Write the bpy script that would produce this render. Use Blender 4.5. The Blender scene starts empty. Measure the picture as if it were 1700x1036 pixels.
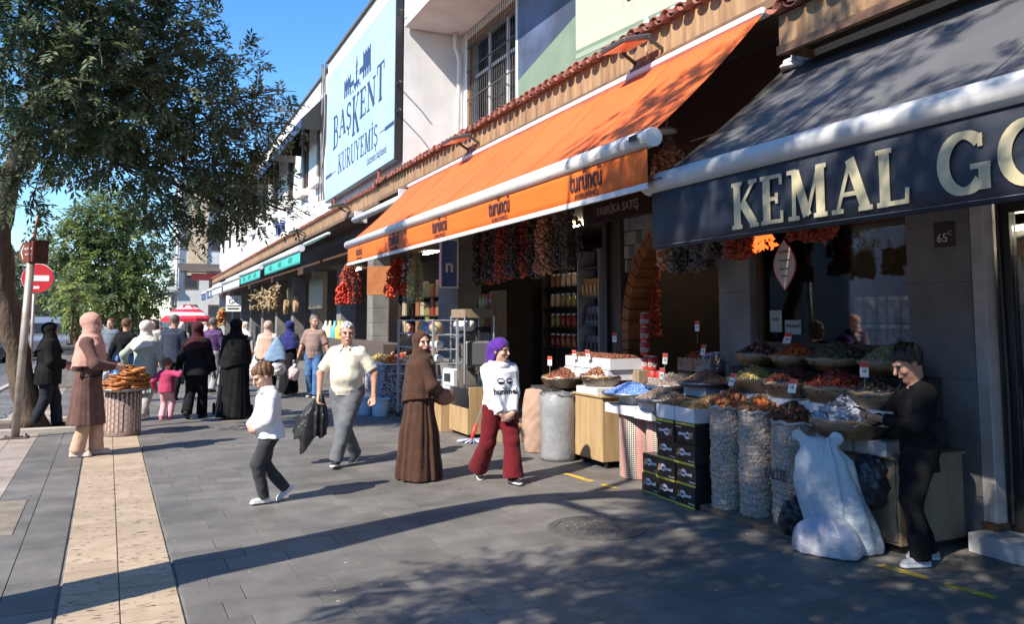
import bpy, bmesh, math, random
import numpy as np
from mathutils import Vector, Matrix, noise as mnoise
R = math.radians
random.seed(7); np.random.seed(7)
sc = bpy.context.scene
COL = sc.collection
# ---------------------------------------------------------------- camera
FPX, YAW, PITCH, EYE = 1369.0, R(24.2), R(5.0), 1.70
cam = bpy.data.cameras.new('camera'); cam.sensor_width = 36.0; cam.lens = FPX / 1700 * 36.0
PPY = 530 - FPX * math.tan(PITCH)
cam.shift_y = -(518 - PPY) / 1700
cam.clip_end = 2000; cam.clip_start = 0.05
camo = bpy.data.objects.new('camera', cam); COL.objects.link(camo)
camo.location = (0, 0, EYE); camo.rotation_euler = (R(90) + PITCH, 0, -YAW)
sc.camera = camo
# ---------------------------------------------------------------- sky, sun, exposure
SUN_EL, SUN_DIR = R(42.0), R(22.5)          # light travels towards +X, a little towards +Y
w = bpy.data.worlds.new('World'); sc.world = w; w.use_nodes = True
nt = w.node_tree; bg = nt.nodes['Background']
sky = nt.nodes.new('ShaderNodeTexSky'); sky.sky_type = 'NISHITA'; sky.sun_disc = False
sky.sun_elevation = SUN_EL; sky.sun_rotation = R(270) - SUN_DIR
sky.air_density = 1.0; sky.dust_density = 0.0; sky.ozone_density = 5.0
hs_ = nt.nodes.new('ShaderNodeHueSaturation'); hs_.inputs['Saturation'].default_value = 1.2
nt.links.new(sky.outputs[0], hs_.inputs['Color']); nt.links.new(hs_.outputs[0], bg.inputs[0]); bg.inputs[1].default_value = 0.14
sun = bpy.data.lights.new('sun', 'SUN'); sun.energy = 5.0; sun.angle = R(0.53); sun.color = (1.0, 0.92, 0.80)
suno = bpy.data.objects.new('sun', sun); COL.objects.link(suno)
sd = Vector((math.cos(SUN_EL) * math.cos(SUN_DIR), math.cos(SUN_EL) * math.sin(SUN_DIR), -math.sin(SUN_EL)))
suno.rotation_euler = sd.to_track_quat('-Z', 'Y').to_euler(); suno.location = (-20, -8, 20)
sc.view_settings.view_transform = 'Standard'; sc.view_settings.look = 'None'
sc.view_settings.gamma = 1.0; sc.view_settings.exposure = 0.92; sc.view_settings.use_curve_mapping = False
sc.cycles.use_denoising = True; sc.cycles.max_bounces = 6; sc.cycles.transparent_max_bounces = 8
sc.cycles.sample_clamp_indirect = 8
# ---------------------------------------------------------------- measuring helpers (photo pixel -> point on a real plane)
_F = np.array([math.sin(YAW) * math.cos(PITCH), math.cos(YAW) * math.cos(PITCH), math.sin(PITCH)])
_R = np.array([math.cos(YAW), -math.sin(YAW), 0]); _U = np.cross(_R, _F); _C = np.array([0, 0, EYE])
def ray(u, v): return _F + _R * (u - 850) / FPX + _U * (PPY - v) / FPX
def G(u, v, z=0.0):
    d = ray(u, v); return _C + d * ((z - EYE) / d[2])
def AX(u, v, X):
    d = ray(u, v); return _C + d * (X / d[0])
def AY(u, v, Y):
    d = ray(u, v); return _C + d * (Y / d[1])
# ---------------------------------------------------------------- materials
MATS = {}
def mat(name, col, rough=.6, col2=None, scale=6., detail=4., bump=0., bscale=None, metal=0., spec=.5, rnd=0., emit=0., stretch=None, ecol=None,
        alpha=1., coat=0., lo=.35, hi=.65, sheen=0., trans=0., bdist=.01, voro=0, wc=False, stain=0.):
    if name in MATS: return MATS[name]
    m = bpy.data.materials.new(name); m.use_nodes = True; MATS[name] = m
    t = m.node_tree; n = t.nodes; L = t.links; b = n['Principled BSDF']
    c4 = lambda c: (c[0], c[1], c[2], 1)
    b.inputs['Base Color'].default_value = c4(col); b.inputs['Roughness'].default_value = rough
    b.inputs['Metallic'].default_value = metal; b.inputs['Specular IOR Level'].default_value = spec
    if coat: b.inputs['Coat Weight'].default_value = coat; b.inputs['Coat Roughness'].default_value = .15
    if sheen: b.inputs['Sheen Weight'].default_value = sheen
    if trans: b.inputs['Transmission Weight'].default_value = trans
    if alpha < 1: b.inputs['Alpha'].default_value = alpha
    if emit: b.inputs['Emission Color'].default_value = c4(ecol or col); b.inputs['Emission Strength'].default_value = emit
    tc = n.new('ShaderNodeTexCoord'); vec = tc.outputs['Object']
    if wc: vec = n.new('ShaderNodeNewGeometry').outputs['Position']
    if stretch:
        mp = n.new('ShaderNodeMapping'); mp.inputs['Scale'].default_value = stretch
        L.new(vec, mp.inputs[0]); vec = mp.outputs[0]
    src = None
    if col2 is not None:
        tx = n.new('ShaderNodeTexNoise'); tx.inputs['Scale'].default_value = scale; tx.inputs['Detail'].default_value = detail
        L.new(vec, tx.inputs['Vector']); fac = tx.outputs[0]
        if voro:
            vt = n.new('ShaderNodeTexVoronoi'); vt.inputs['Scale'].default_value = voro; L.new(vec, vt.inputs['Vector'])
            sp = n.new('ShaderNodeSeparateColor'); L.new(vt.outputs['Color'], sp.inputs[0]); fac = sp.outputs[0]
        mr = n.new('ShaderNodeMapRange'); mr.inputs[1].default_value = lo; mr.inputs[2].default_value = hi
        L.new(fac, mr.inputs[0])
        mx = n.new('ShaderNodeMix'); mx.data_type = 'RGBA'; mx.inputs[6].default_value = c4(col); mx.inputs[7].default_value = c4(col2)
        L.new(mr.outputs[0], mx.inputs[0]); src = mx.outputs[2]
    if rnd:
        oi = n.new('ShaderNodeObjectInfo'); hs = n.new('ShaderNodeHueSaturation')
        mr2 = n.new('ShaderNodeMapRange'); mr2.inputs[3].default_value = 1 - rnd; mr2.inputs[4].default_value = 1 + rnd
        L.new(oi.outputs['Random'], mr2.inputs[0]); L.new(mr2.outputs[0], hs.inputs['Value'])
        if src: L.new(src, hs.inputs['Color'])
        else: hs.inputs['Color'].default_value = c4(col)
        src = hs.outputs[0]
    if stain:
        ts = n.new('ShaderNodeTexNoise'); ts.inputs['Scale'].default_value = .7; ts.inputs['Detail'].default_value = 9; ts.inputs['Roughness'].default_value = .65; L.new(n.new('ShaderNodeNewGeometry').outputs['Position'], ts.inputs['Vector'])
        mr3 = n.new('ShaderNodeMapRange'); mr3.inputs[1].default_value = .38; mr3.inputs[2].default_value = .66; mr3.inputs[3].default_value = 1 - stain; mr3.inputs[4].default_value = 1 + stain * .45; L.new(ts.outputs[0], mr3.inputs[0])
        h3 = n.new('ShaderNodeHueSaturation'); L.new(mr3.outputs[0], h3.inputs['Value'])
        if src: L.new(src, h3.inputs['Color'])
        else: h3.inputs['Color'].default_value = c4(col)
        src = h3.outputs[0]
    if src: L.new(src, b.inputs['Base Color'])
    if bump:
        tb = n.new('ShaderNodeTexNoise'); tb.inputs['Scale'].default_value = bscale or scale * 4; tb.inputs['Detail'].default_value = 5
        L.new(vec, tb.inputs['Vector']); bp = n.new('ShaderNodeBump'); bp.inputs['Strength'].default_value = bump; bp.inputs['Distance'].default_value = bdist
        L.new(tb.outputs[0], bp.inputs['Height']); L.new(bp.outputs[0], b.inputs['Normal'])
    return m
def film(name, tint=(1, 1, 1), fac=.25, rough=.08):
    if name in MATS: return MATS[name]
    m = bpy.data.materials.new(name); m.use_nodes = True; MATS[name] = m
    t = m.node_tree; n = t.nodes; L = t.links; n.remove(n['Principled BSDF'])
    tr = n.new('ShaderNodeBsdfTransparent'); tr.inputs[0].default_value = (*tint, 1)
    gl = n.new('ShaderNodeBsdfGlossy'); gl.inputs['Roughness'].default_value = rough
    fr = n.new('ShaderNodeFresnel'); fr.inputs[0].default_value = 1.45
    ad = n.new('ShaderNodeMath'); ad.operation = 'ADD'; ad.inputs[1].default_value = fac * .4; L.new(fr.outputs[0], ad.inputs[0])
    mx = n.new('ShaderNodeMixShader'); L.new(ad.outputs[0], mx.inputs[0]); L.new(tr.outputs[0], mx.inputs[1]); L.new(gl.outputs[0], mx.inputs[2])
    tb = n.new('ShaderNodeTexNoise'); tb.inputs['Scale'].default_value = 30
    bp = n.new('ShaderNodeBump'); bp.inputs['Strength'].default_value = .5 if fac > .2 else 0; bp.inputs['Distance'].default_value = .01
    L.new(tb.outputs[0], bp.inputs['Height']); L.new(bp.outputs[0], gl.inputs['Normal'])
    L.new(mx.outputs[0], n['Material Output'].inputs[0]); return m
# ---------------------------------------------------------------- objects
def tag(o, label=None, cat=None, group=None, kind=None):
    if label: o['label'] = label
    if cat: o['category'] = cat
    if group: o['group'] = group
    if kind: o['kind'] = kind
    return o
def empty(name, loc=(0, 0, 0), rz=0., label=None, cat=None, group=None, parent=None):
    o = bpy.data.objects.new(name, None); COL.objects.link(o); o.location = Vector([float(a) for a in loc]); o.rotation_euler = (0, 0, rz)
    o.empty_display_size = .1
    if parent: o.parent = parent
    return tag(o, label, cat, group)
def mobj(name, verts, faces, mats, parent=None, smooth=False, midx=None, loc=None, rot=None):
    me = bpy.data.meshes.new(name)
    if isinstance(verts, np.ndarray) and isinstance(faces, np.ndarray):
        k = faces.shape[1]; nf = len(faces)
        me.vertices.add(len(verts)); me.vertices.foreach_set('co', verts.astype(np.float32).ravel())
        me.loops.add(nf * k); me.loops.foreach_set('vertex_index', faces.astype(np.int32).ravel())
        me.polygons.add(nf); me.polygons.foreach_set('loop_start', np.arange(0, nf * k, k, dtype=np.int32))
        me.update(calc_edges=True)
    else:
        me.from_pydata([tuple(map(float, a)) for a in verts], [], [tuple(map(int, f)) for f in faces])
    if not isinstance(mats, (list, tuple)): mats = [mats]
    for m in mats: me.materials.append(m)
    if midx is not None: me.polygons.foreach_set('material_index', np.asarray(midx, dtype=np.int32))
    if smooth: me.polygons.foreach_set('use_smooth', np.ones(len(me.polygons), dtype=bool))
    me.update()
    o = bpy.data.objects.new(name, me); COL.objects.link(o)
    if parent: o.parent = parent
    if loc is not None: o.location = Vector([float(a) for a in loc])
    if rot is not None: o.rotation_euler = rot
    return o
def bev(o, wd=.004, seg=1):
    m = o.modifiers.new('bevel', 'BEVEL'); m.width = wd; m.segments = seg; m.limit_method = 'ANGLE'; m.angle_limit = R(40)
    return o
def cp(o, parent=None, loc=None, rot=None):
    c = o.copy(); COL.objects.link(c)
    if parent: c.parent = parent
    if loc is not None: c.location = Vector([float(a) for a in loc])
    if rot is not None: c.rotation_euler = rot
    return c
def cptree(o, loc=None, rot=None, parent=None):
    c = cp(o, parent, loc, rot)
    for k in [k for k in COL.objects if k.parent == o]: cptree(k, parent=c)
    return c
BOXF = [(0, 3, 2, 1), (4, 5, 6, 7), (0, 1, 5, 4), (1, 2, 6, 5), (2, 3, 7, 6), (3, 0, 4, 7)]
class MB:
    def __init__(s): s.v = []; s.f = []; s.m = []
    def add(s, v, f, mi=0):
        k = len(s.v); s.v += [tuple(map(float, a)) for a in v]; s.f += [tuple(k + i for i in q) for q in f]; s.m += [mi] * len(f); return s
    def box(s, x0, x1, y0, y1, z0, z1, mi=0):
        return s.add([(x0, y0, z0), (x1, y0, z0), (x1, y1, z0), (x0, y1, z0), (x0, y0, z1), (x1, y0, z1), (x1, y1, z1), (x0, y1, z1)], BOXF, mi)
    def hexa(s, p, mi=0): return s.add(p, BOXF, mi)
    def bar(s, a, b, wd, ht, mi=0, up=(0, 0, 1)):
        a = Vector([float(q) for q in a]); b = Vector([float(q) for q in b]); d = (b - a).normalized(); u = Vector(up)
        if abs(d.dot(u)) > .98: u = Vector((0, 1, 0))
        r = d.cross(u).normalized() * wd / 2; q = r.cross(d).normalized() * ht / 2
        return s.add([a - r - q, a + r - q, a + r + q, a - r + q, b - r - q, b + r - q, b + r + q, b - r + q], BOXF, mi)
    def tube(s, pts, rad, n=8, mi=0, cap=True):
        pts = [Vector([float(q) for q in p]) for p in pts]
        if not hasattr(rad, '__len__'): rad = [rad] * len(pts)
        k0 = len(s.v); pr = None
        for i, p in enumerate(pts):
            d = (pts[min(i + 1, len(pts) - 1)] - pts[max(i - 1, 0)]).normalized()
            if pr is None: pr = d.orthogonal().normalized()
            pr = (pr - d * pr.dot(d)); pr = pr.normalized() if pr.length > 1e-5 else d.orthogonal().normalized()
            q = d.cross(pr)
            for j in range(n):
                a = 2 * math.pi * j / n; s.v.append(tuple(p + (pr * math.cos(a) + q * math.sin(a)) * rad[i]))
        for i in range(len(pts) - 1):
            for j in range(n):
                s.f.append((k0 + i * n + j, k0 + i * n + (j + 1) % n, k0 + (i + 1) * n + (j + 1) % n, k0 + (i + 1) * n + j)); s.m.append(mi)
        if cap:
            s.f.append(tuple(k0 + j for j in reversed(range(n)))); s.m.append(mi)
            e = k0 + (len(pts) - 1) * n; s.f.append(tuple(e + j for j in range(n))); s.m.append(mi)
        return s
    def lathe(s, prof, n=24, c=(0, 0, 0), mi=0, sx=1, sy=1, cap=True, wob=0):
        k0 = len(s.v)
        for r, z in prof:
            for j in range(n):
                a = 2 * math.pi * j / n; rr = r * (1 + (wob * math.sin(3 * a + z * 9) if wob else 0))
                s.v.append((c[0] + rr * sx * math.cos(a), c[1] + rr * sy * math.sin(a), c[2] + z))
        for i in range(len(prof) - 1):
            for j in range(n):
                s.f.append((k0 + i * n + j, k0 + i * n + (j + 1) % n, k0 + (i + 1) * n + (j + 1) % n, k0 + (i + 1) * n + j)); s.m.append(mi)
        if cap:
            s.f.append(tuple(k0 + j for j in reversed(range(n)))); s.m.append(mi)
            e = k0 + (len(prof) - 1) * n; s.f.append(tuple(e + j for j in range(n))); s.m.append(mi)
        return s
    def prism(s, poly, o, ex, ey, ez, mi=0):
        o, ex, ey, ez = [np.array(q, float) for q in (o, ex, ey, ez)]; n = len(poly)
        v = [o + ex * p[0] + ey * p[1] for p in poly] + [o + ex * p[0] + ey * p[1] + ez for p in poly]
        f = [tuple(range(n))[::-1], tuple(range(n, 2 * n))] + [(i, (i + 1) % n, n + (i + 1) % n, n + i) for i in range(n)]
        return s.add(v, f, mi)
    def build(s, name, mats, parent=None, smooth=False, loc=None, rot=None, bv=0):
        o = mobj(name, s.v, s.f, mats, parent, smooth, s.m, loc, rot)
        if bv: bev(o, bv)
        return o
def box(name, x0, x1, y0, y1, z0, z1, m, parent=None, bv=.004): return MB().box(x0, x1, y0, y1, z0, z1).build(name, m, parent, bv=bv)
def sheet(name, fn, nu, nv, mats, parent=None, thick=0., smooth=True, mf=None):
    """grid surface fn(a,b) a,b in 0..1"""
    v = np.array([fn(i / nu, j / nv) for i in range(nu + 1) for j in range(nv + 1)], float)
    f = np.array([(i * (nv + 1) + j, (i + 1) * (nv + 1) + j, (i + 1) * (nv + 1) + j + 1, i * (nv + 1) + j + 1) for i in range(nu) for j in range(nv)])
    mi = None if mf is None else [mf((i + .5) / nu, (j + .5) / nv) for i in range(nu) for j in range(nv)]
    o = mobj(name, v, f, mats, parent, smooth, mi)
    if thick:
        md = o.modifiers.new('solid', 'SOLIDIFY'); md.thickness = thick; md.offset = 0
    return o
# ---------------------------------------------------------------- lettering
def text(s, o, ex, ey, size, m, parent, wx=1., bold=0., name='lettering', th=.002, align='CENTER', shear=0., space=1.):
    """flat printed lettering; o = centre of the baseline, ex/ey unit vectors on the surface"""
    c = bpy.data.curves.new('t', 'FONT'); c.body = s; c.size = 1.; c.align_x = align; c.offset = bold; c.extrude = th / size; c.shear = shear
    c.resolution_u = 3; c.space_character = space
    t = bpy.data.objects.new('t', c); COL.objects.link(t)
    me = bpy.data.meshes.new_from_object(t)
    bpy.data.objects.remove(t); bpy.data.curves.remove(c)
    ex = Vector(ex); ey = Vector(ey); ez = ex.cross(ey)
    M = Matrix(((ex.x * size * wx, ey.x * size, ez.x * size, o[0]), (ex.y * size * wx, ey.y * size, ez.y * size, o[1]), (ex.z * size * wx, ey.z * size, ez.z * size, o[2]), (0, 0, 0, 1)))
    me.transform(M); me.materials.clear(); me.materials.append(m); me.name = name
    ob = bpy.data.objects.new(name, me); COL.objects.link(ob)
    if parent: ob.parent = parent
    return ob
# serif letters as strokes: (points, width) on a 0..1 high grid, then serifs (x, y, half width)
def arc(cx, cy, rx, ry, a0, a1, n=14): return [(cx + rx * math.cos(R(a0 + (a1 - a0) * i / n)), cy + ry * math.sin(R(a0 + (a1 - a0) * i / n))) for i in range(n + 1)]
T_, t_ = .17, .065
_S = [(.55, .80)] + arc(.31, .745, .22, .215, 40, 250, 12) + arc(.30, .27, .25, .235, 70, -150, 12) + [(.06, .2)]
GLY = {
 'K': (.86, [([(.2, .03), (.2, .97)], T_), ([(.27, .42), (.72, .95)], t_), ([(.36, .56), (.74, .05)], T_)], [(.2, .97, .17), (.2, .03, .17), (.7, .97, .13), (.74, .03, .14)]),
 'E': (.72, [([(.2, .03), (.2, .97)], T_), ([(.2, .965), (.63, .965)], t_), ([(.2, .51), (.5, .51)], t_), ([(.2, .035), (.66, .035)], t_), ([(.62, .99), (.62, .78)], t_), ([(.5, .62), (.5, .4)], t_), ([(.64, .0), (.64, .24)], t_)], [(.15, .97, .12), (.15, .03, .12)]),
 'M': (1.12, [([(.2, .03), (.22, .97)], t_ + .02), ([(.25, .97), (.55, .05)], T_), ([(.55, .05), (.86, .97)], t_), ([(.9, .03), (.9, .97)], T_)], [(.16, .97, .13), (.2, .03, .15), (.93, .97, .13), (.9, .03, .17)]),
 'A': (.95, [([(.14, .03), (.46, .97)], t_), ([(.45, .98), (.78, .03)], T_), ([(.25, .33), (.66, .33)], t_)], [(.14, .03, .14), (.78, .03, .16)]),
 'L': (.72, [([(.2, .03), (.2, .97)], T_), ([(.2, .035), (.66, .035)], t_), ([(.64, .0), (.66, .27)], t_)], [(.2, .97, .17), (.15, .03, .12)]),
 'G': (.98, [(arc(.48, .5, .36, .45, 42, 318, 24), .13), ([(.82, .04), (.82, .42)], T_ - .02), ([(.77, .93), (.77, .72)], t_)], [(.76, .42, .17)]),
 'O': (1.0, [(arc(.5, .5, .38, .45, 0, 360, 30), .13)], []),
 'B': (.78, [([(.2, .03), (.2, .97)], T_), ([(.2, .96)] + arc(.4, .745, .2, .215, 90, -90, 8) + [(.2, .53)], t_ + .02), ([(.2, .52)] + arc(.42, .275, .24, .24, 90, -90, 8) + [(.2, .035)], t_ + .02)], [(.15, .97, .12), (.15, .03, .12)]),
 'S': (.66, [(_S, .1)], []),
 'N': (.95, [([(.18, .03), (.18, .97)], t_), ([(.16, .96), (.78, .04)], T_), ([(.78, .03), (.78, .97)], t_)], [(.16, .97, .12), (.18, .03, .13), (.78, .97, .13)]),
 'T': (.8, [([(.4, .03), (.4, .97)], T_), ([(.06, .965), (.74, .965)], t_), ([(.08, .99), (.07, .76)], t_), ([(.72, .99), (.73, .76)], t_)], [(.4, .03, .16)]),
 'U': (.9, [([(.2, .97), (.2, .3)] + arc(.47, .3, .27, .27, 180, 270, 7), .13), (arc(.47, .3, .27, .27, 270, 360, 7) + [(.74, .97)], t_), ], [(.2, .97, .15), (.74, .97, .12)]),
 'R': (.85, [([(.2, .03), (.2, .97)], T_), ([(.2, .96)] + arc(.42, .73, .22, .23, 90, -90, 8) + [(.2, .5)], t_ + .02), ([(.4, .5), (.74, .04)], T_)], [(.15, .97, .12), (.2, .03, .16), (.77, .03, .1)]),
 'Y': (.85, [([(.4, .03), (.4, .45)], T_), ([(.1, .97), (.42, .43)], T_ - .03), ([(.72, .97), (.4, .43)], t_)], [(.4, .03, .15), (.1, .97, .14), (.72, .97, .12)]),
 'I': (.42, [([(.2, .03), (.2, .97)], T_)], [(.2, .97, .15), (.2, .03, .15)]),
}
def serif(s, o, ex, ey, hgt, wx, m, parent, name='lettering', off=.0015, gap=0.06, tall=None, wt=1.):
    """one joined word of serif letters; o = left end of the baseline. tall: index -> (scale, drop)"""
    o = np.array(o, float); ex = np.array(ex, float); ey = np.array(ey, float); ez = np.cross(ex, ey); mb = MB(); x = 0.; lay = 0
    def quad(pl, k):
        mb.add([o + ex * (p[0] * hgt * wx) + ey * (p[1] * hgt) + ez * (off + .0004 * k) for p in pl], [tuple(range(len(pl)))])
    for i, chx in enumerate(s):
        if chx == ' ': x += .45; continue
        base = {'Ş': 'S', 'İ': 'I'}.get(chx, chx); wd, st, sf = GLY[base]
        ks, dr = (tall or {}).get(i, (1., 0.)); k = 0
        tr = lambda p: (x + p[0], dr + p[1] * ks)
        for pts, w0 in st:
            w0 = w0 * wt
            pts = [tr(p) for p in pts]; nrm = []
            for j in range(len(pts)):
                a = pts[max(j - 1, 0)]; b = pts[min(j + 1, len(pts) - 1)]; dx, dy = b[0] - a[0], b[1] - a[1]; l = math.hypot(dx, dy) or 1; nrm.append((-dy / l, dx / l))
            for j in range(len(pts) - 1):
                wA = w0 if len(pts) < 4 else w0 * (.75 + .6 * abs(nrm[j][0])); wB = w0 if len(pts) < 4 else w0 * (.75 + .6 * abs(nrm[j + 1][0]))
                a, b, na, nb = pts[j], pts[j + 1], nrm[j], nrm[j + 1]
                quad([(a[0] - na[0] * wA / 2, a[1] - na[1] * wA / 2), (b[0] - nb[0] * wB / 2, b[1] - nb[1] * wB / 2), (b[0] + nb[0] * wB / 2, b[1] + nb[1] * wB / 2), (a[0] + na[0] * wA / 2, a[1] + na[1] * wA / 2)], k)
            k += 1
        for sx_, sy_, hw in sf:
            q = [tr((sx_ - hw, sy_ - .035 * wt)), tr((sx_ + hw, sy_ - .035 * wt)), tr((sx_ + hw, sy_ + .035 * wt)), tr((sx_ - hw, sy_ + .035 * wt))]; quad(q, k); k += 1
        if chx == 'Ş': quad([tr(p) for p in [(.26, -.02), (.36, -.02), (.34, -.2), (.2, -.2)]], k)
        if chx == 'İ': quad([tr(p) for p in [(.12, 1.08), (.28, 1.08), (.28, 1.22), (.12, 1.22)]], k)
        x += wd + gap
    return mb.build(name, m, parent)
def serif_len(s, gap=.06): return sum(.45 if c == ' ' else GLY[{'Ş': 'S', 'İ': 'I'}.get(c, c)][0] + gap for c in s)
# ================================================================ SETTING
EX, EY, EZ = (1, 0, 0), (0, 1, 0), (0, 0, 1); NX, NY = (-1, 0, 0), (0, -1, 0)
M_asph = mat('asphalt', (.055, .055, .058), .85, (.075, .075, .075), 3, 6, .4, 60)
M_slab = mat('basalt_slab', (.128, .120, .111), .58, (.168, .158, .147), 3.5, 9, .2, 60, spec=.3, rnd=.13, wc=True, stain=.24)
M_slab2 = mat('basalt_slab_far', (.118, .111, .104), .58, (.158, .149, .140), 3, 8, .12, 50, spec=.3, wc=True, stain=.24)
M_joint = mat('joint_grit', (.12, .115, .108), .9, (.19, .18, .17), 5)
M_trav = mat('travertine', (.35, .268, .19), .62, (.41, .325, .24), 6, 8, .3, 40, spec=.3, rnd=.1, wc=True, stain=.12)
M_trav2 = mat('pale_travertine', (.29, .235, .195), .6, (.36, .30, .26), 4, 6, .2, 30, rnd=.1, wc=True, stain=.25)
M_pit = mat('travertine_pit', (.035, .03, .026), .9)
M_conc = mat('concrete', (.30, .28, .25), .85, (.38, .36, .33), 5, 6, .3, 40)
M_curb = mat('kerb_stone', (.34, .30, .26), .8, (.42, .38, .34), 3, 5, .25, 30, rnd=.08)
gm = MB().box(-600, 600, -60, 1200, -.6, -.14).build('ground', M_asph); tag(gm, kind='structure')
road = MB().box(-12.0, -3.1, -30, 300, -.2, -.128).build('road', mat('road_asphalt', (.06, .06, .063), .8, (.085, .085, .085), 1.5, 6, .3, 70)); tag(road, kind='structure')
kerb = empty('kerb'); tag(kerb, kind='structure')
ks = MB().box(-.075, .075, -.48, .48, -.13, .12).build('kerb_stone', M_curb, kerb, bv=.015); ks.location = (-3.0, 13, -.08)
for i in range(1, 45): cp(ks, kerb, (-3.0, 13 + i * .98, -.08))
pav = MB().box(-2.92, 7.0, -8, 130, -.128, -.012).build('pavement', M_joint); tag(pav, kind='structure')
pv2 = MB().box(-2.9, 5.9, 36, 130, -.011, -.002).build('far_paving', M_slab2, pav); pv2['kind'] = 'stuff'
_k = math.hypot(1, .032)
def S(a, b): return (.13 + (a - .032 * b) / _k, (b + .032 * a) / _k)
def inview(x, y, z=0, mg=30):
    d = np.array([x, y, z]) - _C; q = d @ _F
    if q < .5: return False
    u = 850 + FPX * (d @ _R) / q; v = PPY - FPX * (d @ _U) / q
    return -mg < u < 1700 + mg and -mg < v < 1036 + mg
SROT = math.atan(.032)
slabs = []   # (x, y, width, depth, kind)
b = 1.0; row = 0
while b < 36:
    dep = .30 if row % 5 else .36
    for a0, a1, kd in ((.345, 5.95, 'slab'), (-.98, -.345, 'slab'), (-2.95, -1.66, 'slab')):
        a = a0 - (random.random() * .45 if a1 - a0 > 2 else 0)
        while a < a1 - .02:
            wd = random.choice((.42, .55, .55, .68)); l = max(a, a0); r_ = min(a + wd, a1)
            if a1 - a0 < 1: l, r_ = (a0, a0 + .33) if a == a0 else (a0 + .33, a1); wd = r_ - a
            if r_ - l > .08: slabs.append(((l + r_) / 2, b + dep / 2, r_ - l, dep, kd))
            a += wd
    b += dep; row += 1
vis = [s for s in slabs if inview(*S(s[0], s[1]))]
vis.sort(key=lambda s: math.hypot(*S(s[0], s[1])))
SL = {}
def slabmesh(w_, d_, m, nm, bump=0):
    k = (round(w_, 2), round(d_, 2), nm)
    if k not in SL:
        g = .0035 if nm != 'paving_slab' else .0018; mb = MB(); e = .0035; x, y = w_ / 2 - g, d_ / 2 - g
        mb.add([(-x, -y, -.011), (x, -y, -.011), (x, y, -.011), (-x, y, -.011), (-x, -y, -e / 2), (x, -y, -e / 2), (x, y, -e / 2), (-x, y, -e / 2), (-x + e, -y + e, 0), (x - e, -y + e, 0), (x - e, y - e, 0), (-x + e, y - e, 0)],
               [(0, 1, 5, 4), (1, 2, 6, 5), (2, 3, 7, 6), (3, 0, 4, 7), (4, 5, 9, 8), (5, 6, 10, 9), (6, 7, 11, 10), (7, 4, 8, 11), (8, 9, 10, 11)])
        o = mb.build(nm, m, pav); SL[k] = o.data; bpy.data.objects.remove(o)
    return SL[k]
def put_slab(s, m, nm):
    o = bpy.data.objects.new(nm, slabmesh(round(s[2], 2), s[3], m, nm)); COL.objects.link(o); o.parent = pav
    x, y = S(s[0], s[1]); o.location = (x, y, random.uniform(-.0012, .0012)); o.rotation_euler = (random.uniform(-.001, .001), random.uniform(-.001, .001), SROT)
for s in vis[:300]: put_slab(s, M_slab, 'paving_slab')
mb = MB(); done = set(id(s) for s in vis[:300])
for s in slabs:
    if id(s) in done: continue
    x, y = S(s[0], s[1]); hx, hy = s[2] / 2 - .003, s[3] / 2 - .003
    if not inview(x, y, 0, 400): continue
    q = [S(s[0] + sx * hx, s[1] + sy * hy) for sx, sy in ((-1, -1), (1, -1), (1, 1), (-1, 1))]; dz = random.uniform(-.001, .001)
    mb.add([(p[0], p[1], dz) for p in q] + [(p[0], p[1], -.011) for p in q], [(0, 1, 2, 3), (0, 4, 5, 1), (1, 5, 6, 2), (2, 6, 7, 3), (3, 7, 4, 0)], random.randrange(3))
far = mb.build('paving_slabs', [M_slab, M_slab2, mat('basalt_slab_pale', (.138, .13, .121), .58, (.172, .163, .153), 3, 8, spec=.3, wc=True, stain=.24)], pav); far['kind'] = 'stuff'
# travertine bands
for a_lo, rows, m, d0 in ((-.33, 130, M_trav, .235), (-1.64, 90, M_trav2, .33)):
    k = 0; b = 3.6
    rest = MB()
    for i in range(rows):
        dep = d0 * random.uniform(.9, 1.15)
        for c_ in range(2):
            s = (a_lo + .165 + .33 * c_, b + dep / 2, .33, round(dep, 2))
            if inview(*S(s[0], s[1])) and k < 130: put_slab(s, m, 'travertine_tile'); k += 1
            else:
                q = [S(s[0] + sx * .16, s[1] + sy * (dep / 2 - .004)) for sx, sy in ((-1, -1), (1, -1), (1, 1), (-1, 1))]
                rest.add([(p[0], p[1], 0) for p in q] + [(p[0], p[1], -.011) for p in q], [(0, 1, 2, 3), (0, 4, 5, 1), (1, 5, 6, 2), (2, 6, 7, 3), (3, 7, 4, 0)])
        b += dep
    o = rest.build('travertine_tiles', m, pav); o['kind'] = 'stuff'
# pits eaten into the travertine (its own wear)
mb = MB()
for i in range(430):
    a, b = random.uniform(-.32, .32), random.uniform(4.6, 10.5); x, y = S(a, b); l, t = random.uniform(.006, .032), random.uniform(.0015, .006)
    mb.add([(x + l * math.cos(q) + random.uniform(-.003, .003), y + t * math.sin(q) + random.uniform(-.002, .002), .0016) for q in [j * math.pi / 3 for j in range(6)]], [tuple(range(6))])
o = mb.build('stone_pits', M_pit, pav); o['kind'] = 'stuff'
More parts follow.
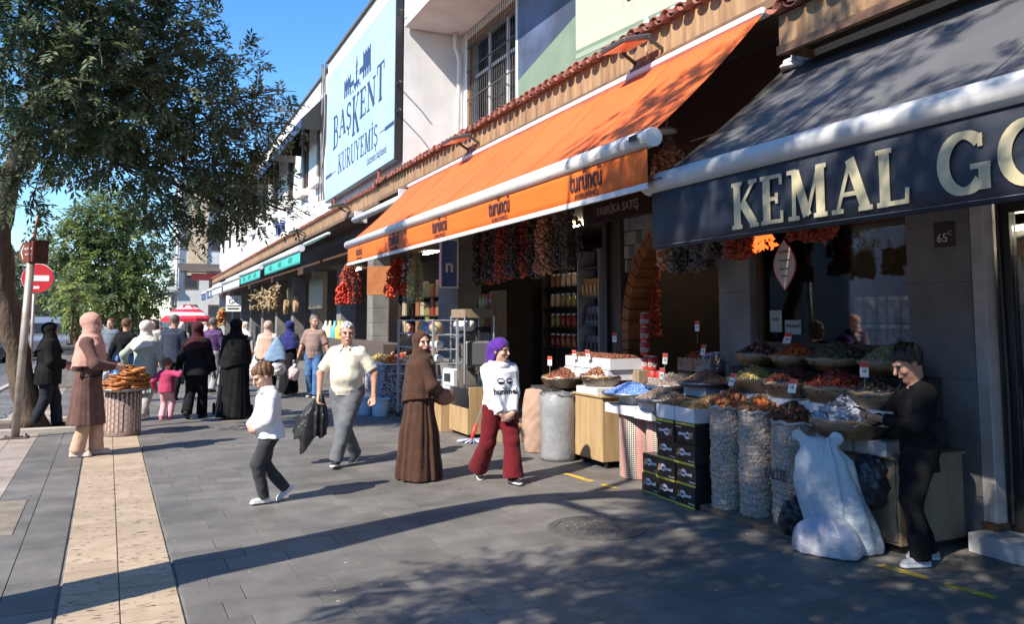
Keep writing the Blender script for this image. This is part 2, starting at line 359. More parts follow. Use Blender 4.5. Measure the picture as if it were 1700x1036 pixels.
# concrete cover plate, faded yellow lines, manhole
q = [S(a, b) for a, b in ((-1.55, 7.75), (-.74, 7.75), (-.74, 9.15), (-1.55, 9.15))]
cvp = MB().hexa([(p[0], p[1], -.01) for p in q] + [(p[0], p[1], .006) for p in q]).build('cover_plate', mat('plate_concrete', (.15, .13, .105), .9, (.22, .19, .15), 6, 8, .5, 30), bv=.004)
tag(cvp, 'worn brown concrete cover plate set in the pavement at the left edge', 'cover plate')
M_yel = mat('yellow_paint', (.55, .36, .03), .7, (.25, .2, .12), 14, 6, .2, 40, lo=.45, hi=.7)
l0, l1 = np.array([4.33, 8.25]), np.array([4.83, 3.4]); dl = (l1 - l0) / np.linalg.norm(l1 - l0); nl = np.array([-dl[1], dl[0]])
pl = empty('painted_line', (0, 0, 0), parent=pav)
for a, b in ((0, .55), (.72, .95), (3.95, 4.3), (4.42, 4.75)):
    A, B = l0 + dl * a, l0 + dl * b
    MB().add([(*(A - nl * .042), .0042), (*(B - nl * .042), .0042), (*(B + nl * .042), .0042), (*(A + nl * .042), .0042)], [(0, 1, 2, 3)]).build('line_dash', M_yel, pl)
M_iron = mat('cast_iron', (.085, .08, .076), .55, (.13, .122, .115), 12, 6, .35, 50, metal=.3)
mh = empty('manhole_cover', (3.46, 6.02, 0), 0, 'round cast iron manhole cover in the dappled shade on the paving', 'manhole cover')
MB().lathe([(.40, .001), (.40, .006), (.335, .008), (.33, .003)], 40, cap=False).build('rim', M_iron, mh)
mb = MB().lathe([(.325, .001), (.325, .005), (.0, .0052)], 40, cap=False)
mb.build('lid', M_iron, mh)
for i in range(40):
    a = i * 2.4; r_ = .048 * math.sqrt(i + .6)
    if r_ < .31: MB().lathe([(.017, .004), (.014, .0095), (0, .0097)], 6, (r_ * math.cos(a), r_ * math.sin(a), 0), cap=False).build('stud', M_iron, mh)
mb = MB()
for i in range(260):
    x, y = random.uniform(-1, 5.2), 2.5 + 14 * random.random() ** 1.4; r_ = random.uniform(.004, .016)
    mb.add([(x + r_ * random.uniform(.6, 1.2) * math.cos(q), y + r_ * random.uniform(.5, 1.1) * math.sin(q), .0022) for q in [j * math.pi / 3 for j in range(6)]], [tuple(range(6))], i % 3)
o = mb.build('pavement_specks', [mat('gum_grey', (.24, .235, .23), .8), mat('grit_dark', (.04, .04, .04), .8), mat('grit_pale', (.42, .40, .37), .8)], pav); o['kind'] = 'stuff'
# ---------------------------------------------------------------- shop row, ground floor
M_white = mat('white_render', (.78, .77, .74), .85, (.70, .69, .66), 1.6, 8, .15, 30, wc=True, stretch=(1, 1, .2), stain=.12)
M_stone = mat('pillar_stone', (.17, .165, .16), .75, (.23, .222, .215), 3, 8, .25, 35, rnd=.08, wc=True, stain=.2)
M_mort = mat('mortar', (.33, .31, .29), .9)
M_wood = mat('stained_board', (.40, .25, .13), .7, (.22, .12, .06), 2.2, 7, .15, 25, stretch=(6, 6, .7), wc=True, stain=.15)
M_trim = mat('board_trim', (.13, .07, .04), .6, (.2, .11, .06), 5, 5, .15, 30)
M_tile = mat('roof_tile', (.27, .085, .055), .8, (.16, .065, .05), 5, 6, .35, 40, rnd=.25)
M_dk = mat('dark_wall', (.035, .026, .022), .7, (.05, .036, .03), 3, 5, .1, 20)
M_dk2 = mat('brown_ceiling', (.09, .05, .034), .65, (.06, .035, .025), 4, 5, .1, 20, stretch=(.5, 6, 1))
M_frame = mat('dark_frame', (.028, .026, .026), .4)
M_floor = mat('shop_floor', (.11, .085, .07), .4, (.15, .12, .1), 4)
M_alu = mat('aluminium', (.62, .62, .62), .35, metal=.8)
M_whp = mat('white_metal', (.74, .74, .74), .4, (.66, .66, .66), 5, 4)
M_glass = film('shop_glass', (.86, .88, .9), .02, .02)
bld = empty('shop_building', (5.8, 10, 0), 0, 'white two storey shop building with tiled eave over the orange and black awnings', 'building')
bld.location = (0, 0, 0)
def pillar(y0, y1, z1, x0=5.8, x1=6.3, nst=None, name='pillar', par=None):
    p = MB().box(x0 + .012, x1, y0 + .012, y1 - .012, 0, z1).build(name, M_mort, par or bld)
    z = 0; i = 0
    while z < z1 - .05:
        hh = min(.36 + .05 * ((i * 7) % 3), z1 - z)
        MB().box(x0, x1 - .02, y0, y1, z + .004, z + hh - .004).build('stone', M_stone, p, bv=.006); z += hh; i += 1
    return p
pillar(4.32, 4.90, 3.2); pillar(6.85, 7.36, 3.4); pillar(15.55, 16.75, 4.2)
MB().box(5.85, 6.3, 9.48, 9.95, 0, 3.4).build('column', mat('brown_column', (.07, .05, .042), .6, (.095, .07, .06), 4, 5, .15, 20), bld, bv=.01)
MB().box(5.78, 5.99, 9.72, 9.78, 0, 3.3).build('column_trim', M_frame, bld, bv=.004)
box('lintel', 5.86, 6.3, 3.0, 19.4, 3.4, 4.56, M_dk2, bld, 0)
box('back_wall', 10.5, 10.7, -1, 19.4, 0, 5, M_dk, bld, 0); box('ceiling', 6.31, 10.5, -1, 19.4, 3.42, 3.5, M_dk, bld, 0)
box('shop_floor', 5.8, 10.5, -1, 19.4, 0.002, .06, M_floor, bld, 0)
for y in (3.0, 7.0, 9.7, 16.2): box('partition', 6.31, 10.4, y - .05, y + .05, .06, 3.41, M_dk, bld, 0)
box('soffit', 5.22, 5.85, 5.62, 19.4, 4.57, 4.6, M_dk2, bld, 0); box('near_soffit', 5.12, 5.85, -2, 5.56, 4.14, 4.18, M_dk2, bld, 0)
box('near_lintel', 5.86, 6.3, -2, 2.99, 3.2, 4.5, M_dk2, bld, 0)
# fascia boards (one board per ~2.2 m)
fas = empty('fascia', parent=bld)
y = 5.60
while y < 19.2:
    y1 = min(y + 2.2, 19.4); MB().box(5.20, 5.235, y + .002, y1 - .002, 4.56 + random.uniform(-.004, .004), 4.97).build('board', M_wood, fas, bv=.003)
    MB().box(5.165, 5.2, y + .002, y1 - .002, 4.55, 4.635).build('trim', M_trim, fas, bv=.003); y = y1
nf = empty('near_fascia', parent=bld)
for y0, y1 in ((3.2, 5.55), (.9, 3.198), (-1.4, .898)):
    MB().box(5.10, 5.135, y0, y1, 4.04, 4.40).build('board', M_wood, nf, bv=.003); MB().box(5.065, 5.1, y0, y1, 4.03, 4.11).build('trim', M_trim, nf, bv=.003)
MB().box(5.136, 5.8, 5.52, 5.555, 4.06, 4.40).build('end_board', M_wood, nf, bv=.003)
rf = MB().hexa([(5.2, 5.6, 4.98), (7.3, 5.6, 5.52), (7.3, 19.4, 5.52), (5.2, 19.4, 4.98), (5.2, 5.6, 5.0), (7.3, 5.6, 5.54), (7.3, 19.4, 5.54), (5.2, 19.4, 5.0)]).build('roof', M_tile, bld)
rf2 = MB().hexa([(5.1, -1.4, 4.41), (7.3, -1.4, 5.0), (7.3, 5.55, 5.0), (5.1, 5.55, 4.41), (5.1, -1.4, 4.43), (7.3, -1.4, 5.02), (7.3, 5.55, 5.02), (5.1, 5.55, 4.43)]).build('near_roof', M_tile, bld)
def tilemesh(up=1):
    v = []; n = 7; L_ = .42; t = .014
    for k, (x, rr) in enumerate(((-.05, .098), (L_ - .05, .085))):
        for rad in (rr, rr - t):
            for j in range(n): a = math.pi * j / (n - 1); v.append((x, rad * math.cos(a), up * rad * math.sin(a) * .75 + x * .257))
    f = []
    for j in range(n - 1):
        f += [(j, j + 1, 2 * n + j + 1, 2 * n + j), (n + j + 1, n + j, 3 * n + j, 3 * n + j + 1), (j + 1, j, n + j, n + j + 1), (2 * n + j, 2 * n + j + 1, 3 * n + j + 1, 3 * n + j)]
    return v, f
tv, tf = tilemesh(1); tdn, tfd = tilemesh(-1)
t_up = mobj('roof_tile', tv, tf, M_tile, rf, True); t_dn = mobj('pan_tile', tdn, tfd, M_tile, rf, True)
first = [True]
def tile_row(par, x, z, ya, yb, cnt=400, rows=1):
    y = ya; i = 0
    while y < yb:
        for r_ in range(rows):
            for o_, dz, dy in ((t_up, .045, 0), (t_dn, .075, .11)):
                c = o_.copy(); COL.objects.link(c); c.parent = par; c.location = (x + .36 * r_ + random.uniform(-.02, .02), y + dy + random.uniform(-.008, .008), z + dz + .0925 * r_ + random.uniform(-.006, .006)); c.rotation_euler = (random.uniform(-.05, .05), random.uniform(-.05, .03), random.uniform(-.05, .05))
        y += .22
tile_row(rf, 5.13, 4.95, 5.72, 19.4, rows=2); tile_row(rf2, 5.03, 4.39, -1.2, 5.5, rows=2)
bpy.data.objects.remove(t_up); bpy.data.objects.remove(t_dn)
# ---------------------------------------------------------------- upper storey with grilled window and billboard
WX = 7.3
uw = MB(); uw.box(WX, 7.7, 19.02, 19.42, 5.2, 8.95); uw.box(WX, 7.7, 15.72, 19.02, 5.2, 6.30); uw.box(WX, 7.7, 15.72, 19.02, 8.75, 8.95); uw.box(WX, 7.7, -2, 15.72, 5.2, 8.95)
uw.build('upper_wall', M_white, bld)
box('overhang', 5.76, 8.2, -2, 19.36, 8.96, 9.5, M_white, bld, .01)
wn = empty('grilled_window', parent=bld)
M_wfr = mat('window_wood', (.30, .17, .08), .6, (.2, .11, .05), 6, 5, .1, 30, stretch=(1, 1, .3)); M_grill = mat('grille_iron', (.05, .045, .045), .5)
mb = MB(); mb.box(7.33, 7.40, 15.72, 15.86, 6.30, 8.75); mb.box(7.33, 7.40, 18.9, 19.02, 6.30, 8.75); mb.box(7.33, 7.40, 15.86, 18.9, 8.6, 8.75); mb.box(7.33, 7.40, 15.86, 18.9, 6.3, 6.4); mb.build('frame', M_wfr, wn)
for y in (16.75, 17.85): box('mullion', 7.41, 7.47, y - .035, y + .035, 6.4, 8.6, M_whp, wn)
box('transom', 7.475, 7.53, 15.86, 18.9, 7.75, 7.82, M_whp, wn)
MB().box(7.55, 7.555, 15.86, 18.9, 6.4, 8.6).build('pane', M_glass, wn)
sheet('curtain', lambda a, b: (7.63 + .02 * math.sin(a * 90), 15.9 + a * 2.95, 6.4 + b * 2.2), 90, 2, mat('net_curtain', (.42, .44, .44), .9), wn)
box('blind_wall', 7.69, 7.72, 15.7, 19.04, 6.2, 8.8, M_dk, wn, 0)
for i in range(26): MB().tube([(7.28, 15.8 + i * .124, 6.28), (7.28, 15.8 + i * .124, 8.95)], .008, 5).build('grille_bar', M_grill, wn)
for z in (6.34, 7.15, 7.9, 8.5): box('grille_rail', 7.262, 7.272, 15.76, 18.96, z - .018, z + .018, M_grill, wn, 0)
pp = MB().tube([(7.18, 19.25, 5.3), (7.18, 19.25, 8.3), (7.05, 19.2, 8.6), (7.05, 19.2, 8.95)], .06, 10).build('drain_pipe', M_whp, bld, True)
# billboard: plain bands and words (the cartoon figure is left out)
bb = empty('billboard', (7.2, 11, 5.4), 0, 'large billboard with green and cream slanted bands above the orange awning', 'billboard'); bb.location = (0, 0, 0)
M_bg = mat('billboard_green', (.16, .22, .15), .6, (.20, .26, .18), 1.5, 3); M_bc = mat('billboard_cream', (.47, .45, .35), .6); M_bl = mat('billboard_pale_green', (.30, .36, .26), .6); M_bn = mat('billboard_navy', (.045, .055, .09), .55, (.12, .16, .28), .8, 3)
box('backing', 7.14, 7.28, 4.0, 15.62, 5.25, 8.93, M_alu, bb, 0); box('frame_edge', 7.12, 7.20, 15.58, 15.66, 5.25, 8.94, M_whp, bb, .004)
BXY = lambda k, pts, m, nm: MB().add([(7.138 - .003 * k, p[0], p[1]) for p in pts], [tuple(range(len(pts)))]).build(nm, m, bb)
BXY(1, [(15.56, 5.25), (4, 5.25), (4, 8.92), (15.56, 8.92)], M_bg, 'printed_ground')
BXY(2, [(15.56, 6.75), (15.56, 8.92), (13.0, 8.92), (13.0, 7.3)], M_bn, 'dark_band')
BXY(2, [(13.0, 6.62), (4, 6.0), (4, 8.92), (13.0, 8.92)], M_bc, 'cream_band')
BXY(3, [(13.0, 6.46), (4, 5.84), (4, 5.92), (13.0, 6.55)], M_bl, 'pale_stripe')
BXY(3, [(15.5, 5.3), (15.5, 5.42), (11.4, 6.05), (11.4, 5.95)], M_bl, 'pale_stripe')
for y in (14.1, 12.9, 11.2, 9.6): BXY(2, [(y, 5.26), (y - .5, 5.26), (y - .75, 6.0), (y - .55, 6.4)], M_bl, 'tree_shape')
text('güven', (7.118, 11.35, 7.05), NY, (0, 0, 1), 1.0, align='LEFT', m=mat('print_dark', (.03, .04, .04), .5), parent=bb, bold=.02)
text('Amed', (7.118, 10.85, 6.14), NY, (0, 0, 1), .52, align='LEFT', m=mat('print_cream', (.72, .71, .62), .5), parent=bb, bold=.02)
# ---------------------------------------------------------------- white block with the big sign, and the long row beyond
wb = empty('white_building', (0, 0, 0), 0, 'long white building carrying the big pale blue sign board above the tiled eave', 'building')
def wallx(par, x, y0, y1, z0, z1, wins, m, th=.4, nm='wall'):
    mb = MB(); ys = sorted(wins); y = y0
    for (a, b_, c, d) in ys:
        if a > y: mb.box(x, x + th, y, a, z0, z1)
        mb.box(x, x + th, a, b_, z0, c); mb.box(x, x + th, a, b_, d, z1); y = b_
    if y < y1: mb.box(x, x + th, y, y1, z0, z1)
    return mb.build(nm, m, par)
wins = [(29.6, 30.9, 6.9, 9.35), (32.6, 33.9, 6.9, 9.35), (36.2, 37.5, 6.9, 9.35), (40.5, 41.8, 6.9, 9.35), (44.5, 45.8, 6.9, 9.35), (49, 50.3, 6.9, 9.35), (53, 54.3, 6.9, 9.35), (58, 59.3, 6.9, 9.35), (63, 64.3, 6.9, 9.35), (68, 69.3, 6.9, 9.35)]
wallx(wb, 5.78, 19.42, 28.75, 4.7, 10.75, [], M_white); wallx(wb, 5.86, 28.75, 72, 4.7, 10.6, wins, M_white)
box('return_wall', 6.181, 12, 19.42, 19.8, 4.7, 10.75, M_white, wb, 0); box('roof_slab', 5.70, 12, 19.36, 28.8, 10.75, 10.83, mat('roof_edge', (.10, .09, .085), .8), wb, 0); box('far_roof_slab', 5.78, 12, 28.8, 72, 10.6, 10.68, MATS['roof_edge'], wb, 0)
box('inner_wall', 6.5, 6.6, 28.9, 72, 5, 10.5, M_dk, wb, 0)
box('end_wall', 5.9, 12, 71.6, 72, 0, 10.6, M_white, wb, 0)
M_brn = mat('brown_frame', (.16, .09, .05), .6)
for k, (a, b_, c, d) in enumerate(wins):
    q = empty('window', parent=wb); mb = MB()
    mb.box(5.9, 5.96, a, a + .1, c, d); mb.box(5.9, 5.96, b_ - .1, b_, c, d); mb.box(5.9, 5.96, a + .1, b_ - .1, c, c + .1); mb.box(5.9, 5.96, a + .1, b_ - .1, d - .1, d); mb.box(5.9, 5.96, (a + b_) / 2 - .04, (a + b_) / 2 + .04, c + .1, d - .1); mb.build('frame', M_brn, q)
    MB().box(5.99, 5.995, a + .1, b_ - .1, c + .1, d - .1).build('pane', mat('far_pane', (.05, .06, .075), .12), q)
    mb = MB()
    for i in range(7): mb.tube([(5.82, a + .08 + i * (b_ - a - .16) / 6, c), (5.82, a + .08 + i * (b_ - a - .16) / 6, d)], .012, 4)
    mb.build('grille', M_grill, q)
    if k in (0, 2, 4):
        A_, B_2 = a - .5, wins[k + 1][1] + .3
        aw_ = empty('window_awning', (0, 0, 0), 0, ('navy blue window awning left of the big sign board', 'second navy window awning, half behind the tree', 'third navy window awning, farthest of the three')[k // 2], 'awning', 'navy window awnings')
        MB().hexa([(4.95, A_, 8.75), (5.85, A_, 9.75), (5.85, B_2, 9.75), (4.95, B_2, 8.75), (4.95, A_, 8.78), (5.85, A_, 9.79), (5.85, B_2, 9.79), (4.95, B_2, 8.78)]).build('fabric', mat('navy_fabric', (.02, .045, .12), .7), aw_); MB().box(4.93, 4.96, A_, B_2, 8.4, 8.77).build('valance', MATS['navy_fabric'], aw_)
        for y_ in (A_, B_2): MB().add([(4.95, y_, 8.4), (5.85, y_, 8.4), (5.85, y_, 9.75), (4.95, y_, 8.75)], [(0, 1, 2, 3)]).build('side_cheek', M_frame, aw_)
    if k < 7: MB().box(5.6, 5.855, a - .12, b_ + .12, c - .35, c - .1).build('flower_ledge', M_white, q, bv=.01)
# ground floor of the long row: eave, columns, dark recesses
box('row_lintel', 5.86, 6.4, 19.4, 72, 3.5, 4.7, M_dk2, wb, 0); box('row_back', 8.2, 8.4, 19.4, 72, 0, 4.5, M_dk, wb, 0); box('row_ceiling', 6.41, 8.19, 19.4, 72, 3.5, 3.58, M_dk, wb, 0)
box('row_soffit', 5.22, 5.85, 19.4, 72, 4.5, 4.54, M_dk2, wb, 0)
for i, y in enumerate((22.5, 26.5, 31, 35.5, 40, 45, 50, 55, 60, 66)):
    pillar(y, y + .6, 3.49, 5.87, 6.35, par=wb) if i < 4 else box('pillar', 5.87, 6.35, y, y + .6, 0, 3.49, M_stone, wb, .01)
fr = empty('row_fascia', parent=wb); y = 19.41
while y < 72:
    y1 = y + 3; MB().box(5.2, 5.235, y, y1 - .01, 4.5, 4.9).build('board', M_wood, fr); MB().box(5.165, 5.2, y, y1 - .01, 4.49, 4.58).build('trim', M_trim, fr); y = y1
rr = MB().hexa([(5.2, 19.41, 4.9), (5.78, 19.41, 5.1), (5.78, 72.4, 5.1), (5.2, 72.4, 4.9), (5.2, 19.41, 4.93), (5.78, 19.41, 5.13), (5.78, 72.4, 5.13), (5.2, 72.4, 4.93)]).build('row_roof', M_tile, wb)
mb = MB(); y = 19.5
v_, f_ = np.array(tv), tf
while y < 72: mb.add(v_ + np.array([5.13 + random.uniform(-.02, .02), y, 4.92 + random.uniform(-.005, .005)]), f_); y += .22
o = mb.build('eave_tiles', M_tile, rr, True); o['kind'] = 'stuff'
# big sign board
sg = empty('sign_board', (0, 0, 0), 0, 'pale blue sign board lettered BAŞKENT KURUYEMİŞ on the white upper wall', 'sign')
M_sgn = mat('sign_banner', (.33, .45, .55), .5, (.37, .49, .58), .8, 3, .35, 2.2, bdist=.06); M_navy = mat('sign_navy', (.025, .04, .11), .45)
box('box_frame', 5.56, 5.74, 19.42, 27.74, 5.60, 9.88, M_frame, sg, 0); box('banner', 5.545, 5.558, 19.44, 27.7, 5.64, 9.84, M_sgn, sg, 0)
sp = lambda a, z: (5.543, 27.7 - a * 8.26, z)          # a = 0..1 from the far end (left in the photo)
serif('BAŞKENT', sp(.135, 7.42), NY, (0, 0, 1), .84, 1.22, M_navy, sg, tall={0: (1.3, -.28), 3: (1.4, -.38), 6: (1.22, 0)}, off=.002, wt=1.12)
serif('KURUYEMİŞ', sp(.235, 6.28), NY, (0, 0, 1), .60, 1.03, M_navy, sg, off=.002)
text('Lezzetin başkenti', sp(.80, 5.92), NY, (0, 0, 1), .33, M_navy, sg, wx=.85)
mb = MB()
def sgr(a0, a1, z0, z1, k=0): mb.add([(5.5395 - .0004 * k, 27.7 - a * 8.26, z) for a, z in ((a0, z0), (a1, z0), (a1, z1), (a0, z1))], [(0, 1, 2, 3)])
sgr(.0, .12, 6.38, 6.48); sgr(.12, .2, 6.42, 6.44); sgr(.9, 1.0, 6.5, 6.6); sgr(.84, .9, 6.54, 6.56); mb.build('rule_lines', M_navy, sg)
mb = MB(); _sg = sgr
def sgr(a0, a1, z0, z1, k=0): q = lambda a: .515 + (a - .475) * 1.15; _sg(q(a0), q(a1), 8.42 + (z0 - 8.5) * .82, 8.42 + (z1 - 8.5) * .82, k)
for c_, hgt in ((.35, 9.28), (.60, 9.55)):     # two crenellated towers
    sgr(c_ - .045, c_ + .045, 8.88, hgt - .08)
    for i in range(4): sgr(c_ - .045 + i * .026, c_ - .033 + i * .026, hgt - .08, hgt + .03, 1)
    for i in range(4): sgr(c_ - .045 + i * .026, c_ - .03 + i * .026, 8.62, 8.88, 1)
sgr(.395, .44, 8.80, 8.98); sgr(.51, .555, 8.9, 9.12); sgr(.44, .51, 8.62, 8.8); sgr(.468, .482, 8.8, 9.55, 2); sgr(.472, .478, 9.55, 9.75, 3); sgr(.46, .49, 9.1, 9.14, 4); sgr(.46, .49, 9.35, 9.38, 4)
for i in range(5): sgr(.395 + i * .03, .405 + i * .03, 8.5, 8.62, 1)
mb.build('castle_emblem', M_navy, sg)
for z in (9.3, 7.5, 6.8): MB().tube([(5.6, 19.42, z), (5.6, 19.15, z + .03), (5.62, 19.05, z - .04)], .02, 6).build('bracket', M_grill, sg)
for y in (21, 26.5): MB().tube([(5.6, y, 5.62), (5.6, y, 5.0)], .04, 6).build('leg', mat('red_steel', (.25, .08, .06), .6), sg)
vd = text('Vahdemir', (5.845, 39.5, 5.75), NY, (0, 0, 1), .85, mat('blue_letter', (.05, .07, .32), .5), None, wx=.9, bold=.015, name='wall_lettering', th=.02)
tag(vd, 'small blue word Vahdemir fixed to the white wall beside the tree', 'lettering')
# cables down the joint
for i in range(5):
    y = 28.75 + .1 * i; pts = [(5.70 - .02 * i, y + .12 * math.sin(k * 1.3 + i), 10.8 - k * .62) for k in range(9)]
    o = MB().tube(pts, .02, 5).build('cable', mat('grey_cable', (.30, .30, .30), .7) if i % 2 else M_grill); tag(o, 'cable hanging down the joint of the white wall left of the sign board', 'cable', 'cables beside the sign board')
# ================================================================ AWNINGS
M_bar = mat('awning_bar', (.66, .66, .65), .45, (.56, .56, .55), 3, 5)
M_or = mat('orange_fabric', (.66, .125, .02), .75, (.60, .11, .018), 2.5, 8, .2, 2.2, bdist=.05, stain=.1)
M_or2 = mat('orange_valance', (.74, .145, .012), .65, (.68, .13, .012), 2, 4, .1, 3, bdist=.04)
M_nv = mat('charcoal_fabric', (.08, .08, .086), .75, (.10, .10, .107), 1.6, 8, .2, 2.2, bdist=.05, stain=.12)
M_nv2 = mat('navy_valance', (.016, .02, .034), .6, (.028, .034, .05), 2.5, 6)
def awning(name, label, Y0, Y1, Xt, Zt, Xf, Zf, vh, mf, mv, br=.085, ribs=True, skew=0., hem=None, wav=.012, arms=True, tilt=0., group=None):
    aw = empty(name, (0, 0, 0), 0, label, 'awning', group)
    sag = .05
    ob = sheet('fabric', lambda a, b: (Xt + (Xf - Xt) * b, Y0 + (Y1 - Y0) * a, Zt + (Zf + .03 - Zt) * b - sag * math.sin(math.pi * b) + .006 * math.sin(a * 37 + b * 4) + tilt * (1 - a) * b), max(8, int((Y1 - Y0) * 3)), 10, mf, aw, .004)
    if Y1 - Y0 > 5 and arms:
        nS = int((Y1 - Y0) / 1.25)
        for q in range(1, nS): yq = Y0 + (Y1 - Y0) * q / nS; MB().tube([(Xt + (Xf - Xt) * b, yq, Zt + (Zf + .03 - Zt) * b - sag * math.sin(math.pi * b) + .006 + .006 * math.sin(q / nS * 37 + b * 4)) for b in [k_ / 8 for k_ in range(9)]], .0045, 4).build('seam', mf, aw)
    n = 28; mb = MB()
    prof = [(br * (1 + (.05 if (j % 2 and ribs) else 0)) * math.cos(2 * math.pi * j / n), br * (1 + (.05 if (j % 2 and ribs) else 0)) * math.sin(2 * math.pi * j / n)) for j in range(n)]
    mb.prism(prof, (Xf, Y0 - .04, Zf + tilt), (1, 0, 0), (0, 0, 1), (0, Y1 - Y0 + .08, -tilt))
    mb.build('front_bar', M_bar, aw, True)
    cap = MB().prism([(p[0] * 1.03, p[1] * 1.03) for p in prof], (Xf, Y0 - .075, Zf + tilt), (1, 0, 0), (0, 0, 1), (0, .03, 0)).build('end_cap', M_whp, aw)
    cp(cap, aw, (0, Y1 - Y0 + .12, -tilt))
    va = sheet('valance', lambda a, b: (Xf - .02 + wav * math.sin(a * (Y1 - Y0) * 2.6) * b, Y0 + (Y1 - Y0) * a, Zf + tilt * (1 - a) - br * .6 - b * vh), max(8, int((Y1 - Y0) * 5)), 4, mv, aw, .003)
    if hem: MB().box(Xf - .035 + 0, Xf - .01, Y0, Y1, Zf - br * .6 - vh - .03, Zf - br * .6 - vh + .025).build('hem_bar', hem, aw, bv=.005)
    MB().box(Xt - .02, Xt + .1, Y0 - .02, Y1 + .02, Zt + .0, Zt + .08).build('roller', M_whp, aw, bv=.02)
    if arms:
        for a in (.12, .5, .88):
            y = Y0 + (Y1 - Y0) * a; mx = (Xt + Xf) / 2
            m2 = MB(); m2.bar((Xt + .05, y, Zt - .1), (mx + .05, y + .5, (Zt + Zf) / 2 - .16), .05, .05); m2.bar((mx + .05, y + .5, (Zt + Zf) / 2 - .16), (Xf + .08, y, Zf - .02), .045, .045); m2.build('folding_arm', M_whp, aw)
    return aw, va
ow, ov = awning('orange_awning', 'long orange awning with turüncü valance over the nut shop', 5.80, 16.85, 5.14, 4.50, 3.88, 3.23, .36, M_or, M_or2, .078, hem=M_whp, wav=.004)
M_prt = mat('print_brown', (.05, .025, .03), .6)
for y in (6.85, 8.95, 11.1, 13.45, 15.85):
    k = 1 if y < 15 else .8
    g = empty('logo', parent=ov)
    text('turüncü', (3.848, y, 2.95), NY, (0, 0, 1), .30 * k, M_prt, g, wx=.66, bold=.008); text('KURUYEMİŞ', (3.848, y - .02, 2.865), NY, (0, 0, 1), .075 * k, M_prt, g, wx=1.1)
    mb = MB()
    for s in (-1, 1): mb.tube([(3.847, y, 3.135), (3.847, y + s * .03, 3.17), (3.847, y + s * .07, 3.165), (3.847, y + s * .04, 3.14), (3.847, y, 3.135)], .003, 4)
    mb.build('leaf_mark', M_prt, g)
bw, bv_ = awning('black_awning', 'charcoal awning with KEMAL GO lettered in cream on its valance', -1.5, 5.92, 5.50, 4.08, 4.0, 2.86, .52, M_nv, M_nv2, .085, wav=.008)
M_crm = mat('cream_print', (.46, .405, .25), .65, (.54, .48, .32), 8, 5)
serif('KEMAL GO', (3.966, 4.86, 2.36), NY, (0, 0, 1), .335, 1.02, M_crm, bv_, off=.004, gap=.05, wt=1.28)
MB().box(3.967, 3.97, 2.0, 5.9, 2.318, 2.321).build('seam', mat('seam_thread', (.16, .18, .24), .8), bw)
text('SHADE 04', (3.905, 5.74, 2.86), NY, (0, 0, 1), .035, M_prt, bw)
MB().box(3.772, 3.775, 5.82, 5.95, 3.21, 3.26).build('maker_plate', M_frame, ow)
# retracted cassette and the awnings further up the row
ca = empty('awning_cassette', (0, 0, 0), 0, 'closed white awning cassette under the eave left of the orange awning', 'awning')
MB().prism([(.1 * math.cos(j * math.pi / 8), .085 * math.sin(j * math.pi / 8)) for j in range(16)], (5.02, 16.95, 4.28), EX, EZ, (0, 4.2, 0)).build('housing', M_bar, ca, True)
for y in (17.0, 21.0): MB().box(4.98, 5.3, y, y + .06, 4.2, 4.5).build('bracket', M_whp, ca)
M_teal = mat('teal_valance', (.07, .48, .42), .65, (.06, .42, .37), 3); M_gfab = mat('dark_green_fabric', (.02, .075, .055), .75); M_gry = mat('grey_valance', (.50, .52, .54), .7, (.42, .44, .47), 3); M_blu = mat('blue_valance', (.06, .10, .22), .65)
XF = 4.35
def ydep(u): return float(AX(u, 440, XF)[1])
rowaw = [(499, 440, M_gfab, M_teal, .40, 'dark green awning with teal valance, nearest beyond the orange one'), (433, 401, M_gfab, M_teal, .40, 'small awning with teal valance, second beyond the orange one'),
         (399, 372, M_gry, M_gry, .45, 'pale grey awning next to the second teal one'), (370, 347, M_gry, M_gry, .45, 'pale grey awning just right of the red parasol'),
         (343, 322, M_gry, M_blu, .5, 'awning with dark blue valance above the red parasol'), (318, 300, M_gry, M_blu, .5, 'farthest small awning with blue valance in the row')]
for u1, u0, mf, mv, vh, lb in rowaw:
    ya, yb = ydep(u1), min(ydep(u0), 75) if u0 > 330 else 0
    if not yb: ya, yb = {322: (58, 63), 300: (64, 69)}[u0]
    a_, v_2 = awning('shop_awning', lb, ya, yb, 5.14, 4.28, XF, 3.83 - .004 * (ya - 25), vh, mf, mv, .1, arms=False, group='awnings along the far row')
    if mv is M_teal:
        for i in range(3): text('AKBEY', (XF - .045, ya + (yb - ya) * (.22 + .28 * i), 3.83 - .004 * (ya - 25) - .33), NY, (0, 0, 1), .24, mat('teal_print', (.03, .22, .19), .6), v_2, wx=1.1)
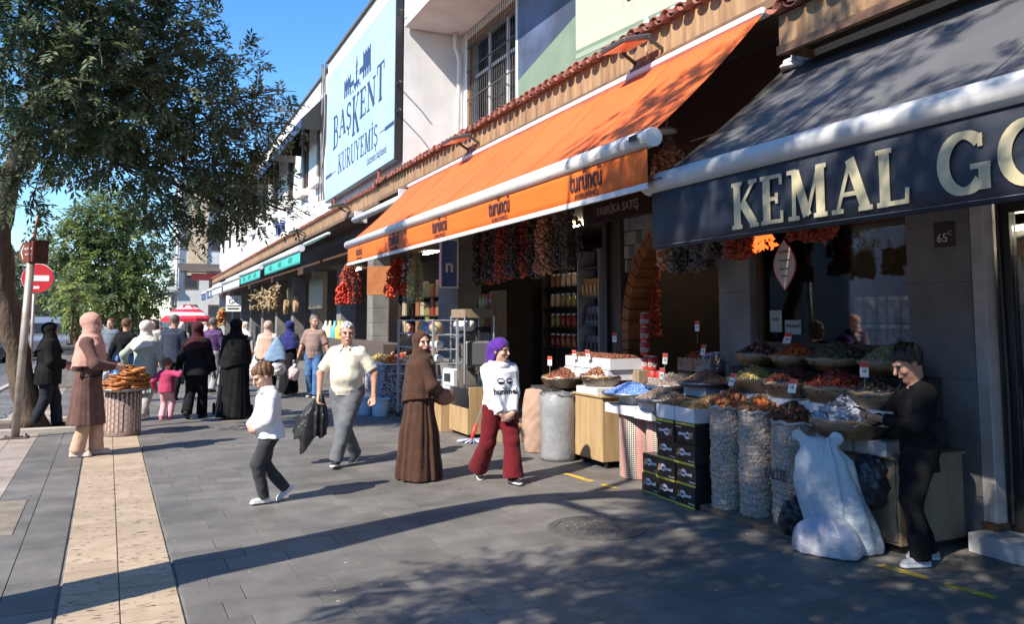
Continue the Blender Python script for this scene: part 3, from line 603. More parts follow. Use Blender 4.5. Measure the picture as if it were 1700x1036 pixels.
# ---------------------------------------------------------------- lamps on the eave and under the awning
def flood(x, y, z, m, label, rz=0., s=1.):
    o = empty('flood_light', (x, y, z), rz, label, 'flood light', 'flood lights on the eave')
    MB().hexa([(-.34 * s, -.26 * s, -.10), (.02, -.26 * s, .0), (.02, .26 * s, .0), (-.34 * s, .26 * s, -.10), (-.36 * s, -.26 * s, -.045), (0, -.26 * s, .055), (0, .26 * s, .055), (-.36 * s, .26 * s, -.045)]).build('housing', mat('flood_grey', (.12, .12, .13), .5, metal=.5), o, bv=.015)
    MB().hexa([(-.33 * s, -.235 * s, -.106), (.01, -.235 * s, -.012), (.01, .235 * s, -.012), (-.33 * s, .235 * s, -.106), (-.33 * s, -.235 * s, -.09), (.01, -.235 * s, -.0), (.01, .235 * s, 0), (-.33 * s, .235 * s, -.09)]).build('front_glass', m, o)
    for s_ in (-1, 1): MB().bar((-.05, s_ * .28 * s, -.02), (.16, s_ * .28 * s, -.14), .02, .04).build('bracket', M_grill, o)
    MB().tube([(.1, 0, .0), (.16, .05, -.2), (.12, .1, -.35)], .008, 5).build('wire', M_whp, o)
    return o
M_flo = mat('flood_orange', (.72, .22, .08), .3); M_flg = mat('flood_green', (.10, .30, .22), .25)
flood(5.06, 7.75, 4.82, M_flo, 'orange-faced flood light on the tiled eave above the awning, nearest the camera')
flood(5.06, 13.2, 4.83, M_flo, 'small orange-faced flood light on the eave right of the drain pipe')
flood(5.0, 22.6, 4.85, M_flg, 'green-faced flood light on the eave under the sign board'); flood(5.0, 29.3, 4.8, M_flg, 'green-faced flood light on the eave, farther of the two')
for i, (x, y, z) in enumerate(((5.45, 5.75, 4.02), (5.6, 8.0, 3.9))):
    o = MB().lathe([(.12, 0), (.125, .03), (.09, .05), (.02, .06), (.02, .5 if i else .15)], 20).build('ceiling_lamp', M_whp, None, True, (x, y, z)); tag(o, ['round white ceiling lamp at the joint of the two awnings', 'round white ceiling lamp under the orange awning'][i], 'lamp')
# ================================================================ SHOP FRONTS
# -- near window of the black-awning shop
win = empty('shop_window', parent=bld)
MB().box(5.93, 5.97, 4.92, 6.84, .06, 1.42).build('lower_panel', mat('grey_panel', (.16, .165, .175), .5, (.2, .2, .21), 2), win, bv=.003)
MB().box(5.94, 5.948, 4.92, 6.80, 1.47, 3.15).build('pane', M_glass, win)
for y0, y1, z0, z1 in ((4.9, 6.84, 1.42, 1.47), (4.9, 6.84, 3.15, 3.39), (6.80, 6.85, 1.47, 3.15)): MB().box(5.9, 6.0, y0, y1, z0, z1).build('window_frame', mat('bronze_frame', (.10, .05, .02), .5), win, bv=.003)
text('Dü A', (5.92, 5.85, 1.12), NY, (0, 0, 1), .5, mat('panel_print', (.02, .02, .022), .5), win, shear=.3, wx=1.6)
MB().box(6.25, 6.6, 4.95, 6.8, 1.36, 1.40).build('display_shelf', mat('shelf_board', (.12, .09, .07), .6), bld)
M_jarg = film('jar_glass', (.75, .78, .78), .3, .05); M_cont = mat('jar_content', (.20, .17, .13), .7, (.32, .29, .24), 30, 3, .4, 60)
def jar(nm, loc, r, h, mc, ml, label, grp, glass=True):
    o = empty(nm, loc, 0, label, 'jar', grp)
    MB().lathe([(r * .92, 0), (r, .01), (r, h * .84), (r * .8, h * .88)], 14, cap=True).build('body', mc, o, True)
    MB().lathe([(r * .9, h * .87), (r * .9, h), (r * .5, h + .002)], 14).build('lid', ml, o)
    return o
M_silver = mat('silver_wrap', (.5, .5, .52), .28, (.25, .25, .27), 18, 3, .9, 60, metal=.75)
j0 = jar('glass_jar', (6.35, 6.6, 1.40), .075, .25, M_silver, M_alu, 'glass jar in the two-high row behind the grey window', 'jars behind the window')
for i in range(13):
    for k in range(2):
        if i + k == 0: continue
        if i in (4,): continue
        c = cptree(j0, (6.35 + .04 * (i % 2), 6.6 - i * .135, 1.40 + k * .26))
st_ = empty('window_sticker', (0, 0, 0), 0, 'white pin-shaped sticker with red rim on the shop window', 'sticker')
leaf = [(.15 * math.sin(t * math.pi) * (1.0), .5 * t) for t in [i / 10 for i in range(11)]]; poly = [(x, y) for x, y in leaf] + [(-x, y) for x, y in leaf[-2:0:-1]]
MB().prism([(p[0] * 1.12, p[1] * 1.06 - .015) for p in poly], (5.935, 6.47, 2.0), NY, EZ, (-.002, 0, 0)).build('rim', mat('sticker_red', (.5, .03, .03), .5), st_)
MB().prism(poly, (5.931, 6.47, 2.0), NY, EZ, (-.002, 0, 0)).build('face', mat('sticker_white', (.62, .58, .57), .5), st_)
for i, (s_, z, sz) in enumerate((('turüncü', 2.37, .05), ('kuruyemiş hediyelik', 2.29, .02), ('09.00  22.00', 2.2, .025), ('her gün', 2.13, .025))): text(s_, (5.927, 6.47, z), NY, EZ, sz, MATS['sticker_red'] if i == 0 else M_prt, st_)
for y, z, w_, h_, s_ in ((6.62, 1.68, .17, .22, 'POS'), (6.38, 1.62, .22, .14, 'Metropol')):
    o = MB().box(5.934, 5.937, y - w_ / 2, y + w_ / 2, z - h_ / 2, z + h_ / 2).build('notice', mat('notice_paper', (.34, .40, .38), .6)); tag(o, f'small pale notice reading {s_} low on the shop window', 'notice')
    text(s_, (5.931, y, z), NY, EZ, .05, M_prt, o)
# red neon letters inside
M_neon = mat('neon_red', (.9, .05, .02), .5, emit=6, ecol=(1, .06, .02))
for i, y in enumerate((5.72, 5.16, 5.10, 5.04)):
    o = MB().tube([(6.2, y + .03, 2.86), (6.2, y + .03, 2.7), (6.2, y - .02, 2.7), (6.2, y - .02, 2.86)], .005, 5).build('neon_letter', M_neon); tag(o, 'red neon letter glowing inside the window under the black awning', 'neon sign', 'red neon letters')
# number plate, white post, step, right-hand door
npl = MB().box(5.785, 5.797, 4.44, 4.62, 2.27, 2.47).build('number_plate', mat('plate_brown', (.045, .03, .03), .4), bv=.004); tag(npl, 'brown house number plate reading 65 on the stone pillar', 'number plate')
text('65', (5.782, 4.54, 2.31), NY, EZ, .10, mat('plate_white', (.6, .6, .6), .5), npl, bold=.01); text('C', (5.782, 4.47, 2.36), NY, EZ, .05, MATS['plate_white'], npl)
pst = empty('white_post', (5.86, 4.26, 0), 0, 'scuffed white steel post right of the stone pillar', 'post')
MB().box(-.06, .06, -.055, .055, .0, 3.2).build('shaft', mat('scuffed_white', (.56, .52, .50), .5, (.42, .38, .36), 5, 6), pst, bv=.006); MB().box(-.07, .07, -.065, .065, .14, .2).build('latch', mat('rusty', (.14, .07, .04), .8), pst, bv=.004)
box('door_step', 5.6, 6.3, -1.0, 4.3, 0, .14, mat('white_marble', (.60, .60, .60), .35, (.52, .52, .53), 3, 5), bld, .006)
dr = empty('shop_door', parent=bld)
MB().box(5.92, 6.0, 4.08, 4.19, .14, 3.19).build('door_jamb', M_frame, dr, bv=.004); MB().box(5.92, 6.0, -1, 4.08, 2.5, 3.19).build('door_head', M_frame, dr, bv=.004); MB().box(5.92, 6.0, 3.0, 4.08, .14, .70).build('kick_panel', M_frame, dr, bv=.004)
MB().box(5.955, 5.96, 1, 4.078, .705, 2.49).build('pane', M_glass, dr)
MB().tube([(5.9, 4.15, .2), (5.9, 4.14, 1.2), (5.9, 4.16, 2.6)], .01, 5).build('cable', M_grill, dr)
# lit display inside the door
dsp = empty('display_case', (0, 0, 0), 0, 'lit glass display case with cream goods inside the right-hand door', 'display case')
M_lit = mat('case_white', (.5, .47, .42), .5)
box('case_back', 6.72, 6.76, 3.06, 4.6, .1, 2.5, M_lit, dsp, 0)
for z in (.7, 1.25, 1.8, 2.35): MB().box(6.35, 6.71, 3.06, 4.6, z, z + .015).build('glass_shelf', mat('shelf_glass', (.35, .42, .4), .1), dsp)
for i in range(12):
    z = (.715, 1.265, 1.815)[i % 3]; y = 3.2 + .11 * i
    o = MB().lathe([(.07, 0), (.085, .1), (.05, .2 + .1 * (i % 2)), (.02, .3 + .1 * (i % 2))], 10, cap=True).build('vase', mat('cream_cloth', (.5, .42, .3), .8) if i % 3 else M_alu, None, True, (6.5, y, z)); tag(o, 'small pale item on the lit glass shelves inside the right-hand door', 'ornament', 'goods in the display case')
tl = MB().box(6.40, 6.48, 3.2, 4.5, 2.42, 2.45).build('tube_lamp', mat('tube_emit', (1, .95, .85), .5, emit=22, ecol=(1, .85, .62))); tag(tl, 'warm tube lamp above the lit display case', 'lamp')
# -- arch of the middle shop
ar = empty('brick_arch', parent=bld)
M_obr = mat('orange_brick', (.33, .12, .035), .75, (.25, .085, .028), 6, 5, .3, 30, rnd=.12); M_wst = mat('split_stone', (.36, .33, .31), .9, (.28, .26, .25), 5, 6, .6, 18, rnd=.12)
yc, zc, r0 = 8.27, 1.52, 1.05
for i in range(33):     # voussoirs, springing from the jambs
    if i < 26:
        a = R(4 + i * 7.0); c_, s_ = math.cos(a), math.sin(a); da = R(3.2)
        pts = [(yc + r * math.cos(a + d), zc + 1.18 * r * math.sin(a + d)) for r, d in ((r0, -da), (r0 + .16, -da), (r0 + .16, da), (r0, da))]
        MB().prism(pts, (5.86, 0, 0), EY, EZ, (.34, 0, 0)).build('brick', M_obr, ar, bv=.006)
for s_ in (-1, 1):
    for k in range(12):
        ya = yc + s_ * r0; yb = yc + s_ * (r0 + .16); z = .08 + k * .122
        MB().box(5.86, 6.2, min(ya, yb), max(ya, yb), z, z + .114).build('brick', M_obr, ar, bv=.006)
def inarch(y, z): return math.hypot(y - yc, max(0, (z - zc)) / 1.18) < r0 + .165
k = 0
for i in range(18):
    z = .1 + i * .185; y = 7.37
    while y < 9.46:
        l = random.uniform(.16, .3); y1 = min(y + l, 9.47)
        if not any(inarch(a, b) for a in (y, y1, (y + y1) / 2) for b in (z, z + .17)): MB().box(5.90 + random.uniform(0, .03), 6.15, y + .004, y1 - .004, z + .004, z + .178).build('split_stone', M_wst, ar, bv=.01)
        y = y1
# close the wall behind the stones around the arch opening
mb = MB(); pr = []
ring = [(yc + (r0 + .1) * math.cos(R(a)), zc + 1.18 * (r0 + .1) * math.sin(R(a))) for a in range(0, 181, 10)]
for (p, q) in zip(ring[:-1], ring[1:]): mb.hexa([(6.0, p[0], p[1]), (6.1, p[0], p[1]), (6.1, q[0], q[1]), (6.0, q[0], q[1]), (6.0, p[0], 3.4), (6.1, p[0], 3.4), (6.1, q[0], 3.4), (6.0, q[0], 3.4)])
mb.build('arch_wall', M_mort, ar)
MB().box(5.55, 5.62, 8.3, 9.95, 2.98, 3.34).build('sign_back', mat('sign_maroon', (.03, .012, .014), .5), bld, bv=.006)
text('FABRİKA SATIŞ', (5.545, 9.05, 3.08), NY, EZ, .155, mat('sign_pale', (.50, .42, .42), .5), bld, wx=.95, name='sign_lettering', bold=.005)
# blue sign with lamps on the edge
bs = empty('blue_sign', (5.5, 14.6, 2.4), 0, 'blue sign with white edge hanging behind the dried strings', 'sign'); bs.location = (0, 0, 0)
MB().box(5.2, 5.5, 14.80, 14.86, 2.32, 3.2).build('panel', mat('sign_blue', (.02, .07, .30), .4), bs, bv=.006); MB().box(5.17, 5.53, 14.81, 14.85, 2.29, 3.23).build('edge', M_whp, bs)
text('n', (5.34, 14.795, 2.6), EX, EZ, .35, M_whp, bs, bold=.02)
for i in range(16): MB().lathe([(.008, 0), (.005, .008), (0, .01)], 6, (5.16, 14.83, 2.33 + i * .055), cap=False).build('lamp_dot', mat('dot_violet', (.4, .1, .5), .4, emit=1.5), bs)
# ================================================================ PEOPLE: distance fields turned into one closed surface
def smin(a, b, k):
    h = np.clip(.5 + .5 * (b - a) / k, 0, 1); return b * (1 - h) + a * h - k * h * (1 - h)
def smax(a, b, k): return -smin(-a, -b, k)
def scap(P, a, b, r1, r2):
    a = np.asarray(a, float); ba = np.asarray(b, float) - a; q = P - a; t = np.clip(q @ ba / (ba @ ba + 1e-9), 0, 1)
    return np.sqrt(((q - t[:, None] * ba) ** 2).sum(1)) - (r1 + t * (r2 - r1))
def sell(P, c, r, Rm=None):
    q = P - np.asarray(c, float)
    if Rm is not None: q = q @ Rm
    r = np.asarray(r, float); k0 = np.sqrt(((q / r) ** 2).sum(1)); k1 = np.sqrt(((q / (r * r)) ** 2).sum(1)) + 1e-9
    return k0 * (k0 - 1) / k1
def sloft(P, zs, rx, ry, cx=0, cy=0, amp=None, nf=9, ph=0., tw=0.):
    z = P[:, 2]; ks_ = np.arange(len(zs)); u_ = np.interp(z, zs, ks_); i_ = np.floor(u_); f_ = u_ - i_; u_ = i_ + f_ * f_ * (3 - 2 * f_)
    a = np.interp(u_, ks_, rx); b = np.interp(u_, ks_, ry); X = P[:, 0] - (np.interp(z, zs, cx) if np.ndim(cx) else cx); Y = P[:, 1] - (np.interp(u_, ks_, cy) if np.ndim(cy) else cy)
    if amp is not None:
        th = np.arctan2(Y / b, X / a); A = np.interp(z, zs, amp); k_ = nf / 12.; m = 1 + A * (.75 * np.sin(round(7 * k_) * th + ph + tw * z + 1.4 * np.sin(2 * th + ph)) + .5 * np.sin(round(13 * k_) * th + 2 * np.sin(3 * th + 2 * z + ph) - tw * z) + .5 * np.sin(4 * th - ph + 1.6 * z)) * (1 + .5 * np.sin(3 * th + 1.7 * ph)); a = a * m; b = b * m
    d = (np.sqrt((X / a) ** 2 + (Y / b) ** 2) - 1) * np.minimum(a, b)
    return np.maximum(d, np.maximum(zs[0] - z, z - zs[-1]))
def wr(P, amp, f=16., s=0.):
    x, y, z = P.T
    q = f * z + 2.2 * np.sin(5.3 * x + 3.1 * y + s) + 1.7 * np.sin(7.7 * y - 4.1 * x + 2 * s) + .6 * np.sin(13 * z + s)
    e = q * .55 + f * .35 * (x - y) + 1.1 * np.sin(9 * x + 6 * z + s)
    return amp * (.8 * np.sin(q + f * .7 * (x + y)) + .45 * np.sin(1.9 * q - f * .9 * (x - y) + s) + .7 * (1 - 2 * np.sqrt(np.abs(np.sin(e)))))
def surf(fn, lo, hi, res):
    lo = np.asarray(lo, float); n = (np.ceil((np.asarray(hi) - lo) / res)).astype(int) + 1; k = 4
    nc = n // k + 2
    gc = np.stack(np.meshgrid(*[np.arange(m) for m in nc], indexing='ij'), -1).reshape(-1, 3)
    Dc = fn((lo + gc * k * res).astype(np.float32)).reshape(nc)
    idx = [(np.arange(m) + k // 2) // k for m in n]
    D = Dc[np.ix_(*idx)].copy(); act = np.abs(D) < k * res * 1.2
    ii = np.argwhere(act); D[act] = fn((lo + ii * res).astype(np.float32))
    D = np.pad(D[1:-1, 1:-1, 1:-1], 1, constant_values=1.)
    s = D < 0; sh = tuple(m - 1 for m in D.shape)
    sl = lambda o: tuple(slice(o[i], o[i] + sh[i]) for i in range(3))
    cor = [(a, b, c) for a in (0, 1) for b in (0, 1) for c in (0, 1)]
    on = s[sl(cor[0])] != s[sl(cor[1])]
    for c in cor[2:]: on |= s[sl(cor[0])] != s[sl(c)]
    ij = np.argwhere(on); dv = np.stack([D[ij[:, 0] + c[0], ij[:, 1] + c[1], ij[:, 2] + c[2]] for c in cor], 1)
    cnt = np.zeros(len(ij)); acc = np.zeros((len(ij), 3))
    for ia, a in enumerate(cor):
        for ax in range(3):
            if a[ax]: continue
            b = list(a); b[ax] = 1; da, db = dv[:, ia], dv[:, cor.index(tuple(b))]; x = (da < 0) != (db < 0)
            t = np.where(x, da / np.where(x, da - db, 1), 0); cnt += x
            for c in range(3): acc[:, c] += x * (a[c] + (t if c == ax else 0))
    vid = -np.ones(sh, np.int32); vid[on] = np.arange(len(ij)); pos = ij + acc / cnt[:, None]
    F_ = []
    for ax in range(3):
        u, v = [(1, 2), (2, 0), (0, 1)][ax]
        s0 = [slice(0, -1)] * 3; s1 = [slice(0, -1)] * 3; s0[ax] = slice(0, -1); s1[ax] = slice(1, None)
        A = s[tuple(s0)]; B = s[tuple(s1)]
        for cond, flip in ((A & ~B, False), (~A & B, True)):
            e = np.argwhere(cond); e = e[(e[:, u] > 0) & (e[:, v] > 0)]
            if not len(e): continue
            def vv(du, dv):
                q = e.copy(); q[:, u] -= du; q[:, v] -= dv; return vid[q[:, 0], q[:, 1], q[:, 2]]
            f4 = np.stack([vv(1, 1), vv(0, 1), vv(0, 0), vv(1, 0)], 1)
            F_.append(f4[:, ::-1] if flip else f4)
    f = np.concatenate(F_) if F_ else np.zeros((0, 4), int)
    f = f[(f >= 0).all(1)]
    return lo + pos * res, f
def sdfobj(name, fn, lo, hi, res, m, parent, loc=None, rot=None):
    v, f = surf(fn, lo, hi, res); return mobj(name, v, f, m, parent, True, None, loc, rot)
def ik(a, t, l1, l2, pole):
    a, t, pole = [np.asarray(q, float) for q in (a, t, pole)]; d = t - a; L_ = np.linalg.norm(d); mx = (l1 + l2) * .995
    if L_ > mx: t = a + d / L_ * mx; d = t - a; L_ = mx
    u = d / L_; x = (l1 * l1 - l2 * l2 + L_ * L_) / (2 * L_); h = math.sqrt(max(0, l1 * l1 - x * x)); p = pole - u * (pole @ u); p /= np.linalg.norm(p) + 1e-9
    return a + u * x + p * h, t
def rotm(yaw=0, pitch=0, roll=0):   # yaw: + turns to the person's left, pitch: + looks down
    return np.array((Matrix.Rotation(R(yaw), 3, 'Z') @ Matrix.Rotation(R(-pitch), 3, 'X') @ Matrix.Rotation(R(roll), 3, 'Y')))
M_skin = mat('skin', (.52, .29, .20), .5, (.44, .22, .15), 9, 3, .1, 60, sheen=.1); M_skin2 = mat('skin_fair', (.60, .36, .26), .5, (.52, .28, .20), 9, 3)
M_eye = mat('eye_dark', (.025, .018, .015), .25); M_lip = mat('lip', (.40, .16, .13), .5); M_black = mat('black_cloth', (.007, .007, .008), .9, (.013, .013, .015), 6, 4, .2, 60, spec=.15)
M_soleW = mat('white_sole', (.72, .72, .72), .6, (.6, .6, .6), 20)
NP = [0]
def person(label, pos, head_dir, h, top=None, trs=None, skirt=None, hair=None, hij=None, shoes=(None, None), pose=None, fat=1., hd=(0, 0), kid=0., skin=None, fine=0, group='people in the street', sleeve='long', hem=.47, face=True, brow=None, extra=None, sh_w=1., beard=None):
    NP[0] += 1; sd_ = NP[0] * 1.7; pose = pose or {}; skin = skin or M_skin
    rz = math.atan2(head_dir[1], head_dir[0]) - math.pi / 2
    root = empty('person', (pos[0], pos[1], pos[2] if len(pos) > 2 else 0), rz, label, 'person', group)
    g = lambda k, d: np.array(pose.get(k, d), float) * h
    lean = pose.get('lean', 0.) * h; hy = pose.get('hipy', 0.) * h; drop = pose.get('drop', 0.) * h; sx_ = pose.get('hipx', 0.) * h
    hh = (.156 + .032 * kid) * h; hipz = (.52 - .02 * kid) * h - drop; shz = (.80 - .03 * kid) * h - drop; shw = (.093 + .002 * kid) * h * sh_w * (1 + .25 * (fat - 1))
    rs = .005 if fine == 2 else (.009 if fine == 1 else .014); rc = .006 if fine == 2 else (.0095 if fine == 1 else .015)
    A0 = [g('la', (-.055, 0, .045)), g('ra', (.055, 0, .045))]
    zc_ = min(q[2] + math.sqrt(max(.01, (.478 * h) ** 2 - (q[0] - s * .052 * h - sx_) ** 2 - (q[1] - hy) ** 2)) for q, s in zip(A0, (-1, 1))); dd_ = max(0., hipz - zc_); hipz -= dd_; shz -= dd_; drop += dd_
    H_ = [np.array([s * .052 * h + sx_, hy, hipz]) for s in (-1, 1)]; S_ = [np.array([s * shw + sx_, hy + lean, shz - .014 * h]) for s in (-1, 1)]
    A_ = [g('la', (-.055, 0, .045)), g('ra', (.055, 0, .045))]; W_ = [g('lw', (-.17, .03, .46)), g('rw', (.17, .03, .46))]
    K_ = []; E_ = []
    for i, s in enumerate((-1, 1)):
        k_, A_[i] = ik(H_[i], A_[i], .2405 * h, .2405 * h, (s * .15, 1, 0)); K_.append(k_)
        e_, W_[i] = ik(S_[i], W_[i], .172 * h, .15 * h, pose.get('lep' if i == 0 else 'rep', (s * .8, -1, -.3))); E_.append(e_)
    nb = np.array([sx_, hy + lean, shz + .02 * h]); Rm = rotm(-hd[0], hd[1]); hc = nb + rotm(0, hd[1] * .6) @ np.array([0, .012 * h, h - drop - .5 * hh - nb[2]])
    toH = lambda P: (P - hc) @ Rm / hh
    fp = [pose.get('lf', 0.), pose.get('rf', 0.)]; fy = [pose.get('lfy', -8.), pose.get('rfy', 8.)]
    yT = lambda z: hy + lean * np.clip((z - hipz) / (shz - hipz), 0, 1)
    # ---- body
    def hand(P, i):
        d = np.full(len(P), 9.)
        e, w_ = E_[i], W_[i]; dr = w_ - e; dr = dr / np.linalg.norm(dr); hdv = pose.get('lh' if i == 0 else 'rh')
        if hdv is not None: dr = np.array(hdv, float); dr /= np.linalg.norm(dr)
        pn = np.array(pose.get('lp' if i == 0 else 'rp', ((1, .2, 0) if i == 0 else (-1, .2, 0))), float); pn -= dr * (pn @ dr); pn /= np.linalg.norm(pn); sv = np.cross(dr, pn) * (1 if i == 0 else -1)
        cu = pose.get('curl', .7); u = h * (1 + .1 * kid)
        pc = w_ + dr * .03 * u
        for k in (-1, 0, 1): d = smin(d, scap(P, w_ + sv * k * .008 * u, w_ + dr * .05 * u + sv * k * .0125 * u, .0105 * u, .0095 * u), .012 * u)
        for k, l in enumerate((.022, .026, .0245, .019)):
            b0 = w_ + dr * .05 * u + sv * (k - 1.5) * -.0095 * u; d1 = dr * math.cos(cu * .6) + pn * math.sin(cu * .6); d2 = dr * math.cos(cu * 1.7) + pn * math.sin(cu * 1.7)
            m_ = b0 + d1 * l * u; d = smin(d, scap(P, b0, m_, .0058 * u, .0052 * u), .003 * u); d = smin(d, scap(P, m_, m_ + d2 * l * .9 * u, .0052 * u, .0042 * u), .003 * u)
        t0 = w_ + dr * .015 * u - sv * .012 * u * -1; td = dr * .75 + sv * .55 + pn * .35; td /= np.linalg.norm(td)
        t1 = t0 + td * .03 * u; d = smin(d, scap(P, t0, t1, .0085 * u, .0065 * u), .006 * u); d = smin(d, scap(P, t1, t1 + (dr * .9 + pn * .4) * .022 * u, .0062 * u, .005 * u), .004 * u)
        return d
    def fhead(Q):
        d = sell(Q, (0, -.06, .14), (.315, .40, .36)); d = smin(d, sell(Q, (0, .08, -.2), (.24, .27, .28)), .12); d = smin(d, sell(Q, (0, .25, -.41), (.10, .09, .085)), .1)
        d = smin(d, sell(Q, (0, .30, .09), (.22, .07, .05)), .08)
        for s in (-1, 1):
            d = smin(d, sell(Q, (s * .16, .24, -.12), (.10, .09, .09)), .08); d = smax(d, -sell(Q, (s * .125, .40, .015), (.075, .07, .045)), .05); d = smin(d, sell(Q, (s * .325, -.03, -.03), (.035, .075, .12)), .02)
        d = smin(d, scap(Q, np.array((0, .35, .04)), np.array((0, .44, -.12)), .032, .052), .035); return smin(d, sell(Q, (0, .335, -.25), (.10, .05, .045)), .03)
    def part(P, c, r, fn_):      # evaluate fn_ only near its bounding ball
        q = np.sqrt(((P - c) ** 2).sum(1)) - r; m_ = q < .25 * r; q = np.maximum(q, .2 * r)
        if m_.any(): q[m_] = fn_(P[m_])
        return q
    def fbody(P):
        d = part(P, hc, .66 * hh, lambda X: fhead(toH(X)) * hh)
        d = smin(d, scap(P, hc + Rm @ np.array((0, -.08, -.25)) * hh, nb - np.array((0, .0, .03 * h)), .033 * h * (1 + .25 * (fat - 1)), .038 * h), .02 * h)
        z0, z1 = hipz - .03 * h, shz; zs = [z0, hipz + .03 * h, hipz + .1 * h, hipz + .2 * h, z1]; cy = [yT(z) for z in zs]
        t = sloft(P, zs, np.array([.07, .078, .07, .082, .06]) * h, np.array([.05, .052, .045, .052, .04]) * h, sx_, cy); d = smin(d, t, .03 * h)
        for i in (0, 1):
            d = smin(d, scap(P, S_[i], E_[i], .030 * h, .024 * h), .02 * h); d = smin(d, scap(P, E_[i], W_[i], .0245 * h * (1 + .1 * (fat - 1)), .0155 * h), .012 * h)
            d = smin(d, scap(P, H_[i], K_[i], .042 * h, .030 * h), .02 * h); d = smin(d, scap(P, K_[i], A_[i], .029 * h, .020 * h), .015 * h); d = smin(d, part(P, W_[i] + (W_[i] - E_[i]) * .3, .1 * h, lambda X: hand(X, i)), .006 * h)
        return d
    ext = .6 * h if fine else .5 * h
    pts = np.array(A_ + W_ + E_ + K_ + [hc]); lo = pts.min(0) - .13 * h; hi = pts.max(0) + .13 * h; lo[2] = 0.0; hi[2] = h + .02
    lo = np.minimum(lo, [-.2 * h, -.16 * h, 0]); hi = np.maximum(hi, [.2 * h, .16 * h, 0]); hi[2] = h + .04
    sdfobj('body', fbody, lo, hi, rs, skin, root)
    if face:
        he = lambda p: hc + Rm @ np.array(p) * hh
        for s in (-1, 1):
            sdfobj('eye', lambda P: sell(P, he((s * .125, .325, .015)), np.array((.055, .03, .026)) * hh, Rm), he((s * .125, .33, .015)) - .012, he((s * .125, .33, .015)) + .012, .003, M_eye, root)
            c0 = he((s * .14, .345, .085)); sdfobj('eyebrow', lambda P: sell(P, c0, np.array((.085, .03, .018)) * hh, Rm), c0 - .018, c0 + .018, .003, brow or hair or M_eye, root)
        c0 = he((0, .375, -.255)); sdfobj('mouth', lambda P: sell(P, c0, np.array((.085, .02, .02)) * hh, Rm), c0 - .02, c0 + .02, .003, M_lip, root)
        if beard:
            def fb(P):
                Q = toH(P); d = smin(sell(Q, (0, .085, -.21), (.248, .278, .288)), sell(Q, (0, .26, -.415), (.105, .095, .09)), .1)
                return np.maximum(d, np.maximum(Q[:, 2] + .17 + .25 * np.maximum(0, Q[:, 1] - .1) - .5 * np.maximum(0, np.abs(Q[:, 0]) - .12), .02 - Q[:, 1])) * hh
            sdfobj('stubble', fb, hc - .75 * hh, hc + .75 * hh, .006, beard, root)
    if hair:
        def fh(P):
            Q = toH(P); n_ = .012 * np.sin(Q[:, 0] * 38 + 5 * np.sin(Q[:, 1] * 9)) + .01 * np.sin(Q[:, 1] * 31 + Q[:, 2] * 17 + 3 * np.sin(Q[:, 0] * 8 + sd_))
            d = sell(Q, (0, -.065, .16), np.array((.338, .418, .372)) * (1.05 if kid else 1.)) + n_ * 1.4; zm = np.interp(Q[:, 1], [-.5, -.2, -.1, .02, .1, .22, .34], np.array([-.26, -.24, -.12, .02, .16, .24, .27]) - (.05 if kid else 0) * np.array([0, 0, 1, 1, 1, 1.2, 1.4])) + .02 * np.sin(Q[:, 0] * 30)
            return smax(d, (zm - Q[:, 2]) * .7, .03) * hh
        sdfobj('hair', fh, hc - .75 * hh, hc + .75 * hh, .007 if fine else .011, hair, root)
    if hij:
        hm, style = hij; L0 = {'long': .30, 'chest': .22, 'short': .10, 'cap': 0}[style]
        def fj(P):
            Q = toH(P); d = sell(Q, (0, -.07, .13), (.385, .47, .42)); d = smin(d, sell(Q, (0, .0, -.28), (.31, .31, .33)), .15)
            d = smax(d, -sell(Q, (0, .57, -.05), (.33, .58, .40)), .04) * hh
            if style == 'cap':
                d = np.maximum(d, (np.interp(Q[:, 1], [-.4, -.1, .1, .34], [-.55, -.3, .02, .19]) - Q[:, 2]) * .8 * hh)
                d = smin(d, scap(P, hc + Rm @ np.array((0, -.42, 0)) * hh, hc + np.array((.055 * h, -.07 * h, -.14 * h)), .05 * h, .032 * h), .03 * h); d = smin(d, scap(P, hc + Rm @ np.array((0, -.2, -.3)) * hh, hc + np.array((0, -.07 * h, -.12 * h)), .045 * h, .04 * h), .03 * h)
                return d + wr(P, .0018, 60, sd_)
            d = smin(d, scap(P, hc - np.array((0, .0, .3 * hh)), nb + np.array((0, .015 * h, .0)), .05 * h, .062 * h), .03 * h)
            zb = shz - L0 * h; zs = [zb, zb + .35 * (shz - zb), shz - .03 * h, shz + .025 * h, shz + .06 * h]; w0 = shw * 1.45 * (1 + .1 * (fat - 1))
            c = sloft(P, zs, np.array([w0 * 1.15, w0 * 1.08, w0 * .95, w0 * .62, .045 * h]), np.array([.115, .105, .09, .07, .045]) * h * fat, sx_, [yT(z) + .005 * h for z in zs], [.035, .03, .015, .0, 0], 11, sd_)
            if L0: c = np.maximum(c, (zb + .05 * h * np.abs(np.sin(P[:, 0] * 7 / h + .4)) - P[:, 2]) * .7); d = smin(d, c, .03 * h)
            return d + wr(P, .0016 if fine else .0025, 22, sd_)
        sdfobj('headscarf', fj, np.minimum(lo, hc - .2 * h), np.maximum(hi, hc + .2 * h), rc, hm, root)
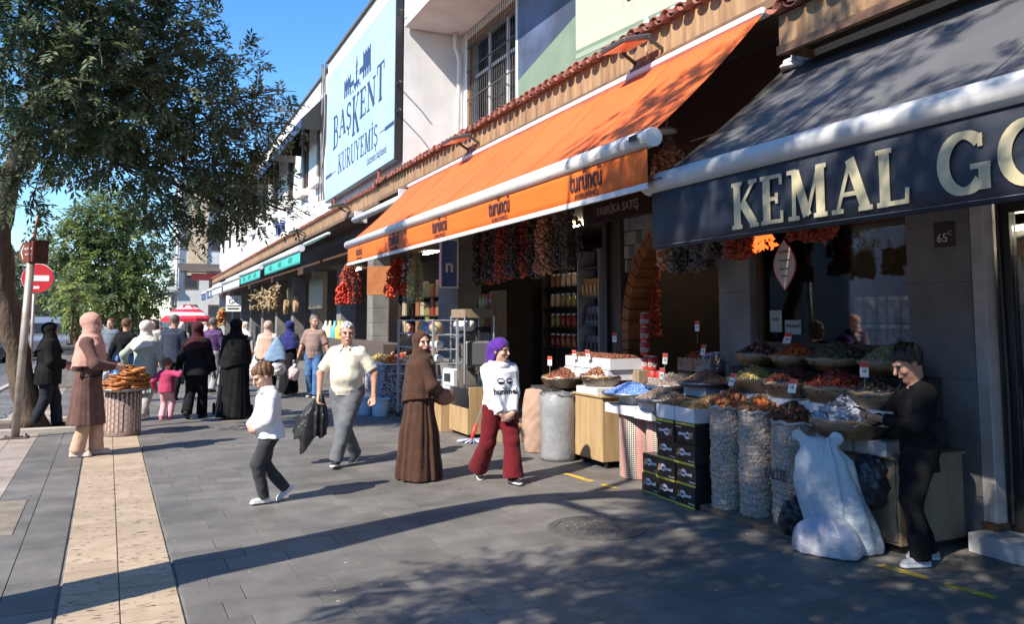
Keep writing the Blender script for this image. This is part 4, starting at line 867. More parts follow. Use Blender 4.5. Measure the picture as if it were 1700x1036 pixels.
    # ---- clothing
    if top:
        zh = hem * h - drop
        def ft(P):
            zs = [zh, hipz + .02 * h, hipz + .10 * h, hipz + .17 * h, hipz + .25 * h, shz + .012 * h]; lo_ = pose.get('loose', 1.)
            wx_ = np.array([.098, .098, .092 + .02 * (fat - 1), .098, .10, .066]) * h * lo_ * (1 + .5 * (fat - 1)); wy = np.array([.074, .076, .072 + .06 * (fat - 1), .076, .070, .042]) * h * lo_ * (1 + .75 * (fat - 1))
            cy = np.array([yT(z) for z in zs]) + np.array([.0, .005, .012, .006, 0, 0]) * h * (1 + 2 * (fat - 1))
            if pose.get('aline'): wx_[:2] *= 1 + pose['aline'] * np.array([1, .6]); wy[:2] *= 1 + pose['aline'] * np.array([1, .6])
            d = sloft(P, zs, wx_, wy, sx_, cy, np.array([.02, .016, .012, .006, 0, 0]) * pose.get('fold', 1.), 10, sd_)
            for i in (0, 1): d = smin(d, scap(P, nb + [0, -.008 * h, .004 * h], S_[i] * [.9, 1, 1], .034 * h, .038 * h), .03 * h)
            for i in (0, 1):
                e_ = E_[i] if sleeve == 'long' else S_[i] + (E_[i] - S_[i]) * .82
                s1 = scap(P, S_[i], e_, .037 * h * lo_, (.033 if sleeve == 'long' else .041) * h * lo_)
                if sleeve != 'long': ax = (E_[i] - S_[i]) / np.linalg.norm(E_[i] - S_[i]); s1 = np.maximum(s1, (P - e_) @ ax)
                d = smin(d, s1, .03 * h)
                if sleeve == 'long': ax = (W_[i] - E_[i]) / np.linalg.norm(W_[i] - E_[i]); s2 = np.maximum(scap(P, E_[i], W_[i], .033 * h * lo_, .025 * h * lo_), (P - W_[i] + ax * .012 * h) @ ax); d = smin(d, s2, .02 * h)
            d = smax(d, -scap(P, nb - [0, 0, .0], hc, .036 * h * (1 + .25 * (fat - 1)), .04 * h), .012 * h)
            return d + wr(P, .0016 if fine else .003, 24, sd_) * pose.get('wr', 1.) + wr(P[:, [1, 2, 0]], .0012, 17, sd_ + 4)
        sdfobj('top', ft, [lo[0], lo[1], min(zh, W_[0][2], W_[1][2]) - .04], [hi[0], hi[1], shz + .1 * h], rc, top, root)
    if trs:
        tm, fl, lz = trs
        def fp_(P):
            d = sell(P, (sx_, hy, hipz + .005 * h), np.array((.097, .074, .085)) * h * (1 + .4 * (fat - 1)))
            for i in (0, 1):
                q = A_[i] - (A_[i] - K_[i]) / np.linalg.norm(A_[i] - K_[i]) * .012 * h
                d = smin(d, scap(P, H_[i], K_[i], .056 * h * lz, .042 * h * lz), .03 * h); ax = (A_[i] - K_[i]) / np.linalg.norm(A_[i] - K_[i])
                d = smin(d, np.maximum(scap(P, K_[i], A_[i] + ax * .02 * h, .041 * h * lz, fl * h), (P - A_[i]) @ ax - .008 * h), .015 * h)
            d = np.maximum(d, P[:, 2] - hipz - .085 * h)
            return d + wr(P, .002 if fine else .003, 30, sd_ + 2)
        sdfobj('trousers', fp_, [lo[0], lo[1] - .06 * h, 0], [hi[0], hi[1] + .06 * h, hipz + .1 * h], rc, tm, root)
    if skirt:
        km, zt, zb, w0, w1, am = skirt
        def fs(P):
            zs = [zb * h, (zb * .6 + zt * .4) * h, (zb * .25 + zt * .75) * h, zt * h]
            d = sloft(P, zs, np.array([w1, w1 * .88, (w0 + w1) / 2 * .95, w0]) * h, np.array([w1 * .85, w1 * .72, w0 * .85, w0 * .72]) * h, sx_, hy, [am, am * .9, am * .6, am * .3], 18, sd_, .8)
            return d + wr(P, .002, 9, sd_)
        sdfobj('skirt', fs, [-w1 * 1.35 * h + sx_, -w1 * 1.3 * h, zb * h - .02], [w1 * 1.35 * h + sx_, w1 * 1.3 * h, zt * h + .02], rc, km, root)
    if shoes[0]:
        for i in (0, 1):
            a = A_[i]; q = rotm(-fy[i], fp[i]); L_ = .105 * h
            def loc_(P): return (P - a) @ q + np.array([0, 0, .040 * h])
            def fsh(P):
                Q = loc_(P); d = scap(Q, (0, -.022 * h, .022 * h), (0, L_ * .72, .012 * h), .025 * h, .0215 * h); d = smin(d, scap(Q, (0, -.012 * h, .03 * h), (0, 0, .045 * h), .024 * h, .022 * h), .015 * h)
                return np.maximum(d, .009 * h - Q[:, 2])
            def fso(P):
                Q = loc_(P); d = scap(Q * [1, 1, .2], (0, -.023 * h, .0), (0, L_ * .74, .0), .0265 * h, .0235 * h); return np.maximum(d, np.maximum(-Q[:, 2] + .0005, Q[:, 2] - .0135 * h))
            bl, bh = a - .13 * h, a + .13 * h
            so = sdfobj('shoe', fsh, bl, bh, .006 if fine else .01, shoes[0], root); sdfobj('sole', fso, bl, bh, .0045 if fine else .009, shoes[1] or shoes[0], so)
    info = dict(root=root, W=W_, E=E_, S=S_, A=A_, K=K_, hc=hc, Rm=Rm, hh=hh, nb=nb, h=h, rz=rz, shz=shz, hipz=hipz)
    M4 = Matrix.Translation(root.location) @ Matrix.Rotation(rz, 4, 'Z'); info['w'] = lambda p: M4 @ Vector([float(x) for x in p])
    return info
# ---------------------------------------------------------------- the people of the photograph
CR, CF = (.912, -.41), (.41, .912)         # camera right / forward on the ground
def dirn(r, f): return (CR[0] * r + CF[0] * f, CR[1] * r + CF[1] * f)
cl = lambda n, c, c2=None, b=.25: mat('cloth_' + n, c, .85, c2 or tuple(x * .93 for x in c), 14, 5, .55, 20, sheen=.1, spec=.2, bdist=.012)
H_gry = mat('hair_grey', (.36, .36, .37), .6, (.30, .30, .31), 40, 3, .4, 120); H_brn = mat('hair_brown', (.16, .075, .03), .55, (.09, .04, .018), 40, 3, .4, 120); H_blk = mat('hair_black', (.012, .010, .009), .45, (.025, .02, .018), 40, 3, .4, 120); H_salt = mat('hair_salt', (.16, .15, .14), .6, (.05, .05, .05), 60, 3, .3, 120)
W_fg = 'people nearest the stalls'
# man in the cream polo with a black jacket in his hand
man = person('grey-haired man in cream polo shirt and grey trousers carrying a black jacket', (2.28, 9.85), dirn(-.12, -1), 1.71, cl('cream', (.62, .58, .47), (.60, .56, .45)), (cl('grey_trs', (.105, .112, .125), (.125, .132, .145)), .043, 1.3), None, H_gry, None, (cl('navy_shoe', (.02, .025, .04)), M_soleW),
   dict(la=(.02, .16, .05), ra=(-.03, -.10, .06), lw=(-.195, .02, .47), rw=(.185, .05, .475), rf=25, lf=-6, lean=.015, lep=(-1, -.5, 0), rep=(1, -.5, 0), curl=.9, lp=(.3, 1, 0), wr=1.1, loose=1.0), 1.28, (-24, 2), skin=M_skin, fine=2, group=W_fg, sleeve='short', hem=.50, brow=H_salt)
def coll(inf, m, r=.047, z=.012):
    mb = MB(); n = 22; h = inf['h']; nb = inf['nb']
    for j in range(n + 1):
        a = R(-250 + 320 * j / n)
        for rr, zz in ((r, z + .028), (r * 1.18, z + .024), (r * 1.75, z - .012 - .012 * (1 if math.sin(a) > .3 else 0)), (r * 1.65, z - .016)): mb.v.append((nb[0] + rr * h * math.cos(a) * 1.05, nb[1] + .006 * h + rr * h * math.sin(a) * .95, nb[2] + zz * h))
    for j in range(n):
        for k in range(3): mb.f.append((j * 4 + k, j * 4 + k + 1, j * 4 + k + 5, j * 4 + k + 4)); mb.m.append(0)
    o = mb.build('collar', m, inf['root'], True); o.modifiers.new('s', 'SOLIDIFY').thickness = .004
coll(man, MATS['cloth_cream'], .038, -.004)
p = man['nb']; MB().box(-.004, .004, p[1] + .098, p[1] + .108, p[2] - .13, p[2] - .05).build('zip', M_alu, man['root'])
# woman all in brown
wom = person('woman in long dark brown dress and brown headscarf looking over her shoulder', (2.78, 8.62), dirn(.95, .3), 1.57, cl('brown', (.065, .030, .018), (.05, .022, .013)), None, (MATS['cloth_brown'], .66, .01, .115, .18, .065), None, (MATS['cloth_brown'], 'long'), (cl('pale_shoe', (.5, .47, .45)), None),
   dict(lw=(-.03, .13, .60), rw=(.04, .14, .59), lep=(-1, -.3, -.4), rep=(1, -.3, -.4), curl=1.0, loose=1.15, la=(-.05, -.02, .045), ra=(.05, .02, .045)), 1.12, (72, 0), fine=2, group=W_fg, hem=.5, skin=M_skin2)
o = sdfobj('shoulder_bag', lambda P: np.maximum(sell(P, (0, 0, 0), (.07, .12, .09)), np.abs(P[:, 0]) - .05), [-.1, -.15, -.12], [.1, .15, .12], .01, mat('tan_leather', (.26, .09, .045), .5), None, wom['w']((.05, .26, .86)), (0, 0, wom['rz'])); tag(o, 'small tan leather bag held in front of the woman in brown', 'bag')
# girl in the white hoodie
girl = person('girl in purple headscarf, white hoodie and dark red flared trousers', (3.50, 8.11), dirn(.42, -.9), 1.50, cl('white_hood', (.70, .71, .76), (.64, .65, .71)), (cl('crimson', (.12, .006, .011), (.105, .005, .009)), .074, 1.32), None, None, (cl('purple', (.085, .022, .24), (.06, .016, .19)), 'cap'), (cl('black_shoe', (.02, .02, .022)), M_soleW),
   dict(la=(-.05, .12, .05), ra=(.09, -.16, .085), rf=35, lw=(-.045, .13, .475), rw=(.04, .13, .465), lep=(-1, -.6, -.1), rep=(1, -.6, -.1), curl=.6, lh=(.8, .1, -.5), rh=(-.8, .1, -.5), lp=(0, -1, 0), rp=(0, -1, 0), loose=1.22, fold=1.4), 1.02, (-30, 5), .25, skin=M_skin2, fine=2, group=W_fg, hem=.475)
def chest(inf, z, x=0, push=.0):   # point on the front of the top
    return None
gr = girl['root']; gh = girl['h']
def frontpatch(inf, mb_fn, name, m):
    """shrink a flat print on to the chest"""
    o = mb_fn(m); o.name = name; me = o.data; tp = [c for c in COL.objects if c.parent == inf['root'] and c.name.startswith('top')][0]
    from mathutils.bvhtree import BVHTree
    bt = BVHTree.FromPolygons([v.co for v in tp.data.vertices], [list(q.vertices) for q in tp.data.polygons])
    bm_ = bmesh.new(); bm_.from_mesh(me); bmesh.ops.triangulate(bm_, faces=bm_.faces)
    for k in range(2):
        le = [e for e in bm_.edges if e.calc_length() > .02]
        if le: bmesh.ops.subdivide_edges(bm_, edges=le, cuts=1)
    for v in bm_.verts:
        hit = bt.ray_cast(Vector((v.co.x, 1., v.co.z)), Vector((0, -1, 0)))
        if hit[0] is not None: v.co.y = hit[0].y + .004
    bm_.to_mesh(me); bm_.free(); o.parent = inf['root']; return o
XR, ZR = (-1, 0, 0), (0, 0, 1)
frontpatch(girl, lambda m: text('hummel', (.0, .3, .615 * gh), XR, ZR, .085, m, None, bold=.03, th=0), 'lettering', M_black)
def logo(m):
    mb = MB()
    for s in (-1, 1):
        c = (s * .05, .70 * gh); pts = [(c[0] + .036 * math.cos(a), c[1] + .026 * math.sin(a)) for a in [R(180 + 180 * i / 10) for i in range(11)]]
        mb.add([(x, .3, z) for x, z in pts], [tuple(range(len(pts)))])
        ou = [(c[0] + .042 * math.cos(R(a)), c[1] + .003 + .036 * math.sin(R(a))) for a in range(0, 181, 18)]; inn = [(c[0] + .033 * math.cos(R(a)), c[1] + .003 + .026 * math.sin(R(a))) for a in range(0, 181, 18)]
        for i in range(10): mb.add([(q[0], .3, q[1]) for q in (ou[i], ou[i + 1], inn[i + 1], inn[i])], [(0, 1, 2, 3)])
    for k, w_ in ((0, .012), (1, .022), (2, .036)):
        z = .683 * gh - k * .02; t = .006 + .003 * k
        for s in (-1, 1): mb.add([(0, .3, z - .018), (s * w_, .3, z), (s * w_, .3, z + t), (0, .3, z - .018 + t)], [(0, 1, 2, 3)])
    return mb.build('mark', m)
frontpatch(girl, logo, 'chest_mark', M_black)
def fhood(P):
    q = P - girl['nb'] - [0, -.01, .0]; r_ = np.sqrt((q[:, 0] / 1.1) ** 2 + q[:, 1] ** 2) - .085; z = q[:, 2] - .012 - .35 * (-q[:, 1]) * .5
    return np.sqrt(r_ ** 2 + (z / 1.5) ** 2) - .026 + wr(P, .003, 30)
sdfobj('hood', fhood, girl['nb'] - .2, girl['nb'] + .2, .008, MATS['cloth_white_hood'], gr)
for s in (-1, 1): MB().tube([(s * .03, girl['nb'][1] + .10, girl['nb'][2] - .03), (s * .033, girl['nb'][1] + .125, girl['nb'][2] - .09), (s * .035, girl['nb'][1] + .125, girl['nb'][2] - .17)], .004, 6).build('drawstring', M_whp, gr)
# boy in the white shirt
boy = person('young boy in white shirt and black jeans looking down while walking', (1.15, 8.08), dirn(-.88, -.5), 1.30, cl('white_shirt', (.74, .75, .78), (.68, .69, .73)), (cl('black_jeans', (.030, .031, .036), (.045, .046, .052)), .037, 1.15), None, H_brn, None, (cl('white_shoe', (.66, .65, .63)), M_soleW),
   dict(la=(-.03, .04, .05), ra=(.05, -.13, .08), rf=38, lw=(-.03, .13, .535), rw=(.02, .145, .55), lep=(-1, -.4, -.3), rep=(1, -.5, -.3), lh=(.9, .1, -.2), rh=(-.9, .1, -.25), lp=(0, -1, 0), rp=(0, -1, 0), curl=.6, loose=1.2, fold=1.5, lean=.02, aline=.16), 1., (-6, 26), .9, skin=M_skin2, fine=2, group=W_fg, hem=.465)
coll(boy, MATS['cloth_white_shirt'], .046, .01)
# boy with phone
pb = person('boy in black reading his phone beside the stone pillar', (5.06, 4.23), dirn(-.97, -.05), 1.53, M_black, (M_black, .045, 1.0), None, H_blk, None, (cl('grey_sneaker', (.42, .42, .43)), M_soleW),
   dict(la=(-.06, .05, .045), ra=(.05, -.05, .045), lw=(-.035, .19, .655), rw=(.03, .20, .64), lep=(-1, -.4, -.6), rep=(1, -.4, -.6), lh=(.25, .9, .25), rh=(-.25, .9, .2), lp=(.4, 0, 1), rp=(-.4, 0, 1), curl=.9, loose=1.02, lean=.0), .95, (4, 26), .45, fine=2, sh_w=.9, group=W_fg, hem=.42)
MB().box(-.036, .036, -.075, .075, -.005, .005).build('phone', mat('phone_black', (.02, .02, .022), .2), None, False, pb['w']((0, .375, 1.045)), (R(28), 0, pb['rz']), .004); tag(COL.objects['phone'], 'dark phone in the hands of the boy in black', 'phone')

# woman with pink headscarf by the simit stand
pw = person('woman in pale pink headscarf and long mauve brown coat beside the simit stand', (-.57, 11.75), dirn(1, .25), 1.78, cl('mauve', (.125, .066, .055), (.10, .052, .044)), (cl('beige', (.50, .33, .23)), .05, 1.0), (MATS['cloth_mauve'], .62, .22, .105, .15, .03), None, (cl('pink', (.52, .29, .235), (.46, .25, .2)), 'chest'), (cl('beige_shoe', (.55, .46, .38)), None),
   dict(lw=(-.05, .17, .63), rw=(.06, .19, .62), lep=(-1, -.5, -.5), rep=(1, -.5, -.5), curl=.9, la=(-.05, .06, .045), ra=(.05, -.04, .045), loose=1.08), 1.05, (10, 0), fine=1, hem=.42, skin=M_skin2)
MB().tube([pw['w']((.17, .05, 1.42)), pw['w']((.20, .0, 1.2)), pw['w']((.22, -.04, .98)), pw['w']((.15, .16, 1.0)), pw['w']((.1, .22, 1.15))], .012, 6).build('bag_strap', M_black); tag(COL.objects['bag_strap'], 'thin dark strap across the mauve coat of the woman by the simit stand', 'strap')
bk = person('woman in black with black headscarf standing by the tree trunk', (-1.30, 14.95), dirn(.9, .5), 1.66, M_black, (cl('navy_trs', (.016, .02, .032)), .05, 1.2), None, None, (M_black, 'short'), (cl('dark_shoe', (.02, .02, .02)), None), dict(lw=(-.08, .16, .60), rw=(.1, .15, .58), loose=1.25, aline=.2, la=(-.06, .1, .045), ra=(.05, -.1, .05)), 1.1, (-10, 0), fine=1, hem=.42)
# the walkers further up
person('woman in pale grey-green belted coat and white headscarf seen from behind', (.10, 15.51), dirn(.1, 1), 1.68, cl('sage', (.34, .39, .35), (.29, .335, .30)), (cl('grey_pale', (.34, .35, .33)), .05, 1.1), (MATS['cloth_sage'], .58, .27, .10, .135, .03), None, (cl('offwhite', (.62, .59, .55)), 'short'), (cl('white_shoe2', (.7, .7, .7)), None), dict(la=(-.04, .1, .05), ra=(.04, -.1, .06), lw=(-.2, -.0, .52), rw=(.18, .08, .5), loose=1.12), 1.1, fine=1, hem=.5, face=False)
person('toddler in raspberry pink jumper and pale pink trousers', (.45, 15.3), dirn(.05, 1), 1.04, cl('raspberry', (.42, .045, .12)), (cl('palepink', (.62, .33, .36)), .05, 1.15), None, H_brn, None, (cl('pink_shoe', (.6, .2, .25)), None), dict(la=(-.04, -.05, .06), ra=(.04, .06, .05), lw=(-.2, .0, .5), rw=(.2, .06, .78), loose=1.25), 1.1, kid=1., fine=1, hem=.45, face=False, skin=M_skin2)
person('woman in black coat and maroon headscarf holding the toddler by the hand', (.92, 15.35), dirn(.0, 1), 1.66, M_black, (M_black, .055, 1.2), None, None, (cl('maroon', (.05, .008, .015)), 'short'), (cl('dark_shoe2', (.02, .02, .02)), None), dict(la=(-.04, -.12, .08), lf=30, ra=(.04, .08, .045), lw=(-.22, .05, .47), rw=(.17, .05, .46), loose=1.18, aline=.15), 1.08, fine=1, hem=.45, face=False)
person('woman in full black cloak pushing a stroller', (1.52, 15.05), dirn(.05, 1), 1.72, None, None, (M_black, .83, .02, .125, .165, .03), None, (M_black, 'long'), (None, None), dict(lw=(-.08, .2, .56), rw=(.08, .2, .56)), 1.2, fine=1, face=False)
str_ = empty('stroller', (1.56, 15.62, 0), 0, 'dark stroller pushed by the woman in the black cloak', 'stroller')
for s in (-1, 1):
    for yy in (-.28, .3):
        MB().prism([(.10 * math.cos(a * .5236), .10 * math.sin(a * .5236)) for a in range(12)], (s * .27, yy, .1), EY, EZ, (.04 * s, 0, 0)).build('wheel', M_black, str_)
    MB().tube([(s * .25, -.3, .12), (s * .24, .0, .5), (s * .22, -.45, 1.0)], .014, 6).build('frame_bar', M_alu, str_); MB().tube([(s * .25, .3, .12), (s * .24, 0, .5)], .014, 6).build('frame_bar', M_alu, str_)
MB().tube([(-.22, -.45, 1.0), (.22, -.45, 1.0)], .018, 6).build('handle', M_black, str_)
sdfobj('seat', lambda P: np.maximum(sell(P, (0, .05, .55), (.22, .3, .3)), -sell(P, (0, .2, .65), (.19, .3, .22))), [-.3, -.35, .2], [.3, .4, .95], .02, M_black, str_)
person('man in navy jacket walking away under the far awnings', (.66, 18.6), dirn(0, 1), 1.80, cl('navyj', (.022, .03, .055), (.03, .038, .065)), (M_black, .05, 1.1), None, H_salt, None, (M_black, None), dict(la=(-.05, .1, .05), ra=(.05, -.1, .06), loose=1.12), 1.12, fine=1, hem=.45, face=False)
person('man in black sweater and blue jeans carrying white and blue bags', (-.25, 18.8), dirn(.1, 1), 1.72, M_black, (cl('jeans', (.07, .16, .34), (.05, .12, .27)), .045, 1.08), None, H_brn, None, (M_black, None), dict(la=(-.05, -.08, .05), ra=(.05, .1, .05), lw=(-.2, -.02, .46), rw=(.16, .1, .5)), 1.08, fine=1, hem=.48, face=False)
person('man in purple checked shirt carrying a white carrier bag', (1.55, 20.4), dirn(.05, 1), 1.74, mat('purple_check', (.10, .035, .15), .8, (.04, .02, .07), 30, 1, voro=28), (cl('lightgrey_trs', (.30, .30, .32)), .045, 1.05), None, H_salt, None, (M_black, None), dict(la=(-.05, .1, .05), ra=(.05, -.1, .06), rw=(.2, .02, .45)), 1.1, fine=1, hem=.48, face=False)
person('child in white top and grey patterned leggings facing the camera', (1.85, 22.2), dirn(0, -1), 1.35, cl('white_kid', (.65, .65, .66)), (cl('grey_leg', (.36, .35, .36)), .045, 1.05), None, H_brn, None, (M_black, None), dict(la=(-.05, .05, .05), ra=(.05, -.06, .06)), 1., kid=.6, hem=.48, skin=M_skin2)
person('woman in beige pink headscarf and cream coat with a denim bag', (2.55, 18.6), dirn(.1, 1), 1.66, cl('creamcoat', (.60, .50, .44)), (M_black, .06, 1.3), None, None, (cl('dustypink', (.47, .32, .25)), 'long'), (M_black, None), dict(lw=(-.17, .05, .46), rw=(.15, .1, .5), loose=1.12), 1.05, fine=1, hem=.47, face=False)
person('woman in navy headscarf and black dress at the spice shop', (3.12, 19.3), dirn(.3, .9), 1.66, cl('navytop', (.015, .015, .03)), None, (M_black, .62, .03, .1, .14, .03), None, (cl('royal', (.02, .025, .13)), 'chest'), (cl('greyshoe', (.5, .5, .5)), None), dict(lw=(-.1, .15, .6), rw=(.1, .15, .6)), 1.05, fine=1, hem=.5, face=False)
tee = person('man in brown-grey T-shirt and blue jeans holding shopping bags', (3.50, 18.35), dirn(-.1, -1), 1.78, cl('taupe', (.27, .19, .165), (.23, .16, .14)), (MATS['cloth_jeans'], .045, 1.08), None, H_salt, None, (cl('navy_shoe2', (.03, .035, .05)), M_soleW), dict(la=(-.05, .06, .05), ra=(.05, -.06, .05), lw=(-.2, .02, .46), rw=(.2, .03, .47), lep=(-1, -.4, 0)), 1.12, (-48, -4), fine=1, sleeve='short', hem=.48, beard=mat('stubble', (.17, .11, .085), .7))
far_ppl = [(-1.1, 27, 'man in grey jacket', (.16, .17, .18), 1.72, -1, 0), (-.7, 24.5, 'man with grey moustache in blue-grey shirt', (.13, .16, .2), 1.72, -1, 0), (.35, 25, 'man in pale shirt looking between the walkers', (.5, .45, .4), 1.7, -1, 0), (1.0, 23.5, 'woman in white headscarf and cream dress', (.58, .5, .44), 1.62, 1, 1), (2.4, 24, 'woman in black with dark headscarf facing the camera', (.02, .02, .02), 1.62, -1, 2), (2.1, 27, 'man in dark green jacket', (.05, .07, .06), 1.72, 1, 0), (2.9, 26, 'woman in grey scarf by the spice shop', (.25, .24, .24), 1.62, -1, 1), (-1.5, 34, 'man in white shirt far up the street', (.6, .6, .6), 1.75, -1, 0), (-.4, 33, 'man in dark jacket far up the street', (.03, .03, .04), 1.75, 1, 0), (.6, 36, 'woman in red jacket far up the street', (.35, .05, .05), 1.64, 1, 2), (1.7, 35, 'man in brown coat far up the street', (.12, .08, .05), 1.75, -1, 0), (-2.2, 40, 'man in blue shirt by the far tree', (.1, .16, .3), 1.75, -1, 0), (2.6, 38, 'woman in beige coat far up the street', (.4, .32, .25), 1.64, -1, 1)]
for i, (x, y, lb, c, h, s, sc_) in enumerate(far_ppl):
    person(lb, (x, y), dirn(.15 * ((i % 3) - 1), s), h, cl('far%d' % i, c), (cl('fartrs%d' % (i % 3), ((.03, .03, .035), (.06, .1, .2), (.12, .11, .1))[i % 3]), .048, 1.1), None, None if sc_ else (H_salt, H_brn, H_blk)[i % 3], (None, (cl('farsc', (.6, .57, .53)), 'short'), (M_black, 'short'))[sc_], (M_black, None), dict(la=(-.05, .08, .05), ra=(.05, -.08, .05)), 1.08, group='people further up the street', hem=.46, face=False)
shk = person('shopkeeper in black standing behind the fruit counter', (5.15, 16.6), dirn(-.6, -.8), 1.68, M_black, (M_black, .05, 1.1), None, H_blk, None, (M_black, None), dict(lw=(-.1, .2, .6), rw=(.1, .2, .6)), 1.1, fine=0, hem=.45, face=False, group='people in the shops')
# ---------------------------------------------------------------- what they carry
def bagobj(name, label, c, r, m, seed=1, grp=None, knot=True):
    def fb(P):
        d = sell(P, (0, 0, 0), r); d = smin(d, scap(P, (0, 0, r[2] * .7), (0, 0, r[2] * 1.55), r[0] * .35, r[0] * .12), .06) if knot else d
        return d + wr(P, .008, 40, seed) + wr(P[:, [1, 2, 0]], .006, 55, seed + 1)
    o = sdfobj(name, fb, [-r[0] * 1.4, -r[1] * 1.4, -r[2] * 1.3], [r[0] * 1.4, r[1] * 1.4, r[2] * 1.8], .012, m, None, c, (0, 0, seed)); return tag(o, label, 'bag', grp)
M_pb = mat('white_plastic', (.66, .67, .68), .35, (.55, .56, .58), 12, 4, .4, 40); M_pb2 = mat('pinkish_plastic', (.62, .50, .50), .35, (.5, .36, .36), 8, 4, .4, 40)
w0 = tee['w'](tee['W'][0]); w1 = tee['w'](tee['W'][1])
bagobj('carrier_bag', 'bulging silver-grey plastic bag carried by the man in the brown T-shirt', w1 + Vector((-.42, -.05, -.22)), (.19, .16, .16), mat('grey_plastic', (.45, .45, .46), .3, (.22, .22, .23), 9, 4, .5, 40, lo=.45, hi=.6), 1)
bagobj('carrier_bag', 'pinkish plastic bag carried by the man in the brown T-shirt', w1 + Vector((-.1, -.1, -.32)), (.13, .12, .16), M_pb2, 2)
bagobj('carrier_bag', 'white carrier bag carried by the man in the purple checked shirt', (1.9, 20.3, .62), (.17, .12, .19), M_pb, 3)
bagobj('carrier_bag', 'white carrier bag carried by the man in the black sweater', (-.62, 18.7, .55), (.12, .1, .17), M_pb, 4)
bagobj('carrier_bag', 'blue carrier bag carried by the man in the black sweater', (-.42, 18.65, .5), (.1, .1, .17), mat('blue_plastic', (.12, .32, .62), .35), 5)
bagobj('carrier_bag', 'white plastic bag beside the woman in the cream coat', (2.25, 18.3, .62), (.14, .13, .2), M_pb, 6)
def fdn(P):
    a = np.interp(P[:, 2], [-.22, -.1, .1, .3], [.23, .22, .15, .03]); d = (np.sqrt((np.abs(P[:, 0] - .1 * P[:, 2]) / a) ** 3 + (np.abs(P[:, 1]) / .07) ** 2.) - 1) * .07
    return np.maximum(d, np.maximum(-.2 + .02 * np.sin(P[:, 0] * 15) - P[:, 2], P[:, 2] - .3)) + wr(P, .003, 25)
tag(sdfobj('denim_bag', fdn, [-.3, -.12, -.25], [.3, .12, .33], .012, mat('denim', (.16, .27, .42), .85, (.22, .33, .48), 12, 4, .2, 90), None, (2.70, 18.36, 1.02), (0, 0, -.3)), 'light blue denim shoulder bag on the woman in the cream coat', 'bag')
# black jacket hanging from the man's right hand
jw = man['w'](man['W'][0] if man['w'](man['W'][0]).x < man['w'](man['W'][1]).x else man['W'][1]); jw.z -= .05
def fjk(P):
    th = np.arctan2(P[:, 1], P[:, 0]); z = -P[:, 2]; x, y = P[:, 0] + .35 * z, P[:, 1]
    a = np.interp(z, [-.05, .02, .2, .42, .6], [.03, .06, .15, .19, .16]); b = np.interp(z, [-.05, .02, .2, .42, .6], [.03, .045, .07, .085, .07]); m = 1 + .2 * np.sin(7 * th + 2 * z) + .12 * np.sin(15 * th + 3 * z)
    zb = .5 + .09 * np.sin(x * 19 + 1) + .05 * np.sin(x * 41)
    return np.maximum((np.sqrt((x / (a * m)) ** 2 + (y / (b * m)) ** 2) - 1) * np.minimum(a, b) * .7, np.maximum(z - zb, -.05 - z)) + wr(P, .0015, 30, 3)
o = sdfobj('jacket', fjk, [-.5, -.2, -.75], [.3, .2, .1], .009, mat('black_nylon', (.012, .012, .013), .4, (.02, .02, .022), 14, 4, .4, 60), None, jw, (0, 0, man['rz'] + math.pi if False else -YAW)); tag(o, 'crumpled black jacket hanging from the hand of the man in cream', 'jacket')
# ================================================================ TREES
def leafmat(name, c, c2):
    if name in MATS: return MATS[name]
    m = bpy.data.materials.new(name); m.use_nodes = True; MATS[name] = m; t = m.node_tree; n = t.nodes; L = t.links; b = n['Principled BSDF']; b.inputs['Roughness'].default_value = .5; b.inputs['Specular IOR Level'].default_value = .35
    tc = n.new('ShaderNodeTexCoord'); tx = n.new('ShaderNodeTexNoise'); tx.inputs['Scale'].default_value = 1.3; tx.inputs['Detail'].default_value = 3; L.new(tc.outputs['Object'], tx.inputs['Vector'])
    mx = n.new('ShaderNodeMix'); mx.data_type = 'RGBA'; mx.inputs[6].default_value = (*c, 1); mx.inputs[7].default_value = (*c2, 1); mr = n.new('ShaderNodeMapRange'); mr.inputs[1].default_value = .35; mr.inputs[2].default_value = .65; L.new(tx.outputs[0], mr.inputs[0]); L.new(mr.outputs[0], mx.inputs[0]); L.new(mx.outputs[2], b.inputs['Base Color'])
    tr = n.new('ShaderNodeBsdfTranslucent'); L.new(mx.outputs[2], tr.inputs[0]); ms = n.new('ShaderNodeMixShader'); ms.inputs[0].default_value = .45; L.new(b.outputs[0], ms.inputs[1]); L.new(tr.outputs[0], ms.inputs[2]); L.new(ms.outputs[0], n['Material Output'].inputs[0]); return m
M_bark = mat('bark', (.115, .080, .055), .9, (.065, .045, .032), 9, 7, .9, 22, stretch=(1, 1, .35), bdist=.03)
LM = [leafmat('leaf_a', (.095, .135, .065), (.15, .20, .105)), leafmat('leaf_b', (.062, .092, .046), (.10, .14, .074)), leafmat('leaf_c', (.22, .26, .16), (.17, .21, .12))]
LY = [leafmat('leaf_y', (.27, .33, .09), (.18, .24, .075)), leafmat('leaf_y2', (.16, .22, .085), (.115, .17, .07)), leafmat('leaf_y3', (.13, .175, .085), (.095, .135, .065))]
rng = np.random.default_rng(5)
